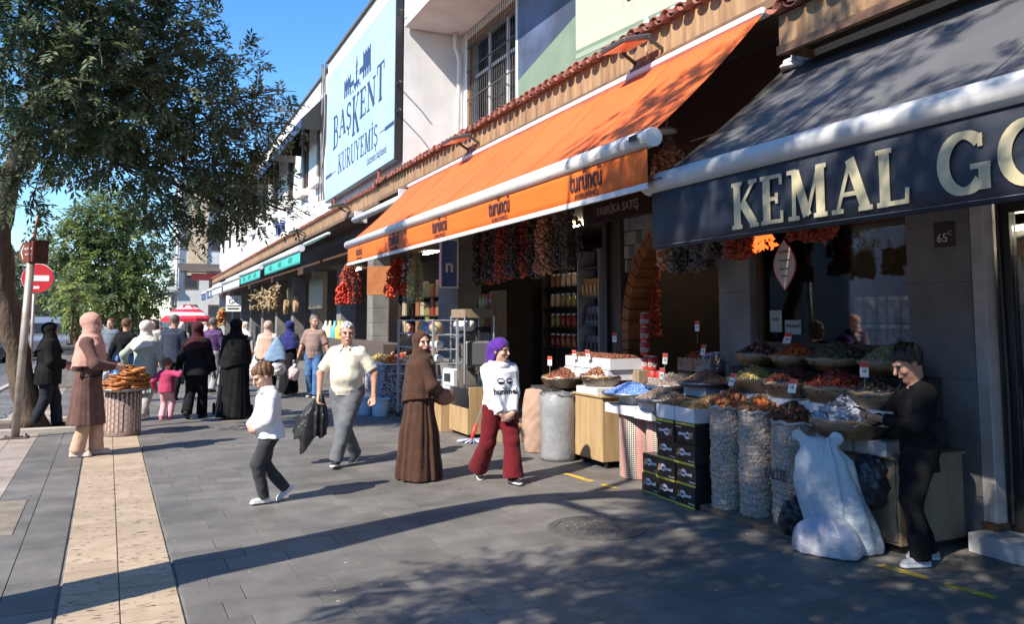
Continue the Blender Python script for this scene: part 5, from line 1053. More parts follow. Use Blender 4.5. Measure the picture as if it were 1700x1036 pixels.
def leaves(cl_, per, lsz, wsz, tw=.28, nl=13, shell=.55):
    """cl_: (centre, radii, density); returns verts, faces"""
    O = []; D = []
    for c, r, dn in cl_:
        n = int(per * dn * r[0] * r[1] * r[2] ** .5); q = rng.normal(size=(n, 3)); q /= np.linalg.norm(q, axis=1)[:, None]; rad = (shell + (1 - shell) * rng.random(n)) ** .8
        sub = rng.normal(size=(max(6, n // 40), 3)) * .6; w_ = sub[rng.integers(0, len(sub), n)] * .42   # clumps
        p = q * rad[:, None] * .8 + w_ * .55; O.append(np.array(c) + p * np.array(r)); dd = q + rng.normal(size=(n, 3)) * .5; dd[:, 2] -= .35; D.append(dd / np.linalg.norm(dd, axis=1)[:, None])
    O = np.concatenate(O); D = np.concatenate(D); N = len(O)
    up = np.array([0, 0, 1.]) + rng.normal(size=(N, 3)) * .35; sd = np.cross(D, up); sd /= np.linalg.norm(sd, axis=1)[:, None] + 1e-6; nm = np.cross(sd, D)
    V = []
    for k in range(nl):
        t = .2 + .8 * (k // 2) / (nl // 2); s = (1 if k % 2 else -1) if k < nl - 1 else 0
        b = O + D * (t * tw) + nm * (-.05 * tw * t * t)[..., None] if False else O + D * t * tw - np.array([0, 0, 1.]) * (.12 * tw * t * t)
        ld = D * (.55 if s else 1.) + sd * (s * .8) + rng.normal(size=(N, 3)) * .18; ld /= np.linalg.norm(ld, axis=1)[:, None]
        lw_ = np.cross(ld, nm + rng.normal(size=(N, 3)) * .3); lw_ /= np.linalg.norm(lw_, axis=1)[:, None] + 1e-6; l = lsz * (.75 + .5 * rng.random((N, 1)))
        V.append(np.stack([b, b + ld * l * .45 + lw_ * wsz, b + ld * l - np.array([0, 0, .1]) * l, b + ld * l * .45 - lw_ * wsz], 1))
    V = np.concatenate(V).reshape(-1, 3); return V, np.arange(len(V)).reshape(-1, 4)
def tree(name, label, trunk, tr, cl_, per, lsz=.085, wsz=.014, tw=.28, nl=13, mats=None, limbs=None, group='street trees', twn=5, slim=.5, lim0=.55):
    t = empty(name, trunk[0], 0, label, 'tree', group); b0 = np.array(trunk[0], float); tk = [np.array(p, float) - b0 for p in trunk]
    # bark-rough trunk with limbs grown towards the leaf clumps
    mb = MB(); pts = []; rr = []
    for i in range(len(tk) - 1):
        for k in range(6): s = k / 6; pts.append(tk[i] * (1 - s) + tk[i + 1] * s + np.array([.02 * math.sin(3 * i + k), .02 * math.cos(2 * i + k), 0])); rr.append(tr[i] * (1 - s) + tr[i + 1] * s)
    pts.append(tk[-1]); rr.append(tr[-1]); mb.tube(pts, rr, 14)
    for j, v in enumerate(mb.v):
        q = Vector(v); d = mnoise.noise(q * 5) * .035 + mnoise.noise(q * 17) * .012; fl = max(0, .25 - q.z) * .5 * tr[0] / .25
        ax = Vector(pts[min(j // 14, len(pts) - 1)]); e = (q - ax); e = e.normalized() if e.length > 1e-4 else Vector((0, 0, 1)); mb.v[j] = tuple(q + e * (d * min(1, tr[0] * 5) + fl))
    trk = mb.build('trunk', M_bark, t, True)
    for ci, (c, r, dn) in enumerate(cl_):
        e = np.array(c) - b0; s = rng.uniform(lim0, 1.) if len(tk) > 2 else .9; k = min(int(s * (len(pts) - 1)), len(pts) - 1); a = pts[k]
        if np.linalg.norm(e - a) < .3: continue
        m_ = a * .5 + e * .5 + np.array([rng.normal() * .15, rng.normal() * .15, -.12 * np.linalg.norm(e - a) + .25]); r0 = max(.02, rr[k] * slim)
        lb = MB().tube([a, a * .7 + m_ * .3 + np.array([0, 0, .1]), m_, m_ * .4 + e * .6, e], [r0, r0 * .8, r0 * .55, r0 * .35, .012], 7)
        for q in range(twn):
            x = e + rng.normal(size=3) * np.array(r) * .5; lb.tube([m_ * .3 + e * .7, (m_ * .2 + e * .5 + x * .3) + rng.normal(size=3) * .06, x], [r0 * .3 + .004, .010, .004], 5)
        lb.build('limb', M_bark, trk, True)
    V, F = leaves([(np.array(c) - b0, r, dn) for c, r, dn in cl_], per, lsz, wsz, tw, nl)
    mi = np.tile(rng.choice(3, size=len(F) // nl, p=[.42, .34, .24]), nl)
    cr = mobj('crown', V, F, mats or LM, t, False, mi); return t
def C3(u, v, Y, r, dn=1., ry=None): p = AY(u, v, Y); return (tuple(p), (r, ry or r, r * .85), dn)
def CB(u, v, r, dn=1., Y=12.3): p = AY(u, v, Y + (v - 200) * .002); return (tuple(p), (r, r, r * .85), dn)
big = [CB(*a) for a in ((30, 30, 1.15), (150, 20, 1.1), (285, 85, .9), (95, 130, 1.15), (215, 150, 1.1), (330, 165, .9), (405, 215, .65), (25, 210, .8), (115, 225, .8), (230, 245, .85), (345, 285, .85), (420, 300, .6), (440, 340, .45, 1.2), (385, 345, .5, 1.2), (290, 335, .55), (320, 380, .3, 1.3), (475, 350, .22, 1.6), (440, 175, .4, 1.3), (466, 148, .2, 1.6), (480, 205, .2, 1.5), (385, 100, .42, 1.3), (330, 45, .4, 1.3), (300, 20, .35, 1.2), (15, 320, .4, 1.2), (50, 350, .25, 1.3), (270, 320, .45), (310, 408, .15, 1.8), (272, 400, .15, 1.8), (405, 372, .28, 1.4), (370, 240, .7), (180, 90, 1.0), (60, -70, 1.2), (190, -70, 1.1), (300, -20, .6), (260, 200, .9, 1., 13.2), (130, 180, 1.1, 1., 13.4), (350, 330, .6, 1., 12.8))]
tree('ash_tree', 'large dark green ash tree leaning over the pavement at the left', [(-1.50, 15.0, 0), (-1.72, 14.95, 1.2), (-1.95, 14.8, 2.2), (-1.95, 14.4, 3.2), (-1.6, 13.6, 4.6), (-1.1, 12.9, 6.0)], [.20, .175, .16, .145, .11, .05], big, 235, .105, .0175, .26, 13, slim=.26, lim0=.8)
mid = [C3(170, 365, 33, 1.20), C3(130, 410, 33, 1.12), C3(215, 400, 33, 1.20), C3(175, 450, 32.6, 1.38), C3(235, 460, 32.8, 1.03), C3(110, 465, 33, 0.95), C3(140, 505, 32.6, 1.03), C3(205, 515, 32.8, 1.03), C3(95, 420, 33.4, 0.60), C3(255, 430, 33.2, 0.60), C3(180, 340, 33, 0.77), C3(225, 350, 33, 0.77), C3(140, 370, 33, 0.77), C3(200, 480, 32.4, 1.20), C3(250, 500, 33, 0.69)]
tree('broad_tree', 'bushy bright green tree in the middle distance left of the shop row', [(-2.0, 33, 0), (-2.05, 33, 1.6), (-1.95, 33, 3.4), (-1.8, 33, 5.5)], [.2, .16, .12, .05], mid, 190, .16, .038, .4, 9, LY)
sap = [C3(128, 478, 27, .55), C3(112, 495, 27, .5), C3(145, 500, 27, .45)]
tree('sapling', 'small yellow-green young tree in front of the bushy tree', [tuple(G(118, 600) * [1, 1, 0])] + [tuple(AY(120, 540, 27)), tuple(AY(125, 490, 27))], [.05, .04, .02], sap, 150, .12, .035, .3, 9, [LY[0], LY[0], LY[1]])
for i, (u, v, Y, r) in enumerate(((45, 505, 60, 2.4), (70, 520, 66, 2.2), (15, 500, 55, 2.0), (-20, 480, 50, 2.5))):
    c = AY(u, v, Y); tree('far_tree', ['round dark tree behind the no-entry sign', 'small dark tree beyond the parked van', 'dark tree at the left edge behind the road', 'tall dark tree cut by the left edge'][i], [(c[0], Y, -.1), (c[0], Y, c[2] - r * .5)], [.18, .12], [(tuple(c), (r, r, r * .8), 1.), ((c[0] + r * .5, Y, c[2] + r * .4), (r * .6, r * .6, r * .5), 1.), ((c[0] - r * .6, Y, c[2] - .1), (r * .6, r * .6, r * .5), 1.)], 22, .3, .08, .7, 9, LM, group='far trees', twn=1)
# two kerb trees beside the camera, out of frame, whose shade falls on the paving and stalls
tree('kerb_tree', 'kerb tree left of the camera whose long trunk shadow crosses the paving', [(-1.75, 5.35, 0), (-1.7, 5.3, 2.5), (-1.72, 5.2, 4.8), (-1.7, 4.4, 6.2), (-1.8, 3.6, 7.6)], [.34, .27, .17, .12, .06],
     [((-1.8, 3.2, 7.4), (1.5, 1.3, 1.2), .9), ((-2.4, 2.4, 8.4), (1.4, 1.3, 1.1), .9), ((-1.1, 3.9, 8.6), (1.3, 1.0, 1.0), .8), ((-1.9, 3.0, 9.6), (1.3, 1.2, 1.0), .8), ((-2.6, 1.4, 6.9), (1.4, 1.3, 1.0), 1.), ((-1.4, 1.6, 7.6), (1.2, 1.2, 1.0), .9), ((-2.0, 4.6, 9.9), (.7, .7, .6), .7), ((-.3, 2.3, 8.9), (1.1, 1.0, .8), .7), ((-3.0, 2.6, 7.2), (1.2, 1.1, .9), 1.), ((-1.0, .4, 7.6), (1.2, 1.1, .9), .8)], 190, .10, .017, .28, 13)
tree('kerb_tree', 'low spreading kerb tree beside the camera shading the foreground paving', [(-2.1, .6, 0), (-2.1, .7, 1.8), (-1.9, .9, 3.4), (-1.7, 1.0, 4.6)], [.25, .2, .15, .07],
     [((-2.0, 1.0, 4.3), (1.3, 1.2, .8), 1.), ((-1.2, 2.0, 4.7), (1.0, .9, .7), .9), ((-1.1, .4, 4.4), (1.2, 1.1, .7), 1.), ((-2.2, 2.3, 5.0), (1.0, .9, .7), .8), ((-.5, 1.3, 5.0), (.9, .8, .6), .9), ((-1.2, -.6, 4.6), (1.3, 1.2, .8), 1.), ((-1.6, .6, 5.7), (1.4, 1.3, .8), .9), ((-.2, .2, 5.2), (1.0, 1.0, .7), .9), ((-2.9, 2.2, 4.7), (.7, .6, .5), .8), ((-2.4, 1.6, 5.6), (1.1, 1., .7), .9), ((-.9, 2.7, 5.6), (.8, .7, .5), .8), ((.5, -.4, 5.4), (1.1, 1., .7), .9), ((-2.9, 3.0, 4.8), (.9, .6, .5), .8), ((-3.3, 2.2, 5.4), (.9, .8, .5), .8)], 270, .10, .017, .28, 13)
# tree pit edging
for i, (x0, x1, y0, y1) in enumerate(((-2.35, -.62, 14.28, 14.42), (-2.35, -.62, 15.75, 15.89), (-2.35, -2.21, 14.42, 15.75), (-.76, -.62, 14.42, 15.75))):
    o = box('tree_pit_kerb', x0, x1, y0, y1, -.01, .075, M_curb, None, .012); tag(o, ['front', 'rear', 'left', 'right'][i] + ' stone edging of the pit round the leaning tree', 'edging', 'edging of the tree pit')
soil = MB().box(-2.2, -.77, 14.43, 15.74, -.01, .012).build('tree_pit_soil', mat('soil', (.09, .065, .045), .95, (.06, .045, .03), 9, 6, .6, 40)); tag(soil, kind='structure')
# ================================================================ STREET FURNITURE
M_galv = mat('galvanised', (.36, .33, .29), .5, (.24, .18, .13), 7, 6, .2, 30, metal=.3, lo=.45, hi=.7)
M_signb = mat('sign_brown', (.20, .055, .03), .5, (.17, .045, .025), 5); M_sw = mat('sign_white', (.7, .7, .7), .5); M_sr = mat('sign_red', (.55, .02, .025), .45)
sp_ = empty('sign_post', (-1.57, 13.85, 0), 0, 'leaning rusty steel post with brown direction signs at the left', 'sign post')
tp = AY(54, 405, 13.85) - np.array([-1.57, 13.85, 0]); MB().tube([(0, 0, 0), tuple(tp)], .055, 12).build('pole', M_galv, sp_, True); MB().tube([tuple(tp), tuple(tp + np.array([.06, 0, .42]))], .02, 8).build('red_rod', mat('rod_red', (.4, .07, .07), .5), sp_); MB().box(-.17, .17, -.13, .13, 0, .02).build('base_plate', mat('plate_rust', (.07, .055, .045), .7), sp_, bv=.004)
for x, y in ((-.13, -.09), (.13, -.09), (.13, .09), (-.13, .09)): MB().lathe([(.016, .02), (.016, .045), (.008, .05)], 6, (x, y, 0)).build('bolt', M_galv, sp_)
pn = empty('direction_panel', tuple(tp + np.array([-.05, -.06, -.12])), R(-62), parent=sp_)
MB().prism([(-.30, 0), (-.2, .15), (.16, .15), (.16, -.15), (-.2, -.15)], (0, 0, 0), EX, EZ, (0, .03, 0)).build('board', M_signb, pn, bv=.004)
mb = MB(); mb.add([(-.23, -.003, 0), (-.15, -.003, .1), (-.13, -.003, .1), (-.2, -.003, 0), (-.13, -.003, -.1), (-.15, -.003, -.1)], [(0, 1, 2, 3), (0, 3, 4, 5)]); mb.build('arrow', M_sw, pn)
text('Hasan Paşa Hanı', (.02, -.004, .03), EX, EZ, .05, M_sw, pn, wx=.75); text('Hasan Paşa Inn', (.02, -.004, -.05), EX, EZ, .042, M_sw, pn, wx=.75)
pn2 = MB().box(-.13, .15, -.02, .02, -.19, .16).build('direction_panel', mat('sign_dark', (.035, .016, .012), .6, (.12, .03, .02), 12, 4), sp_, loc=tuple(tp + np.array([.08, -.07, -.1])), rot=(0, 0, R(35)), bv=.004)
ne = AY(63, 462, 18.0); nes = empty('no_entry_sign', (ne[0], ne[1], 0), R(-8), 'round red no-entry sign with white bar on its own grey pole', 'road sign')
ring = [(.27 * math.cos(j * math.pi / 18), .27 * math.sin(j * math.pi / 18)) for j in range(36)]
MB().prism(ring, (0, -.03, ne[2]), EX, EZ, (0, .02, 0)).build('disc', M_sr, nes); MB().prism([(a * 1.04, b * 1.04) for a, b in ring], (0, -.01, ne[2]), EX, EZ, (0, .012, 0)).build('rim', M_sw, nes); MB().box(-.2, .2, -.036, -.031, ne[2] - .055, ne[2] + .055).build('white_bar', M_sw, nes); MB().box(-.06, .04, -.034, -.0305, ne[2] - .2, ne[2] - .15).build('sticker', M_sw, nes)
MB().tube([(-.06, .03, 0), (-.06, .03, ne[2] + .2)], .03, 10).build('pole', M_galv, nes, True)
# stone planter behind the woman in black, old bins
q = G(112, 642); o = MB().box(-.55, .55, -.4, .4, 0, .95).build('stone_planter', mat('planter_stone', (.24, .22, .2), .85, (.34, .31, .28), 8, 5, .4, 25), None, False, (q[0], q[1], 0), (0, 0, .1), .02); tag(o, 'grey stone block planter behind the woman in black', 'planter')
MB().box(-.6, .6, -.45, .45, .95, 1.03).build('capping', mat('planter_cap', (.07, .07, .075), .6), o, bv=.015)
# parasol
ps = AY(311, 527, 27); pr = empty('parasol', (ps[0], ps[1], 0), 0, 'red parasol with white swirl rings above the crowd', 'parasol')
nseg = 10
for k in range(nseg):
    a0, a1 = 2 * math.pi * k / nseg, 2 * math.pi * (k + 1) / nseg; mb = MB(); rs_ = [.02, .16, .3, .34, .5, .62, .72]; zz = lambda r: 2.14 - .42 * (r / .72) ** 1.6
    for i in range(len(rs_) - 1):
        mb.add([(r * math.cos(a), r * math.sin(a), zz(r)) for r, a in ((rs_[i], a0), (rs_[i + 1], a0), (rs_[i + 1], a1), (rs_[i], a1))], [(0, 1, 2, 3)], 1 if i in (2, 4) or (i == 1 and k % 2) else 0)
    mb.add([(.72 * math.cos(a), .72 * math.sin(a), z) for a, z in ((a0, zz(.72)), (a1, zz(.72)), (a1, zz(.72) - .1), (a0, zz(.72) - .1))], [(0, 1, 2, 3)], 0)
    mb.build('canopy_panel', [mat('parasol_red', (.60, .02, .05), .7), mat('parasol_white', (.75, .72, .72), .7)], pr, True)
MB().tube([(0, 0, 0), (0, 0, 2.16)], .02, 8).build('pole', M_whp, pr); MB().lathe([(.25, 0), (.25, .06), (.05, .1)], 16).build('base', M_conc, pr)
# ---------------------------------------------------------------- simit stand
M_sim = mat('simit', (.42, .165, .035), .45, (.27, .085, .018), 30, 4, .3, 80, rnd=.22); sx0, sy0 = -.18, 13.62
M_mos = mat('drum_mosaic', (.55, .47, .40), .6, (.30, .16, .13), 6, 5, .2, 30)
st = empty('simit_stand', (sx0, sy0, 0), 0, 'mosaic-clad drum with a round tray carrying stacked simit rings', 'stand')
MB().lathe([(.25, 0), (.25, .02), (.245, .03), (.245, .64), (.2, .65)], 32).build('drum', mat('drum_grout', (.16, .12, .10), .8), st, True)
tm = MB().box(-.014, .014, -.004, .004, -.045, .045); chip = tm.build('mosaic_chip', M_mos, st); n = 0
chip.location = (0, -.247, .5)
for j in range(7):
    for i in range(26):
        a = R(180 + 14 * i - 95); z = .085 + j * .088 + (.044 if i % 2 else 0)
        if z < .62 and n < 170: c = cp(chip, st, (.247 * math.cos(a), .247 * math.sin(a), z), (0, 0, a + math.pi / 2)); n += 1
MB().lathe([(.34, .65), (.37, .67), (.375, .69), (.355, .69), (.33, .665), (0, .664)], 36, cap=False).build('tray', mat('tray_metal', (.30, .29, .28), .4, metal=.8), st, True)
tor = MB(); nr, nt_ = 18, 8
for i in range(nr):
    for j in range(nt_):
        a, b = 2 * math.pi * i / nr, 2 * math.pi * j / nt_; rt = .0195 * (1 + .12 * math.sin(a * 9 + b * 2)); tor.v.append(((.078 + rt * math.cos(b)) * math.cos(a), (.078 + rt * math.cos(b)) * math.sin(a), rt * math.sin(b) * .85))
for i in range(nr):
    for j in range(nt_): tor.f.append((i * nt_ + j, ((i + 1) % nr) * nt_ + j, ((i + 1) % nr) * nt_ + (j + 1) % nt_, i * nt_ + (j + 1) % nt_)); tor.m.append(0)
s0 = tor.build('simit', M_sim, None, True); tag(s0, 'golden sesame simit ring in the pile on the tray', 'simit', 'simit rings piled on the tray'); first = True
cols = [(.21, 0, 10), (.12, .17, 9), (.13, -.17, 9), (.03, 0.02, 11), (-.06, .2, 7), (-.05, -.2, 6), (-.14, .02, 7), (-.22, -.1, 4), (-.22, .12, 4), (.24, .12, 7), (.06, -.27, 4), (.2, -.14, 6)]
for x, y, k in cols:
    for i in range(k):
        L_ = (sx0 + x * CR[0] + y * CF[0] + random.uniform(-.025, .025), sy0 + x * CR[1] + y * CF[1] + random.uniform(-.025, .025), .683 + i * .0315); r_ = (random.uniform(-.16, .16), random.uniform(-.16, .16), random.uniform(0, 6))
        if first: s0.location = L_; s0.rotation_euler = r_; first = False
        else: cp(s0, None, L_, r_)
cr_ = MB().box(-.2, .2, -.15, .15, 0, .2).build('crate', mat('crate_red', (.5, .30, .27), .6, (.6, .52, .48), 20, 2), None, False, (-.52, 14.0, 0), (0, 0, .2), .01); tag(cr_, 'small red and white crate on the ground behind the simit stand', 'crate')
bagobj('bag', 'black bag on the crate behind the simit stand', (-.5, 14.05, .32), (.16, .13, .14), M_black, 9)
# ================================================================ VEHICLES
def vehicle(name, label, loc, rz, L_, W_, H_, paint, prof, glass, cat='car'):
    v = empty(name, loc, rz, label, cat, 'parked vehicles'); hw = W_ / 2      # nose towards -Y of the local frame
    def slab(p, w0, w1, nm, m, par, b=.05):
        mb = MB(); n = len(p); zt = max(q[1] for q in p); zb = min(q[1] for q in p)
        ww = lambda z: w0 + (w1 - w0) * (z - zb) / (zt - zb)
        mb.v = [(-ww(z), y, z) for y, z in p] + [(ww(z), y, z) for y, z in p]; mb.f = [tuple(range(n)), tuple(range(2 * n - 1, n - 1, -1))] + [(i, n + i, n + (i + 1) % n, (i + 1) % n) for i in range(n)]; mb.m = [0] * len(mb.f)
        return mb.build(nm, m, par, False, bv=b)
    body = slab(prof, hw, hw * .97, 'body', paint, v, .06); slab(glass, hw * .93, hw * .74, 'cabin', paint, v, .05)
    (y0, z0), (y1, z1) = glass[0], glass[1]; e = .012
    MB().add([(-hw * .86, y0 - e - .01, z0 + .03), (hw * .86, y0 - e - .01, z0 + .03), (hw * .68, y1 - e - .02, z1 - .06), (-hw * .68, y1 - e - .02, z1 - .06)], [(0, 1, 2, 3)]).build('windscreen', mat('car_glass', (.02, .025, .03), .05), v)
    for s in (-1, 1):
        MB().box(min(s * hw * .55, s * hw * .9), max(s * hw * .55, s * hw * .9), prof[0][0] - .02, prof[0][0] + .05, .58, .74).build('headlight', mat('lamp_glass', (.7, .7, .72), .1), v, bv=.02)
        for yy in (prof[0][0] + .8, -prof[0][0] - .75):
            o = MB().prism([(.32 * math.cos(a * .3927), .32 * math.sin(a * .3927)) for a in range(16)], (s * hw * .86, yy, .32), EY, EZ, (s * .2, 0, 0)).build('wheel', M_black, v); MB().prism([(.19 * math.cos(a * .3927), .19 * math.sin(a * .3927)) for a in range(16)], (s * (hw * .86 + .2), yy, .32), EY, EZ, (s * .012, 0, 0)).build('rim', M_alu, o)
        MB().box(min(s * hw, s * (hw + .16)), max(s * hw, s * (hw + .16)), glass[0][0] + .3, glass[0][0] + .42, .95, 1.1).build('mirror', paint, v, bv=.03)
    MB().box(-hw * .5, hw * .5, prof[0][0] - .015, prof[0][0] + .03, .45, .7).build('grille', M_frame, v); MB().box(-.26, .26, prof[0][0] - .03, prof[0][0], .32, .43).build('number_plate', M_sw, v); MB().box(-hw * .98, hw * .98, prof[0][0] - .03, prof[0][0] + .1, .2, .34).build('bumper', M_frame, v, bv=.03)
    return v
pr1 = [(-2.15, .25), (-2.2, .72), (-2.0, .88), (-1.0, .98), (2.0, 1.0), (2.15, .6), (2.1, .25)]; gl1 = [(-1.05, .96), (-.3, 1.45), (1.0, 1.47), (1.9, .98)]
pr2 = [(-2.3, .25), (-2.35, .85), (-2.2, 1.02), (-1.5, 1.15), (2.4, 1.2), (2.4, .25)]; gl2 = [(-1.6, 1.13), (-.8, 1.95), (2.3, 1.98), (2.4, 1.15)]
d_ = G(6, 600, -.13); vehicle('parked_car', 'dark blue car cut by the left edge of the road', (d_[0] - .75, d_[1], -.13), R(4), 4.4, 1.8, 1.47, mat('paint_navy', (.015, .02, .045), .25, coat=1.), pr1, gl1)
d_ = G(86, 590, -.13); vehicle('parked_van', 'silver grey van parked behind the no-entry sign', (d_[0] - .2, d_[1], -.13), R(2), 4.8, 1.95, 1.98, mat('paint_silver', (.36, .38, .42), .3, metal=.6, coat=1.), pr2, gl2, 'van')
d_ = G(112, 575, -.13); vehicle('parked_car', 'dark car just right of the silver van', (d_[0] + .3, d_[1] + 6, -.13), R(2), 4.4, 1.8, 1.47, mat('paint_black', (.012, .012, .014), .25, coat=1.), pr1, gl1)
# ================================================================ FAR BUILDINGS
def block(label, x0, x1, y0, y1, z1, m, fl, nx, ny, roof=None, sill=True):
    b = empty('far_building', (0, 0, 0), 0, label, 'building'); hf = z1 / fl
    MB().box(x0, x1, y0, y1, -.2, z1).build('walls', m, b); MB().box(x0 - .3, x1 + .3, y0 - .3, y1 + .3, z1, z1 + .25).build('roof', roof or M_conc, b)
    for f in range(fl):
        for i in range(nx):
            xa = x0 + (x1 - x0) * (i + .28) / nx; xb = x0 + (x1 - x0) * (i + .72) / nx; za = f * hf + hf * .32; zb = f * hf + hf * .85
            q = MB().box(xa - .1, xb + .1, y0 - .06, y0 + .02, za - .1, zb + .1).build('window', M_brn, b); MB().box(xa, xb, y0 - .075, y0 - .061, za, zb).build('pane', MATS['far_pane'], q)
        for i in range(ny):
            ya = y0 + (y1 - y0) * (i + .28) / ny; yb = y0 + (y1 - y0) * (i + .72) / ny; za = f * hf + hf * .32; zb = f * hf + hf * .85
            q = MB().box(x0 - .06, x0 + .02, ya - .1, yb + .1, za - .1, zb + .1).build('window', M_brn, b); MB().box(x0 - .075, x0 - .061, ya, yb, za, zb).build('pane', MATS['far_pane'], q)
    return b
M_cream = mat('cream_wall', (.55, .42, .27), .85, (.62, .5, .35), 2, 5); M_off = mat('off_white_wall', (.66, .66, .64), .85, (.58, .58, .57), 1.5, 5)
cb = block('cream coloured building closing the end of the shop row', 2.9, 9, 77, 96, 13.5, M_off, 4, 3, 5, M_conc)
MB().box(3.6, 5.2, 76.85, 76.94, 5.5, 13).build('cream_panel', M_cream, cb); MB().tube([(2.75, 76.8, 4), (2.75, 76.8, 13.5)], .12, 8).build('drain_pipe', M_whp, cb); MB().box(1.9, 2.95, 76.6, 96, 4.2, 4.5).build('ledge', M_off, cb); MB().box(2.3, 2.6, 77, 96, 4.5, 5.2).build('balcony_rail', M_grill, cb)
cn = empty('corrugated_canopy', (0, 0, 0), 0, 'dark corrugated metal canopy with red sign at the end of the eave', 'canopy')
mb = MB()
for i in range(30): mb.hexa([(2.7 + i * .12, 70, 5.55), (2.82 + i * .12, 70, 5.5), (2.82 + i * .12, 75, 6.35), (2.7 + i * .12, 75, 6.4), (2.7 + i * .12, 70, 5.6), (2.82 + i * .12, 70, 5.55), (2.82 + i * .12, 75, 6.4), (2.7 + i * .12, 75, 6.45)])
mb.build('roof_sheet', mat('rust_sheet', (.09, .075, .065), .7), cn); MB().box(3.6, 5.5, 70.3, 70.4, 4.8, 5.35).build('red_sign', mat('far_red', (.35, .04, .04), .5), cn); MB().bar((2.8, 70.1, 5.45), (6.3, 70.1, 5.45), .12, .12).build('beam', M_grill, cn)
for i, (y0, y1, lb) in enumerate(((77.5, 83, 'white slanting awning on the cream building'), (84, 91, 'blue and white awning farthest up the street'))): awning('shop_awning', lb, y0, y1, 2.85, 4.1, 1.0, 3.1, .5, (M_whp, M_blu)[i], (M_whp, M_blu)[i], .1, arms=False, group='awnings along the far row')
block('white building with arched wing far behind the parked van', -16, -7.5, 120, 135, 9.5, M_off, 3, 4, 3, mat('red_roof', (.32, .11, .07), .8))
block('low brown-roofed building at the left edge beyond the trees', -26, -15.5, 95, 110, 8.5, mat('tan_wall', (.42, .34, .27), .85), 2, 4, 3, MATS['red_roof'])
block('pale building far up the street on the left', -7, 0, 170, 190, 11, mat('grey_wall', (.45, .45, .46), .85), 3, 4, 3)
block('shop row across the road, behind and left of the camera', -27, -17, -45, 75, 7.5, M_off, 2, 3, 20, MATS['red_roof']); block('building closing the street behind the camera', -14, 12, -60, -45, 9, M_cream, 3, 6, 3)
# ================================================================ GOODS ON THE STALLS
OCT = [(1, 0, 0), (0, 1, 0), (-1, 0, 0), (0, -1, 0), (0, 0, 1), (0, 0, -1)]; OCF = [(0, 1, 4), (1, 2, 4), (2, 3, 4), (3, 0, 4), (1, 0, 5), (2, 1, 5), (3, 2, 5), (0, 3, 5)]
OV = np.array(OCT, float); OF = np.array(OCF)
def bits(pos, size, stretch, mats, nm, parent=None, base=None):
    n = len(pos); q = rng.normal(size=(n, 4)); q /= np.linalg.norm(q, axis=1)[:, None]; w_, x, y, z = q.T
    Rm = np.stack([1 - 2 * (y * y + z * z), 2 * (x * y - z * w_), 2 * (x * z + y * w_), 2 * (x * y + z * w_), 1 - 2 * (x * x + z * z), 2 * (y * z - x * w_), 2 * (x * z - y * w_), 2 * (y * z + x * w_), 1 - 2 * (x * x + y * y)], 1).reshape(n, 3, 3)
    sc_ = size * (.7 + .6 * rng.random((n, 1, 1))); V = (OV * np.array(stretch))[None] * sc_; V = np.einsum('nij,nkj->nki', Rm, V) + np.asarray(pos)[:, None]
    F = (OF[None] + (np.arange(n) * 6)[:, None, None]).reshape(-1, 3); mi = np.repeat(rng.integers(0, len(mats), n), 8); V = V.reshape(-1, 3)
    if base is not None:
        bv_, bf = base; F = np.concatenate([F, np.array(bf) + len(V)]); V = np.concatenate([V, np.array(bv_)]); mi = np.concatenate([mi, np.full(len(bf), 0)])
    return mobj(nm, V, F, mats, parent, False, mi)
def dome(c, rx, ry, h, n=20, m=6, pw=1.4):
    v = []; f = []
    for i in range(m + 1):
        t = i / m
        for j in range(n): a = 2 * math.pi * j / n; v.append((c[0] + rx * t * math.cos(a), c[1] + ry * t * math.sin(a), c[2] + h * (1 - t ** pw)))
    for i in range(m):
        for j in range(n): a, b, d, e = i * n + j, i * n + (j + 1) % n, (i + 1) * n + (j + 1) % n, (i + 1) * n + j; f += [(a, e, d), (a, d, b)]
    return v, f
def heap(nm, label, cat, c, rx, ry, h, size, stretch, mats, n=500, pw=1.4, sq=False):
    r = np.sqrt(rng.random(n)); a = rng.random(n) * 2 * math.pi
    if sq: X, Y = rng.uniform(-1, 1, n), rng.uniform(-1, 1, n); r = np.maximum(np.abs(X), np.abs(Y)) ** 2
    else: X, Y = r * np.cos(a), r * np.sin(a)
    pos = np.stack([c[0] + rx * X, c[1] + ry * Y, c[2] + h * (1 - r ** pw) + size * .2 + rng.random(n) * size * .5], 1)
    if sq: bs = ([(c[0] - rx, c[1] - ry, c[2]), (c[0] + rx, c[1] - ry, c[2]), (c[0] + rx, c[1] + ry, c[2]), (c[0] - rx, c[1] + ry, c[2]), (c[0], c[1], c[2] + h * .95)], [(0, 1, 4), (1, 2, 4), (2, 3, 4), (3, 0, 4)])
    else: bs = dome(c, rx, ry, h * .97, pw=pw)
    return tag(bits(pos, size, stretch, mats, nm, None, bs), label, cat, None, 'stuff')
fm = lambda n, c, r=.6: mat('food_' + n, c, r, tuple(min(1, x * 1.35) for x in c), 60, 2, rnd=0)
F_nut = [fm('nut1', (.26, .15, .085)), fm('nut2', (.20, .11, .06)), fm('nut3', (.33, .21, .13))]; F_seed = [fm('seed1', (.24, .19, .17)), fm('seed2', (.16, .12, .10)), fm('seed3', (.36, .31, .28))]; F_seed2 = [fm('seedb1', (.15, .09, .075)), fm('seedb2', (.10, .06, .05)), fm('seedb3', (.22, .15, .13))]
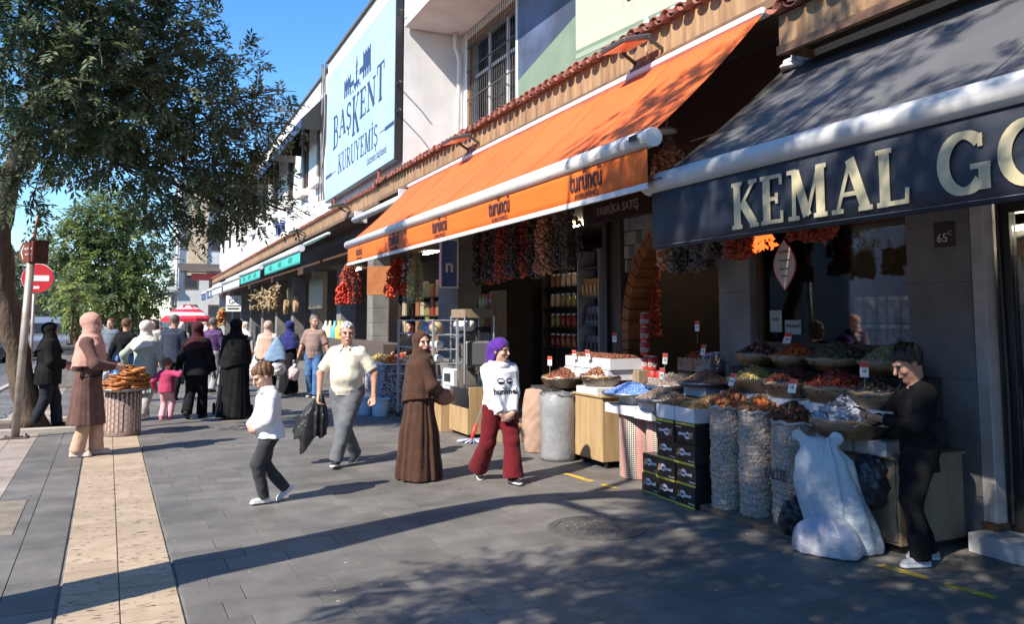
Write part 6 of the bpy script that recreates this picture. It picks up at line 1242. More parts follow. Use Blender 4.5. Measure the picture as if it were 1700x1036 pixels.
F_blue = [fm('bl1', (.14, .26, .62)), fm('bl2', (.22, .36, .72)), fm('bl3', (.10, .18, .5))]; F_red = [fm('rd1', (.30, .03, .015)), fm('rd2', (.18, .02, .012)), fm('rd3', (.36, .06, .02))]; F_dk = [fm('dk1', (.05, .022, .018)), fm('dk2', (.08, .03, .02)), fm('dk3', (.03, .018, .016))]
F_yel = [fm('yl1', (.42, .33, .09)), fm('yl2', (.34, .27, .10)), fm('yl3', (.26, .22, .09))]; F_or = [fm('or1', (.52, .16, .03)), fm('or2', (.40, .10, .02)), fm('or3', (.6, .24, .05))]; F_grn = [fm('gr1', (.07, .075, .04)), fm('gr2', (.10, .10, .06)), fm('gr3', (.045, .05, .03))]; F_tan = [fm('tn1', (.44, .27, .11)), fm('tn2', (.36, .2, .08)), fm('tn3', (.5, .33, .16))]
F_sil = [mat('sil1', (.55, .56, .60), .3, metal=.5), mat('sil2', (.32, .33, .38), .35, metal=.4), mat('sil3', (.68, .69, .72), .35)]; F_oli = [fm('ol1', (.26, .25, .14)), fm('ol2', (.33, .31, .18)), fm('ol3', (.2, .19, .1))]; F_rai = [fm('ra1', (.17, .055, .03)), fm('ra2', (.11, .035, .02)), fm('ra3', (.24, .09, .05))]; F_blk = [fm('bk1', (.02, .017, .016)), fm('bk2', (.035, .028, .026))]
M_wick = mat('wicker', (.52, .36, .19), .6, (.34, .21, .10), 40, 3, .8, 60, stretch=(1, 1, 3), bdist=.02); M_card = mat('white_card', (.62, .63, .67), .7, (.55, .56, .60), 5, 4); M_cardg = mat('grey_card', (.34, .33, .33), .75, (.4, .39, .38), 5); M_oak = mat('light_oak', (.42, .29, .15), .6, (.34, .22, .105), 3, 6, .1, 30, stretch=(5, 5, .6)); M_film = film('cling_film', (.96, .96, .96), .21, .18)
M_tray = mat('steel_tray', (.25, .25, .26), .35, metal=.85); M_redp = mat('tag_red', (.6, .05, .03), .5); M_tagw = mat('tag_white', (.72, .72, .72), .5)
def ptag(label, c, rz=0., tilt=0., s=1.):
    t = empty('price_tag', c, rz, label, 'price tag', 'price tags on the stalls'); t.rotation_euler = (0, tilt, rz)
    MB().tube([(0, 0, -.02), (0, 0, .13 * s)], .003, 5).build('stick', M_oak, t); k = MB().box(-.003, .003, -.032 * s, .032 * s, .10 * s, .20 * s).build('card', M_tagw, t); MB().box(-.0045, -.0031, -.032 * s, .032 * s, .165 * s, .199 * s).build('red_band', M_redp, k); text('145', (-.0036, 0, .13 * s), NY, EZ, .026 * s, M_frame, k); return t
def basket(label, what, c, r, h, mats, size, st, hp=.1, n=420, fl=True):
    b = empty('wicker_basket', c, random.random() * 6, label, 'basket', 'wicker baskets on the stall'); prof = []
    for i in range(9): t = i / 8; prof.append((r * (.74 + .26 * t ** .8) * (1 + (.012 if i % 2 else -.012)), h * t))
    mb = MB(); n_ = 44; k0 = 0
    for i, (rr, z) in enumerate(prof):
        for j in range(n_): a = 2 * math.pi * j / n_; q = rr * (1 + (.018 if (i + j // 2) % 2 else -.006)); mb.v.append((q * math.cos(a), q * math.sin(a), z))
    for i in range(8):
        for j in range(n_): mb.f.append((i * n_ + j, i * n_ + (j + 1) % n_, (i + 1) * n_ + (j + 1) % n_, (i + 1) * n_ + j)); mb.m.append(0)
    mb.f.append(tuple(reversed(range(n_)))); mb.m.append(0); mb.build('weave', M_wick, b, True)
    MB().tube([(r * math.cos(2 * math.pi * j / 28), r * math.sin(2 * math.pi * j / 28), h + .008 * math.sin(j * 1.7)) for j in range(29)], .014, 6).build('rim', M_wick, b, True)
    if fl: MB().lathe([(r * .80, .0), (r * .95, h * .5), (r * 1.06, h), (r * 1.0, h * 1.22)], 30, wob=.03, cap=False).build('cling_film', M_film, b, True)
    heap('basket_contents', what + ' heaped in the basket', 'food', (c[0], c[1], c[2] + h * .8), r * .95, r * .95, hp * 1.35, size, st, mats, n)
    return b
def tray(label, what, c, r, hp, mats, size, n=700):
    t = empty('round_tray', c, 0, label, 'tray', 'round metal trays'); MB().lathe([(r * .93, 0), (r, .02), (r * 1.01, .035), (r * .98, .034), (r * .92, .008), (0, .007)], 40, cap=False).build('dish', M_tray, t, True); MB().tube([(r * 1.005 * math.cos(2 * math.pi * j / 40), r * 1.005 * math.sin(2 * math.pi * j / 40), .036) for j in range(41)], .006, 5).build('rim', M_tray, t)
    heap('tray_contents', what, 'food', (c[0], c[1], c[2] + .02), r * .93, r * .93, hp, size, (1, .6, .45), mats, n, 1.1)
def cbox(label, x, y, z, dx, dy, dz, m=None, rz=0., grp='white cardboard boxes under the goods', fill=None, hp=.05, size=.012):
    b = empty('cardboard_box', (x, y, z), rz, label, 'box', grp); t = .006; m = m or M_card
    for nm, a in (('bottom', (-dx, dx, -dy, dy, .0, t)), ('side', (-dx, -dx + t, -dy, dy, t, dz)), ('side', (dx - t, dx, -dy, dy, t, dz)), ('end', (-dx + t, dx - t, -dy, -dy + t, t, dz)), ('end', (-dx + t, dx - t, dy - t, dy, t, dz))): MB().box(*a).build(nm, m, b)
    if fill: heap('box_contents', fill[1] + ' heaped in the box', 'food', (x, y, z + dz * .85), dx * .95, dy * .95, hp, size, (1, .8, .7), fill[0], 330, sq=True)
    else: MB().box(-dx, dx, -dy, dy, dz + .001, dz + .006).build('flap', m, b)
    return b
# --- right-hand stall
o = box('plinth', 4.62, 5.3, 4.95, 6.2, .002, .05, mat('old_plank', (.17, .12, .08), .8, (.1, .07, .05), 5, 5, .3, 25, stretch=(1, 6, 1))); tag(o, 'low plank plinth under the nut sacks', 'plinth')
stt = empty('stall_table', (0, 0, 0), 0, 'stepped stall table behind the nut sacks carrying the baskets', 'stall'); M_tc = mat('table_cloth', (.035, .03, .03), .85)
box('lower_step', 5.02, 5.78, 5.2, 7.3, .0, .92, M_tc, stt, .01); box('upper_step', 5.38, 5.79, 4.6, 6.7, .921, 1.24, M_tc, stt, .01); box('near_step', 5.16, 5.77, 4.55, 5.19, .705, .92, M_tc, stt, .01)
crt = empty('nut_carton', (4.76, 6.33, .095), 0); hx, hy, hz = .195, .1475, .0935; M_blkc = mat('carton_black', (.010, .010, .011), .35, coat=.2); M_ylw = mat('carton_yellow', (.42, .40, .05), .5)
bd = MB().box(-hx, hx, -hy, hy, -hz, hz).build('carton_body', M_blkc, crt, bv=.003); MB().box(-hx - .002, -hx - .0005, -hy, hy, -hz + .002, -hz + .022).build('yellow_band', M_ylw, crt)
bdg = MB().prism([(.042 * math.cos(i * .449) * (1.1 if i < 7 else .9), .034 * math.sin(i * .449)) for i in range(14)], (-hx - .0008, .035, .018), NY, EZ, (-.001, 0, 0)).build('badge', mat('badge_white', (.75, .75, .78), .5), crt)
text('ino', (-hx - .0032, .035, .006), NY, EZ, .04, M_navy, crt, bold=.02); text('banesi', (-hx - .0032, -.045, .0), NY, EZ, .044, MATS['badge_white'], crt, bold=.02, wx=.9); text('Since to you', (-hx - .0032, -.1, -.055), NY, EZ, .017, MATS['badge_white'], crt)
for i, (yy, zz, m_) in enumerate(((.095, .03, F_tan[0]), (.085, .0, F_tan[2]), (.105, .005, F_oli[0]), (.08, .035, F_or[1]), (.11, -.012, F_nut[0]))): MB().prism([(.016 * math.cos(a), .012 * math.sin(a)) for a in [k * 1.047 for k in range(6)]], (-hx - .0006 - .0006 * i, yy, zz), NY, EZ, (-.001, 0, 0)).build('nut_print', m_, crt)
cw = ['right', 'middle', 'left']; rw_ = ['bottom', 'second from the bottom', 'third from the bottom', 'top, printed upside down']
for ci, (yc_, nr_) in enumerate(((6.33, 4), (6.632, 4), (6.935, 2))):
    for k in range(nr_):
        c = crt if (ci, k) == (0, 0) else cptree(crt)
        c.location = (4.76 + .012 * ((ci + k) % 2) + (.03 if ci == 2 else 0), yc_, .096 + .1885 * k); c.rotation_euler = (math.pi if k == 3 else 0, 0, random.uniform(-.02, .02))
        tag(c, f'black carton with white badge, {cw[ci]} column, {rw_[k] if nr_ == 4 else ("bottom", "top")[k]} of its stack', 'carton', 'black nut cartons stacked beside the sacks')
for i, yc_ in enumerate((6.335, 6.64)): cbox(f'white open box of chopped nuts on the {cw[i]} carton column', 4.77, yc_, .76, .19, .146, .13, fill=((F_tan, F_nut)[i], 'chopped nuts'), hp=.07)
def ico():
    bm_ = bmesh.new(); bmesh.ops.create_icosphere(bm_, subdivisions=2, radius=1); v = np.array([q.co for q in bm_.verts]); f = np.array([[q.index for q in p.verts] for p in bm_.faces]); bm_.free(); return v, f
IV, IFc = ico()
def netmat(nm):
    m = bpy.data.materials.new(nm); m.use_nodes = True; t = m.node_tree; n = t.nodes; L = t.links; b = n['Principled BSDF']; b.inputs['Base Color'].default_value = (.56, .53, .51, 1); b.inputs['Roughness'].default_value = .35
    tr = n.new('ShaderNodeBsdfTransparent'); mx = n.new('ShaderNodeMixShader'); w1 = n.new('ShaderNodeTexNoise'); w1.inputs['Scale'].default_value = 22; w1.inputs['Detail'].default_value = 4; mp = n.new('ShaderNodeMapping'); mp.inputs['Scale'].default_value = (1, 1, 2.6); tc = n.new('ShaderNodeTexCoord'); L.new(tc.outputs['Object'], mp.inputs[0]); L.new(mp.outputs[0], w1.inputs[0])
    mr = n.new('ShaderNodeMapRange'); mr.inputs[1].default_value = .35; mr.inputs[2].default_value = .7; mr.inputs[3].default_value = .2; mr.inputs[4].default_value = .62; L.new(w1.outputs[0], mr.inputs[0]); L.new(mr.outputs[0], mx.inputs[0]); L.new(tr.outputs[0], mx.inputs[1]); L.new(b.outputs[0], mx.inputs[2]); L.new(mx.outputs[0], n['Material Output'].inputs[0])
    bp = n.new('ShaderNodeBump'); bp.inputs['Strength'].default_value = .5; bp.inputs['Distance'].default_value = .01; L.new(w1.outputs[0], bp.inputs['Height']); L.new(bp.outputs[0], b.inputs['Normal']); return m
M_netf = netmat('net_film'); M_net2 = mat('net_rim', (.45, .43, .42), .5); M_wal = [mat('walnut%d' % i, c, .5, tuple(x * 1.3 for x in c), 70, 3, .5, 120) for i, c in enumerate(((.40, .29, .20), (.33, .23, .155), (.46, .35, .25)))]
def sack(label, c, r, h, seed):
    rg = np.random.default_rng(seed); rad = lambda t: r * (.93 + .07 * math.sin(min(1, .1 + t) * math.pi * .9)) * (1 + .025 * math.sin(t * 17 + seed))
    nr = .0165; Pn = []; z = nr
    while z < h - .01:
        rr = rad(z / h) - nr * .8; k = int(2 * math.pi * rr / (nr * 2.05)); o_ = rg.random() * 6
        for j in range(k): a = o_ + 2 * math.pi * j / k + rg.normal() * .02; q = rr + rg.normal() * .0035; Pn.append((q * math.cos(a), q * math.sin(a), z + rg.normal() * .005))
        z += nr * 1.78
    Pn = np.array(Pn); n = len(Pn); sc3 = nr * (1 + rg.normal(size=(n, 1, 3)) * .07); V = (IV[None] * sc3 + Pn[:, None]).reshape(-1, 3); F = (IFc[None] + (np.arange(n) * len(IV))[:, None, None]).reshape(-1, 3)
    o = empty('nut_sack', c, 0, label, 'sack', 'tall net sacks of walnuts'); w_ = mobj('walnuts', V, F, M_wal, o, True, np.repeat(rg.integers(0, 3, n), len(IFc))); w_['kind'] = 'stuff'
    MB().lathe([(rad(t) * .8 if False else rad(t) - nr * 1.4, t * h) for t in [i / 10 for i in range(11)]], 24).build('filling', M_wal[1], o)
    sheet('net', lambda a, b: ((rad(b) + .004 + .004 * math.sin(b * 95 + 3 * math.sin(a * 12.57 + seed)) + .003 * math.sin(a * 44 + b * 30)) * math.cos(a * 2 * math.pi), (rad(b) + .004 + .004 * math.sin(b * 95 + 3 * math.sin(a * 12.57 + seed)) + .003 * math.sin(a * 44 + b * 30)) * math.sin(a * 2 * math.pi), b * h), 80, 110, M_netf, o)
    MB().tube([(r * .96 * math.cos(2 * math.pi * j / 24), r * .96 * math.sin(2 * math.pi * j / 24), h - .005 + .015 * math.sin(j * 2.1)) for j in range(25)], .012, 6).build('rolled_mouth', M_net2, o, True); return o
sack('net sack of walnuts next to the black cartons', (4.80, 6.01, .05), .148, .88, 1); sack('net sack of walnuts in the middle of the three', (4.86, 5.69, .05), .155, .87, 7); s3 = sack('widest net sack of walnuts with faint black print', (4.95, 5.30, .05), .215, .82, 13)
text('KALİTE', (-.226, .03, .36), NY, EZ, .12, mat('sack_print', (.07, .06, .06), .7), s3, wx=.62, bold=.015)
heap('dried_fruit', 'orange dried peach strips heaped on the first walnut sack', 'food', (4.86, 6.03, .93), .2, .17, .09, .035, (1.4, .8, .3), [F_or[1], F_nut[1], F_rai[2]], 160); heap('dried_fruit', 'golden dried apricots heaped on the middle walnut sack', 'food', (4.92, 5.70, .92), .2, .17, .09, .032, (1.2, 1, .4), [F_nut[0], F_or[1], F_nut[1]], 170); heap('dried_fruit', 'dark dried figs heaped on the widest walnut sack', 'food', (4.98, 5.33, .88), .21, .2, .12, .034, (1.2, 1, .5), [F_dk[1], F_rai[0], F_dk[0]], 190)
heap('dried_fruit', 'tan chopped nuts spread between the trays and the dried peaches', 'food', (4.95, 6.36, .93), .2, .2, .06, .014, (1, .8, .6), F_tan, 420)
for lb, wh, x, y, r, m_, sz, st_2 in (('wicker basket of yellow-green dried herbs', 'yellow-green dried herbs', 5.2, 6.1, .245, F_yel, .016, (1.3, .6, .4)), ('wicker basket of dark red dried peppers next to the herbs', 'dark red dried peppers', 5.18, 5.6, .24, F_dk + F_red[1:2], .03, (1.5, .6, .4)), ('wicker basket of glossy red chillies, middle of the stall', 'red chillies', 5.18, 5.08, .265, F_red + F_dk[:1], .028, (1.6, .5, .4)), ('wicker basket of nearly black berries beside the boy with the phone', 'nearly black berries', 5.13, 4.62, .22, F_blk, .018, (1, 1, .9))):
    basket(lb, wh, (x, y, 1.03), r, .12, m_, sz, st_2); cbox('white box under the ' + lb.split(' of ')[0].replace('wicker ', '') + ' of ' + wh, x - .05, y, .925, .17, .225, .1)
for lb, wh, x, y, r, m_, sz in (('back row wicker basket of brown bark pieces at the pillar', 'brown bark pieces', 5.55, 6.42, .23, F_dk + F_nut[:1], .02), ('back row wicker basket of bright orange-red pepper', 'orange-red pepper', 5.55, 5.94, .23, F_or[:1] + F_red, .014), ('back row wicker basket of grey-green leaves', 'grey-green leaves', 5.55, 5.42, .27, F_grn, .03), ('back row wicker basket of pale dried flowers behind the boy', 'pale dried flowers', 5.55, 4.9, .23, F_oli, .022)):
    basket(lb, wh, (x, y, 1.245), r, .11, m_, sz, (1.2, .8, .5))
cab = empty('wood_cabinet', (0, 0, 0), 0, 'low beige wooden cabinet behind the white plastic sack', 'cabinet'); M_oakd = mat('dull_oak', (.27, .21, .14), .65, (.21, .16, .105), 3, 6, .1, 30, stretch=(5, 5, .6))
box('carcass', 5.06, 5.74, 4.42, 5.17, .06, .68, M_oakd, cab, .004); box('top', 5.0, 5.76, 4.40, 5.18, .681, .703, M_oakd, cab, .004); box('door', 5.045, 5.058, 4.44, 4.79, .09, .66, M_oakd, cab, .003); box('door', 5.045, 5.058, 4.80, 5.15, .09, .66, M_oakd, cab, .003); box('plinth', 5.1, 5.7, 4.46, 5.13, .003, .059, M_frame, cab, 0)
cbox('flat grey box, nearer one under the silver candy basket', 5.12, 4.58, .704, .16, .15, .095, M_cardg); cbox('flat grey box, farther one under the silver candy basket', 5.1, 4.93, .704, .17, .18, .095, M_cardg)
basket('large wicker basket of silver wrapped sweets', 'silver wrapped sweets', (5.0, 4.80, .805), .285, .13, F_sil, .026, (1.8, .8, .35), .13, 330)
# bags at the foot of the stall
def fold(P, s, n=9, c=(0, 0)):     # soft folds hanging from the mouth of a thin plastic bag
    x, y, z = P[:, 0] - c[0], P[:, 1] - c[1], P[:, 2]; th = np.arctan2(y, x)
    return .5 * np.sin(n * th + 1.6 * np.sin(2 * th + s) + 2.2 * z + s) + .4 * np.sin((n + 6) * th - 3 * z + 2 * np.sin(3 * th + 4 * z + s)) + .35 * np.sin(11 * z + 2.5 * np.sin(2 * th + s) + 1.2 * np.sin(9 * x)) + .3 * (1 - 2 * np.sqrt(np.abs(np.sin(.5 * n * th + 5 * z + s))))
def fbg(P):
    x, y, z = P.T; c = np.interp(z, [0, .3, .6, .85], [.045, .015, -.015, -.03]); a = np.interp(z, [0, .06, .3, .55, .74, .84, .92], [.23, .25, .235, .22, .19, .12, .06]); b = np.interp(z, [0, .08, .45, .7, .84, .92], [.15, .175, .155, .125, .07, .03])
    d = (np.sqrt(((x - c * 2) / a) ** 2 + ((y - c) / b) ** 2) - 1) * b * .9; d = smax(d, np.maximum(.004 - z, z - .92), .02)
    for s_ in (-1, 1): d = smin(d, smax(scap(P, (-.06 + s_ * .05, -.03, .84), (-.07 + s_ * .14, -.03, .93), .03, .045), np.abs((y + .03) + .1 * (x + .06)) - .014, .01), .03)
    return d + .009 * fold(P, .5, 9, (-.02, -.01)) * np.interp(z, [0, .1, .8], [.5, 1, 1.2])
bgm = mat('white_sack_plastic', (.56, .61, .65), .32, (.62, .67, .70), 3, 4, .5, 20, spec=.5, trans=.15, bdist=.03)
o = sdfobj('plastic_sack', fbg, [-.48, -.32, -.01], [.55, .35, 1.04], .008, bgm, None, (4.74, 4.76, 0), (0, 0, R(-62))); o.scale = (1.06, 1., .88); tag(o, 'big pale blue-white plastic sack slumped in front of the cabinet', 'bag')
o = sdfobj('plastic_sack', lambda P: smax(sell(P, (0, 0, .07), (.25, .13, .21)), -P[:, 2] + .004, .02) + .007 * fold(P, 2., 5) + .006 * wr(P, 1., 9, 2), [-.36, -.25, 0], [.36, .25, .5], .008, mat('lilac_plastic', (.50, .46, .54), .32, (.54, .57, .62), 3, 3, .5, 20, trans=.15, bdist=.03), None, (4.60, 4.66, 0), (0, 0, R(-62))); tag(o, 'smaller lilac plastic sack in front of the big pale sack', 'bag')
M_bbag = mat('black_bag', (.012, .012, .014), .3, bump=.4, bscale=30); bagobj('bin_bag', 'black plastic bag on the ground beside the widest walnut sack', (4.72, 5.08, .15), (.13, .13, .16), M_bbag, 11, knot=False); bagobj('bin_bag', 'dark plastic bag tucked behind the pale plastic sack', (4.98, 4.6, .5), (.12, .13, .2), mat('dark_blue_bag', (.02, .025, .04), .3, bump=.4, bscale=30), 12, knot=False)
for i, (lb, c, rz_, ti) in enumerate((('price card in the basket of dark berries', (4.98, 4.62, 1.15), .1, 0), ('price card leaning in the dried figs', (4.84, 5.27, .99), .2, .3), ('price card leaning in the dried peaches', (4.78, 5.98, 1.0), -.1, .35), ('price card in the seed tray', (4.8, 7.02, .98), 0, .05), ('price card standing in the rear seed tray', (5.2, 7.55, 1.1), .1, .1), ('price card in the orange-red pepper', (5.44, 5.98, 1.38), .4, .6), ('price card on the raisin boxes, left', (5.02, 9.22, 1.08), .2, -.1), ('price card on the raisin boxes, right', (5.02, 8.85, 1.1), .2, -.2), ('tall price card behind the raisin boxes', (5.4, 8.9, 1.3), .2, 0), ('price card in the film-wrapped basket', (4.75, 9.4, 1.0), .3, 0), ('price card on the red bin in the shop', (5.7, 7.62, 1.45), 0, 0), ('price card on the pale blue bin', (5.5, 7.3, 1.2), 0, .2))): ptag('red and white ' + lb, c, rz_, ti, 1.15)
# --- middle stall: kilim drums, boxes, trays
def kil(name):
    if name in MATS: return MATS[name]
    m = mat(name, (.42, .17, .14), .85, bump=.3, bscale=120); t = m.node_tree; n = t.nodes; L = t.links; tc = n.new('ShaderNodeTexCoord'); sp = n.new('ShaderNodeSeparateXYZ'); L.new(tc.outputs['Object'], sp.inputs[0])
    at = n.new('ShaderNodeMath'); at.operation = 'ARCTAN2'; L.new(sp.outputs[1], at.inputs[0]); L.new(sp.outputs[0], at.inputs[1]); cb_ = n.new('ShaderNodeCombineXYZ'); ml = n.new('ShaderNodeMath'); ml.operation = 'MULTIPLY'; ml.inputs[1].default_value = .19; L.new(at.outputs[0], ml.inputs[0]); L.new(ml.outputs[0], cb_.inputs[0]); L.new(sp.outputs[2], cb_.inputs[1])
    wv = n.new('ShaderNodeTexWave'); wv.inputs['Scale'].default_value = 2.2; wv.bands_direction = 'X'; L.new(cb_.outputs[0], wv.inputs[0]); ck = n.new('ShaderNodeTexChecker'); mp = n.new('ShaderNodeMapping'); mp.inputs['Rotation'].default_value = (0, 0, R(45)); L.new(cb_.outputs[0], mp.inputs[0]); L.new(mp.outputs[0], ck.inputs[0]); ck.inputs['Scale'].default_value = 70; ck.inputs[1].default_value = (.03, .025, .025, 1); ck.inputs[2].default_value = (.5, .45, .38, 1)
    rp = n.new('ShaderNodeValToRGB'); rp.color_ramp.interpolation = 'CONSTANT'; e = rp.color_ramp.elements; e[0].position = 0; e[0].color = (1, 1, 1, 1); e[1].position = .42; e[1].color = (0, 0, 0, 1); L.new(wv.outputs[0], rp.inputs[0])
    nz = n.new('ShaderNodeTexNoise'); nz.inputs['Scale'].default_value = 90; L.new(tc.outputs['Object'], nz.inputs[0]); m1_ = n.new('ShaderNodeMix'); m1_.data_type = 'RGBA'; m1_.inputs[6].default_value = (.36, .12, .11, 1); m1_.inputs[7].default_value = (.5, .3, .26, 1); L.new(nz.outputs[0], m1_.inputs[0])
    m2_ = n.new('ShaderNodeMix'); m2_.data_type = 'RGBA'; L.new(rp.outputs[0], m2_.inputs[0]); L.new(m1_.outputs[2], m2_.inputs[6]); L.new(ck.outputs[0], m2_.inputs[7]); L.new(m2_.outputs[2], n['Principled BSDF'].inputs['Base Color']); return m
for i, (x, y, r) in enumerate(((4.98, 7.74, .205), (5.0, 7.27, .19))):
    o = empty('kilim_drum', (x, y, 0), .6, ['drum wrapped in pink and black kilim under the blue sweets', 'second kilim-wrapped drum behind the black cartons'][i], 'drum', 'drums wrapped in kilim'); MB().lathe([(r, .0), (r * 1.01, .02), (r, .1), (r * 1.01, .4), (r, .68)], 36).build('kilim_wrap', kil('kilim'), o, True); MB().tube([(r * 1.02 * math.cos(2 * math.pi * j / 30), r * 1.02 * math.sin(2 * math.pi * j / 30), .675) for j in range(31)], .012, 6).build('top_hoop', F_or[1], o)
for i, (x, y, z, dx, dy) in enumerate(((4.88, 7.86, .685, .15, .15), (4.86, 7.56, .685, .13, .14), (4.84, 7.2, .685, .15, .16), (4.86, 7.18, .775, .14, .15), (4.95, 7.74, .785, .13, .13), (4.9, 6.95, .76, .1, .15), (5.25, 7.5, .85, .15, .18), (5.3, 6.95, .925, .15, .18))): cbox(['white box at the left front of the kilim drum', 'white box at the right front of the kilim drum', 'lower white box between the trays', 'upper white box between the trays', 'white box right under the blue sweets tray', 'white box behind the carton stack', 'white box under the left rear seed tray', 'white box under the right rear seed tray'][i], x, y, z, dx, dy, .09 if i != 4 else .075)
box_s = box('tray_stand', 5.1, 5.42, 7.32, 7.75, .0, .849, M_tc); tag(box_s, 'dark stand under the left rear seed tray', 'stand')
tray('round tray of pale blue sugared sweets', 'pale blue sugared sweets piled on the tray', (4.93, 7.76, .87), .335, .13, F_blue, .013, 900); tray('round tray of mixed seeds in front', 'mixed brown seeds piled on the front tray', (4.85, 7.08, .87), .3, .13, F_seed + F_nut[:1], .011, 900); tray('round tray of grey sunflower seeds at the rear left', 'grey striped seeds piled on the rear left tray', (5.25, 7.5, .965), .29, .14, F_seed, .011, 800); tray('round tray of dark seeds at the rear right', 'dark seeds piled on the rear right tray', (5.3, 6.95, 1.025), .29, .14, F_seed2, .011, 800)
for lb, y, m_ in (('clear bin of crushed red pepper just inside the arch', 7.72, F_red), ('clear bin of pale blue-grey salt sweets beside the pillar', 7.42, F_sil[1:] + F_blue[:1])):
    o = empty('clear_bin', (5.8, y, .9), 0, lb, 'bin', 'clear bins inside the arch'); MB().box(-.2, .2, -.145, .145, -.9, .22).build('stand', M_tc, o); MB().box(-.2, .2, -.145, .145, .225, .37).build('front', M_film, o); heap('bin_contents', lb.split(' of ')[1].split(' just')[0].split(' beside')[0] + ' heaped in the clear bin', 'food', (5.8, y, 1.13), .19, .14, .2, .011, (1, .8, .6), m_, 500, sq=True)
# --- left-mid stall
wc = empty('wood_counter', (0, 0, 0), 0, 'light oak counter between the grey drum and the kilim drum', 'counter'); box('front_panel', 4.84, 4.88, 8.26, 8.92, .08, .80, M_oak, wc, .003); box('side_panel', 4.881, 5.6, 8.26, 8.30, .08, .80, M_oak, wc, .003); box('side_panel', 4.881, 5.6, 8.88, 8.92, .08, .80, M_oak, wc, .003); box('top', 4.82, 5.62, 8.24, 8.94, .801, .825, M_oak, wc, .004)
for x, y in ((4.92, 8.32), (4.92, 8.86), (5.5, 8.32), (5.5, 8.86)): MB().tube([(x, y, 0), (x, y, .08)], .025, 8).build('leg', M_frame, wc)
gd = empty('grey_drum', (4.70, 9.08, 0), 0, 'grey plastic-wrapped drum in front of the oak counter', 'drum'); MB().lathe([(.21, 0), (.218, .05), (.21, .3), (.22, .55), (.215, .78), (.2, .80)], 36, wob=.008).build('wrapping', mat('grey_wrap', (.20, .205, .22), .4, (.26, .265, .28), 8, 4, .5, 25), gd, True); MB().tube([(.212 * math.cos(2 * math.pi * j / 30), .212 * math.sin(2 * math.pi * j / 30), .79 + .01 * math.sin(j * 2)) for j in range(31)], .015, 6).build('rolled_edge', M_film, gd)
ps_ = sdfobj('paper_sack', lambda P: np.maximum(sell(P, (0, 0, .4), (.21, .2, .62)), np.maximum(.0 - P[:, 2], P[:, 2] - .8)) + wr(P, .005, 18), [-.3, -.3, -.01], [.3, .3, .85], .012, mat('pink_paper', (.40, .27, .20), .8, (.34, .22, .165), 5, 4, .2, 30), None, (4.74, 9.72, 0)); tag(ps_, 'pinkish paper sack marked 6 behind the girl in the white hoodie', 'sack'); text('46', (-.215, .04, .2), NY, EZ, .13, M_frame, ps_)
basket('film-wrapped basket of dark raisins on the grey drum side', 'film-wrapped dark raisins', (4.95, 9.42, .84), .27, .12, F_rai, .02, (1, .8, .6), .1); basket('film-wrapped basket of brown fruit on the oak counter', 'film-wrapped brown fruit', (5.08, 8.68, .90), .25, .12, F_rai + F_nut[:1], .02, (1, .8, .6), .1)
cbox('flat white box under the film-wrapped basket of brown fruit', 5.02, 8.62, .826, .18, .25, .07); o = box('back_stand', 5.12, 5.7, 9.0, 10.0, 0, .839, M_tc); tag(o, 'dark cloth stand behind the grey drum', 'stand'); o = box('raisin_stand', 5.36, 5.75, 8.3, 9.6, .84, 1.1, M_oakd); tag(o, 'wooden riser under the raisin boxes', 'stand')
o = box('basket_stand', 4.72, 5.11, 9.28, 9.9, 0, .835, M_tc); tag(o, 'dark stand under the film-wrapped raisin basket', 'stand')
for i in range(4):
    b = cbox(['first', 'second', 'third', 'fourth'][i] + ' white raisin box from the can stack', 5.28 + .06 * 0, 8.55 + i * .28, 1.105, .24, .136, .13, fill=(F_rai, 'dark raisins'), hp=.05); cbox(['first', 'second', 'third', 'fourth'][i] + ' closed white box from the can stack, under the raisin boxes', 5.25, 8.57 + i * .28, .98, .22, .13, .11)
M_canr = mat('can_red', (.42, .03, .02), .35, (.3, .02, .02), 20, 2); M_canw = mat('can_label', (.5, .47, .45), .4, (.1, .05, .05), 40, 2)
c0 = empty('can', (5.55, 8.4, 1.1), 0, 'red can in the stack behind the raisin boxes', 'can', 'red cans stacked at the arch'); MB().lathe([(.055, 0), (.058, .01), (.058, .15), (.05, .16)], 16).build('body', M_canr, c0, True); MB().lathe([(.059, .04), (.059, .09)], 16, cap=False).build('label', M_canw, c0); MB().lathe([(.05, .155), (.05, .168), (0, .169)], 16, cap=False).build('lid', M_alu, c0)
for i in range(3):
    for k in range(4 - i):
        if i + k: cptree(c0, (5.52 + .02 * i, 8.4 - i * .13, 1.1 + k * .17 - .34 * (i > 0)))
o = box('can_stand', 5.44, 5.75, 8.0, 8.29, 0, .75, M_tc); tag(o, 'dark stand under the lower red cans', 'stand')
def shelf(name, label, x0, x1, y0, y1, zs, m, side=None):
    s = empty(name, (0, 0, 0), 0, label, 'shelf')
    for z in zs: MB().box(x0, x1, y0 + .021, y1 - .021, z - .02, z).build('shelf_board', m, s)
    for y in (y0, y1 - .02): MB().box(x0, x1, y, y + .02, 0.06, zs[-1] + .25).build('side_panel', side or m, s)
    MB().box(x1, x1 + .02, y0, y1, .06, zs[-1] + .3).build('back_panel', m, s); return s
shelf('pouch_shelf', 'white display shelf of orange pouches beside the brown column', 5.82, 6.1, 10.0, 10.62, (1.2, 1.62, 2.02, 2.44), mat('shelf_dark', (.05, .045, .045), .5), M_cardg)
M_pou = mat('pouch_orange', (.55, .24, .05), .4, (.6, .32, .1), 25, 2); M_poud = mat('pouch_dark', (.05, .035, .04), .35, (.08, .05, .05), 25, 2)
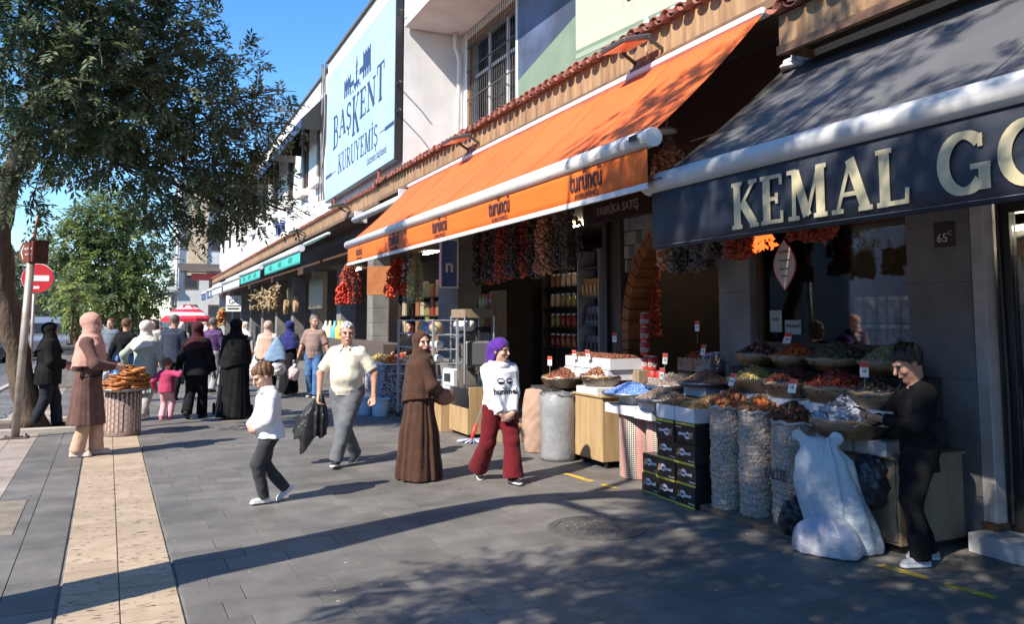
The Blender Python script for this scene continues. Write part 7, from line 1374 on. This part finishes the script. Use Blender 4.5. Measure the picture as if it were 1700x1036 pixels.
for k, z in enumerate((1.2, 1.62, 2.02)):
    for i in range(5):
        m_ = M_pou if k == 2 else M_poud
        o = MB().hexa([(-.05, -.05, 0), (.05, -.05, 0), (.05, .05, 0), (-.05, .05, 0), (-.008, -.05, .27), (.008, -.05, .27), (.008, .05, .27), (-.008, .05, .27)]).build('pouch', m_, None, False, (5.92, 10.08 + i * .115, z + .002), None, .012); tag(o, ('dark stand-up pouch on the bottom shelf', 'dark stand-up pouch on the middle shelf', 'orange stand-up pouch on the upper shelf')[k] + ' by the brown column', 'pouch', 'pouches on the display shelf'); MB().box(-.053, -.047, -.03, .03, .06, .17).build('pouch_label', F_tan[2] if k == 2 else M_prt, o)
# shop interior: shelves of jars
shelf('jar_shelf', 'long dark shelf of jars deep inside the orange awning shop', 7.6, 7.9, 10.2, 15.4, (1.15, 1.55, 1.95, 2.35), mat('shelf_brown', (.07, .05, .04), .6))
jm = [mat('jar_amber', (.28, .12, .05), .2, coat=.5), mat('jar_ruby', (.20, .03, .03), .2, coat=.5), mat('jar_olive', (.20, .19, .07), .2, coat=.5), mat('jar_cream', (.42, .36, .26), .2, coat=.5)]
js = [jar('jar', (7.7, 10.4, 1.15), .075, .26, m_, M_alu, lb + ' jar on the long dark shelf inside the shop', 'jars on the long shelf') for m_, lb in zip(jm, ('amber', 'ruby red', 'olive green', 'cream'))]; u_ = [0] * 4
for k, z in enumerate((1.15, 1.55, 1.95, 2.35)):
    for i in range(22):
        q = (i // 4 + k) % 4; L_ = (7.72, 10.35 + i * .225, z + .002)
        if not u_[q]: js[q].location = L_; u_[q] = 1
        else: cptree(js[q], L_)
# tall jar stand and weighing cart between pillar and shop
tj = shelf('jar_stand', 'tall stand of coloured jars and packets behind the girl', 5.25, 5.5, 12.5, 13.2, (.55, .8, 1.05, 1.3, 1.6, 1.88), M_oakd)
jv = [jar('jar', (5.35, 12.6, 1.6), .07, .24, m_, M_canr, lb + ' jar on top of the tall stand behind the girl', 'jars on the tall stand') for m_, lb in ((mat('jar_lime', (.30, .33, .06), .2, coat=.5), 'lime green'), (mat('jar_red2', (.35, .04, .03), .2, coat=.5), 'red'))]
for k, z in enumerate((1.602, 1.882)):
    for i in range(4):
        q = 0 if i > 1 else 1; L_ = (5.34, 12.62 + i * .16, z)
        if k == 0 and i in (0, 2): jv[q].location = L_
        else: cptree(jv[q], L_)
pk = [mat('packet%d' % i, c, .4) for i, c in enumerate(((.12, .3, .28), (.45, .40, .25), (.3, .08, .06), (.15, .2, .32)))]
for k, z in enumerate((.552, .802, 1.052, 1.302)):
    for i in range(5): o = MB().box(-.04, .04, -.055, .055, 0, .18).build('packet', pk[(i + k) % 4], None, False, (5.33, 12.6 + i * .125, z), (0, 0, random.uniform(-.1, .1)), .01); tag(o, ['teal', 'straw yellow', 'dull red', 'slate blue'][(i + k) % 4] + ' packet on the lower shelves of the tall jar stand', 'packet', 'packets on the tall stand')
ct = empty('weighing_cart', (4.95, 12.3, 0), 0, 'grey weighing cart with steel scoop chute beside the stone pillar', 'cart'); M_cg = mat('cart_grey', (.22, .22, .23), .4, metal=.4)
for x in (-.25, .25):
    for y in (-.02, .62): MB().tube([(x, y, .05), (x, y, 1.75)], .018, 8).build('upright', M_alu, ct)
box('shelf_plate', -.25, .25, -.02, .62, 1.72, 1.86, M_oakd, ct); box('machine_body', -.22, .22, .02, .55, .95, 1.35, M_cg, ct, .03); MB().hexa([(-.34, .05, .88), (-.1, .05, .95), (-.1, .5, .95), (-.34, .5, .88), (-.36, .05, .95), (-.12, .05, 1.08), (-.12, .5, 1.08), (-.36, .5, .95)]).build('chute', M_alu, ct); MB().prism([(.1 * math.cos(a * .4), .1 * math.sin(a * .4)) for a in range(16)], (-.24, .3, 1.2), EY, EZ, (.03, 0, 0)).build('dial', M_frame, ct); MB().tube([(-.15, .0, 1.6), (-.15, .55, 1.6)], .09, 14).build('paper_roll', M_whp, ct, True); MB().hexa([(-.3, .1, 1.38), (.1, .1, 1.55), (.1, .5, 1.55), (-.3, .5, 1.38), (-.3, .1, 1.40), (.1, .1, 1.57), (.1, .5, 1.57), (-.3, .5, 1.40)]).build('tilted_screen', mat('screen_dark', (.05, .07, .12), .2), ct); box('lower_shelf', -.25, .25, -.02, .62, .3, .33, M_cg, ct)
nb_ = empty('nut_bin', (4.62, 11.55, 0), 0, 'wooden bin with glass front full of green pistachios', 'bin'); box('front_board', -.30, -.27, -.38, .38, .05, .42, M_oak, nb_); box('back_board', .27, .3, -.38, .38, .05, .80, M_oak, nb_); box('side_board', -.27, .27, -.38, -.35, .05, .72, M_oak, nb_); box('side_board', -.27, .27, .35, .38, .05, .60, M_oak, nb_); box('glass_front', -.295, -.288, -.38, .38, .421, .70, M_film, nb_, 0)
for x in (-.24, .24):
    for y in (-.3, .3): MB().lathe([(.03, 0), (.035, .025), (.03, .05)], 8, (x, y, 0)).build('castor', M_frame, nb_)
heap('bin_contents', 'pale green pistachios filling the wooden bin', 'food', (4.62, 11.55, .5), .265, .34, .12, .016, (1, .7, .6), F_oli, 700, sq=True)
sm = empty('scale', (4.40, 12.12, .42), R(10), 'white weighing scale with keypad behind the woman in brown', 'scale'); MB().box(-.05, .05, -.16, .16, 0, .52).build('case', M_whp, sm, bv=.02); MB().box(-.054, -.05, -.1, .1, .32, .45).build('display', mat('lcd', (.03, .04, .05), .2), sm); 
for i in range(4):
    for k in range(5): MB().box(-.056, -.05, -.09 + i * .048, -.055 + i * .048, .05 + k * .05, .085 + k * .05).build('key', M_cardg, sm)
o = box('scale_stand', 4.2, 4.6, 11.97, 12.28, 0, .418, M_oak); tag(o, 'oak block under the white scale', 'stand')
mp_ = empty('mop', (4.28, 10.85, 0), 0, 'mop with red socket leaning by the wooden bin', 'mop'); MB().tube([(0, 0, .08), (.42, .02, 1.25)], .013, 8).build('handle', M_alu, mp_, True); MB().tube([(-.02, 0, .03), (.05, 0, .24)], .026, 8).build('socket', M_redp, mp_, True)
mb = MB()
for i in range(40): a = random.uniform(0, 6.28); l = random.uniform(.12, .26); mb.tube([(0, 0, .04), (l * .5 * math.cos(a), l * .5 * math.sin(a), .025), (l * math.cos(a), l * math.sin(a), .012)], .012, 5, i % 2)
o = mb.build('mop_head', [M_whp, mat('mop_blue', (.15, .17, .32), .9)], mp_, True); o['kind'] = 'stuff'
so_ = empty('wood_stool', (4.75, 10.75, 0), 0, 'low wooden stool behind the mop', 'stool'); box('seat', -.18, .18, -.22, .22, .2, .24, M_oak, so_)
for x in (-.14, .14): box('leg', x - .02, x + .02, -.2, .2, 0, .199, M_oakd, so_)
# wire rack with rolls, fruit counter, buckets
M_rk = mat('rack_grey', (.42, .43, .44), .4, metal=.4)
rk = empty('roll_rack', (4.40, 13.3, 0), 0, 'white metal rack holding rolls of plastic and rope behind the woman in brown', 'rack')
for x in (-.2, .2):
    for y in (-.95, .95): MB().box(x - .018, x + .018, y - .018, y + .018, .06, 1.70).build('post', M_rk, rk); MB().lathe([(.035, 0), (.04, .03), (.03, .06)], 8, (x, y, 0)).build('castor', M_frame, rk)
for z in (.2, .75, 1.0, 1.22, 1.45, 1.68):
    for x in (-.2, .2): MB().tube([(x, -.95, z), (x, .95, z)], .011, 6).build('rail', M_rk, rk)
    for y in (-.95, .95): MB().tube([(-.2, y, z), (.2, y, z)], .011, 6).build('rail', M_rk, rk)
for i, (y, z, r, l, m_, lb) in enumerate(((-.55, 1.30, .06, .7, M_whp, 'upper roll of clear plastic on the rack'), (-.55, 1.08, .06, .7, M_whp, 'lower roll of clear plastic on the rack'), (-.7, 1.56, .10, .16, mat('rope', (.42, .32, .2), .8), 'spool of tan rope on the right of the rack'), (-.42, 1.55, .10, .12, mat('blue_rope', (.1, .2, .5), .7), 'spool of blue rope on the rack'), (-.15, 1.55, .11, .2, MATS['rope'], 'spool of tan rope in the middle of the rack'))):
    o = MB().tube([(4.33, 13.3 + y - l / 2, z), (4.33, 13.3 + y + l / 2, z)], r, 14).build('roll', m_, None, True); tag(o, lb, 'roll', 'rolls on the rack')
sheet('plastic_sheet', lambda a, b: (4.18 + .015 * math.sin(a * 25), 12.45 + a * .75, .45 + b * .55), 30, 4, mat('clear_sheet', (.5, .5, .5), .25), rk)
fc = empty('fruit_counter', (4.55, 15.5, 0), 0, 'counter under a navy and white patterned cloth piled with dried fruit', 'counter'); box('cloth', -.5, .5, -.75, .75, .0, .86, mat('pattern_cloth', (.05, .05, .09), .85, (.4, .4, .44), 30, 2, voro=40), fc, .02); box('table_top', -.52, .52, -.77, .77, .861, .89, M_card, fc)
for i, (x, y, m_, lb) in enumerate(((4.3, 15.0, F_or, 'orange'), (4.3, 15.5, F_tan, 'golden'), (4.32, 15.95, F_yel, 'yellow'), (4.7, 15.2, F_tan, 'tan'), (4.7, 15.8, F_red, 'red'))): heap('dried_fruit', lb + ' dried fruit heaped on the patterned cloth counter', 'food', (x, y, .89), .2, .22, .11, .03, (1.2, 1, .5), m_, 120)
for i, (x, y) in enumerate(((3.93, 14.42), (3.72, 14.75))):
    o = empty('bucket', (x, y, 0), 0, ['pale blue plastic bucket at the corner of the patterned counter', 'pale blue bucket behind the other one'][i], 'bucket', 'buckets by the counter'); MB().lathe([(.13, 0), (.165, .29), (.155, .29), (.122, .01), (0, .01)], 24, cap=False).build('pail', mat('pail_blue', (.45, .53, .60), .4), o, True); MB().tube([(.168 * math.cos(2 * math.pi * j / 24), .168 * math.sin(2 * math.pi * j / 24), .29) for j in range(25)], .008, 5).build('rim', MATS['pail_blue'], o)
# ================================================================ HANGING STRINGS
def strings(label, x, y, z1, z0, wd, mats, size, n, stretch=(1.3, .8, .5), k=5, grp='dried vegetables hanging on strings', dep=None):
    s = empty('dried_string', (x, y, z1), 0, label, 'dried food', grp); pos = []; dep = dep or wd * .7
    for i in range(k):
        oy, ox = (rng.random() - .5) * wd, (rng.random() - .5) * dep; l = (z1 - z0) * (.82 + .18 * rng.random()); MB().tube([(0, oy * .2, .12), (ox * .6, oy * .7, -.03), (ox, oy, -l)], .004, 4).build('cord', M_rope, s)
        m = n // k; t = rng.random(m); sp = size * 1.0 * (1 + .5 * t); a = rng.random(m) * 6.28; f_ = .25 + .75 * np.minimum(1, t * 3); pos.append(np.stack([ox * f_ + sp * np.cos(a), oy * f_ + sp * np.sin(a), -l * t], 1))
    o = bits(np.concatenate(pos), size, stretch, mats, 'dried_pieces', s); o['kind'] = 'stuff'; return s
M_rope = mat('twine', (.35, .28, .18), .9)
def S2(label, u, v1, v0, X, wd, mats, size, n, **k): a = AX(u, v1, X); b = AX(u, v0, X); return strings(label, X, (a[1] + b[1]) / 2, a[2], b[2], wd, mats, size, n, **k)
F_pep = [fm('pp1', (.50, .035, .015)), fm('pp2', (.38, .02, .012)), fm('pp3', (.6, .07, .02))]; F_egg = [fm('eg1', (.035, .02, .022)), fm('eg2', (.06, .03, .028)), fm('eg3', (.12, .07, .055))]; F_ora = [fm('oa1', (.42, .16, .075)), fm('oa2', (.34, .11, .05)), fm('oa3', (.5, .24, .13))]; F_okr = [fm('ok1', (.38, .36, .19)), fm('ok2', (.30, .29, .15)), fm('ok3', (.45, .43, .26))]; F_mot = [fm('mo1', (.10, .075, .05)), fm('mo2', (.15, .12, .08)), fm('mo3', (.06, .045, .035))]
S2('bright red strings of dried pepper at the left end of the orange awning', 661, 430, 495, 4.5, .5, F_pep, .035, 700, k=8); S2('thin black and white string beside the bright red peppers', 678, 428, 470, 4.5, .16, F_egg + F_sil[2:], .03, 160, k=3); S2('pale green strings of dried okra at the left end of the orange awning', 690, 425, 512, 4.5, .36, F_okr, .022, 900, k=9); S2('small red pepper string in front of the far shop window', 571, 470, 508, 4.8, .35, F_pep, .045, 300, k=5); S2('dark red pepper strings in shade behind the far awning end', 578, 440, 505, 5.4, .9, F_red, .04, 500, k=8)
ORD = ('leftmost', 'second from the left', 'third from the left', 'fourth from the left', 'fifth from the left', 'middle', 'fifth from the right', 'fourth from the right', 'third from the right', 'second from the right')
for i, u in enumerate(range(796, 906, 11)): S2(f'{"dark aubergine" if i % 3 != 1 else "deep red pepper"} string, {ORD[i]} in the big shaded bunch', u, 372 - i * 2.5, 482 - (i % 3) * 6 - i * 2.0, 4.62 + .05 * (i % 2), .24, F_egg if i % 3 != 1 else F_red, .034, 460, k=5)
S2('orange-brown strings of dried pepper right of the shaded bunch', 906, 352, 458, 4.6, .34, F_ora, .032, 700, k=7); S2('brownish green strings next to the orange-brown ones', 940, 345, 452, 4.7, .45, F_mot, .022, 900, k=10)
S2('mottled brown strings beside the corner of the black awning', 1140, 330, 458, 5.3, .34, F_mot + F_ora[1:2], .034, 520, k=6); S2('dim dark strings in front of the arch crown', 1168, 335, 455, 5.5, .4, F_mot, .034, 520, k=7); S2('large orange-brown strings hanging at the corner of the black awning', 1102, 335, 455, 4.75, .26, F_ora, .036, 600, k=6); S2('orange-brown strings high up at the gap between the awnings', 1112, 245, 300, 5.0, .3, F_ora, .036, 260, k=5); S2('dark strings high up behind the gap between the awnings', 1090, 240, 310, 5.2, .4, F_mot, .03, 300, k=6)
for i, (u, v1, v0, m_) in enumerate(((1135, 405, 452, F_mot), (1165, 400, 448, F_egg), (1192, 395, 432, F_mot), (1215, 392, 430, F_red), (1240, 388, 424, F_red), (1335, 372, 400, F_red), (1365, 368, 392, F_red))): S2(('mottled', 'dark', 'short mottled', 'deep red', 'dim red', 'short red', 'shortest red')[i] + ' garland under the black awning valance', u, v1, v0, 4.75, .24, m_, .034, 260, k=4)
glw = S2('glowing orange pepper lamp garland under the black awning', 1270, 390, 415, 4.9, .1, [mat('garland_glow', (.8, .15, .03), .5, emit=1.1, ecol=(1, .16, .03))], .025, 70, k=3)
for i, u in enumerate((1058, 1075, 1092)): S2(['left', 'middle', 'right'][i] + ' red pepper string inside the brick arch', u, 440, 565, 6.25, .22, F_red, .034, 420, k=5)
ob = box('orange_board', -.02, .02, -.3, .3, -.62, 0, mat('board_orange', (.35, .12, .03), .6, (.28, .09, .02), 6)); q = AX(632, 442, 4.7); ob.location = q; ob.rotation_euler = (0, .0, R(55)); tag(ob, 'orange-brown board hanging at the left end of the orange awning', 'board')
F_loo = [fm('lo1', (.26, .19, .10)), fm('lo2', (.20, .145, .08))]
# loofahs, brooms and goods in front of the far shops
for i, (u, v1, v0, lb) in enumerate(((432, 478, 518, 'left'), (445, 474, 520, 'middle'), (460, 476, 516, 'right'))): S2(lb + ' bundle of tan loofahs hanging under the teal awnings', u, v1, v0, 4.9, .7, F_loo, .12, 60, stretch=(.5, .5, 2.4), k=4, grp='loofah bundles')
for i, (u, v, r) in enumerate(((478, 492, .35), (488, 505, .3), (472, 510, .3))): p_ = AX(u, v, 5.3); o = MB().prism([(r * math.cos(a * .349), r * math.sin(a * .349)) for a in range(18)], tuple(p_), EY, EZ, (.12, 0, 0)).build('wicker_disc', M_wick); tag(o, ['upper', 'right', 'lower'][i] + ' round wicker tray hung beside the loofahs', 'wicker tray', 'round wicker trays hung up')
S2('red and yellow strings beside the GK sign', 372, 512, 545, 4.8, .9, F_pep + F_yel, .09, 180, k=6)
p_ = AX(388, 504, 4.8); gk = MB().box(-.03, .03, -.45, .45, -.45, .45).build('hanging_sign', mat('gk_white', (.6, .6, .58), .5), None, False, tuple(p_), (0, 0, R(60)), .01); tag(gk, 'square white sign with the letters GK hanging from the row', 'sign'); text('GK', (-.035, 0, -.02), NY, EZ, .42, M_frame, gk, bold=.01); MB().box(-.036, -.031, -.4, .4, -.16, -.1).build('rule', M_frame, gk); MB().box(-.036, -.031, -.35, .35, -.34, -.24).build('rule', M_frame, gk)
p_ = AX(528, 487, 5.7); o = sheet('hanging_cloth', lambda a, b: (5.6 + .03 * math.sin(a * 20), p_[1] - 1.3 + a * 2.6, p_[2] - .55 + b * 1.1), 40, 3, mat('canvas', (.45, .42, .32), .9), None, .01); tag(o, 'pale canvas sheet hung in the far shop window', 'cloth')
for i, (u, v, c) in enumerate(((548, 556, (.6, .5, .3)), (556, 552, (.08, .35, .6)), (563, 550, (.55, .42, .05)), (541, 552, (.5, .5, .5)), (568, 548, (.5, .4, .1)))): p_ = AX(u, v, 5.2); o = MB().lathe([(.12, 0), (.12, .3), (.05, .4), (.04, .5), (0, .51)], 12, cap=False).build('bottle', mat('bottle%d' % i, c, .3), None, True, (5.2, p_[1], 1.15)); tag(o, ['cream', 'bright blue', 'yellow', 'grey', 'amber'][i] + ' bottle on the far counter behind the man in the T-shirt', 'bottle', 'bottles on the far counter')
o = box('far_counter', 4.95, 5.6, 18.0, 24.0, 0, 1.14, mat('far_counter_m', (.09, .07, .06), .7)); tag(o, 'dark counter with bottles in front of the far shop', 'counter')
shelf('goods_shelf', 'shelf of goods inside the far shop', 7.2, 7.5, 17.0, 24.5, (.8, 1.3, 1.8, 2.3), MATS['shelf_brown'])
for i in range(64):
    k = i // 16; m_ = jm[i % 4]; o = MB().box(-.09, .09, -.14, .14, 0, .3 + .08 * (i % 3)).build('packet', m_, None, False, (7.3, 17.4 + (i % 16) * .44, (.8, 1.3, 1.8, 2.3)[k] + .002), None, .01); tag(o, 'packet on the goods shelf inside the far shop', 'packet', 'packets in the far shop')
for i, (x, y, z, l) in enumerate(((7.0, 12.5, 3.38, 1.2), (7.2, 8.4, 3.38, .8), (6.9, 20.5, 3.46, 1.4), (6.9, 29, 3.46, 1.4), (6.9, 5.6, 3.38, .9))): o = box('strip_lamp', x, x + .06, y - l / 2, y + l / 2, z - .03, z, mat('strip_emit', (1, .92, .8), .5, emit=34, ecol=(1, .78, .52))); tag(o, ['lit strip lamp on the ceiling of the orange awning shop', 'lit strip lamp behind the brick arch', 'lit strip lamp in the shop past the pillar', 'lit strip lamp in the farther shop', 'lit strip lamp behind the window with the jars'][i], 'lamp')
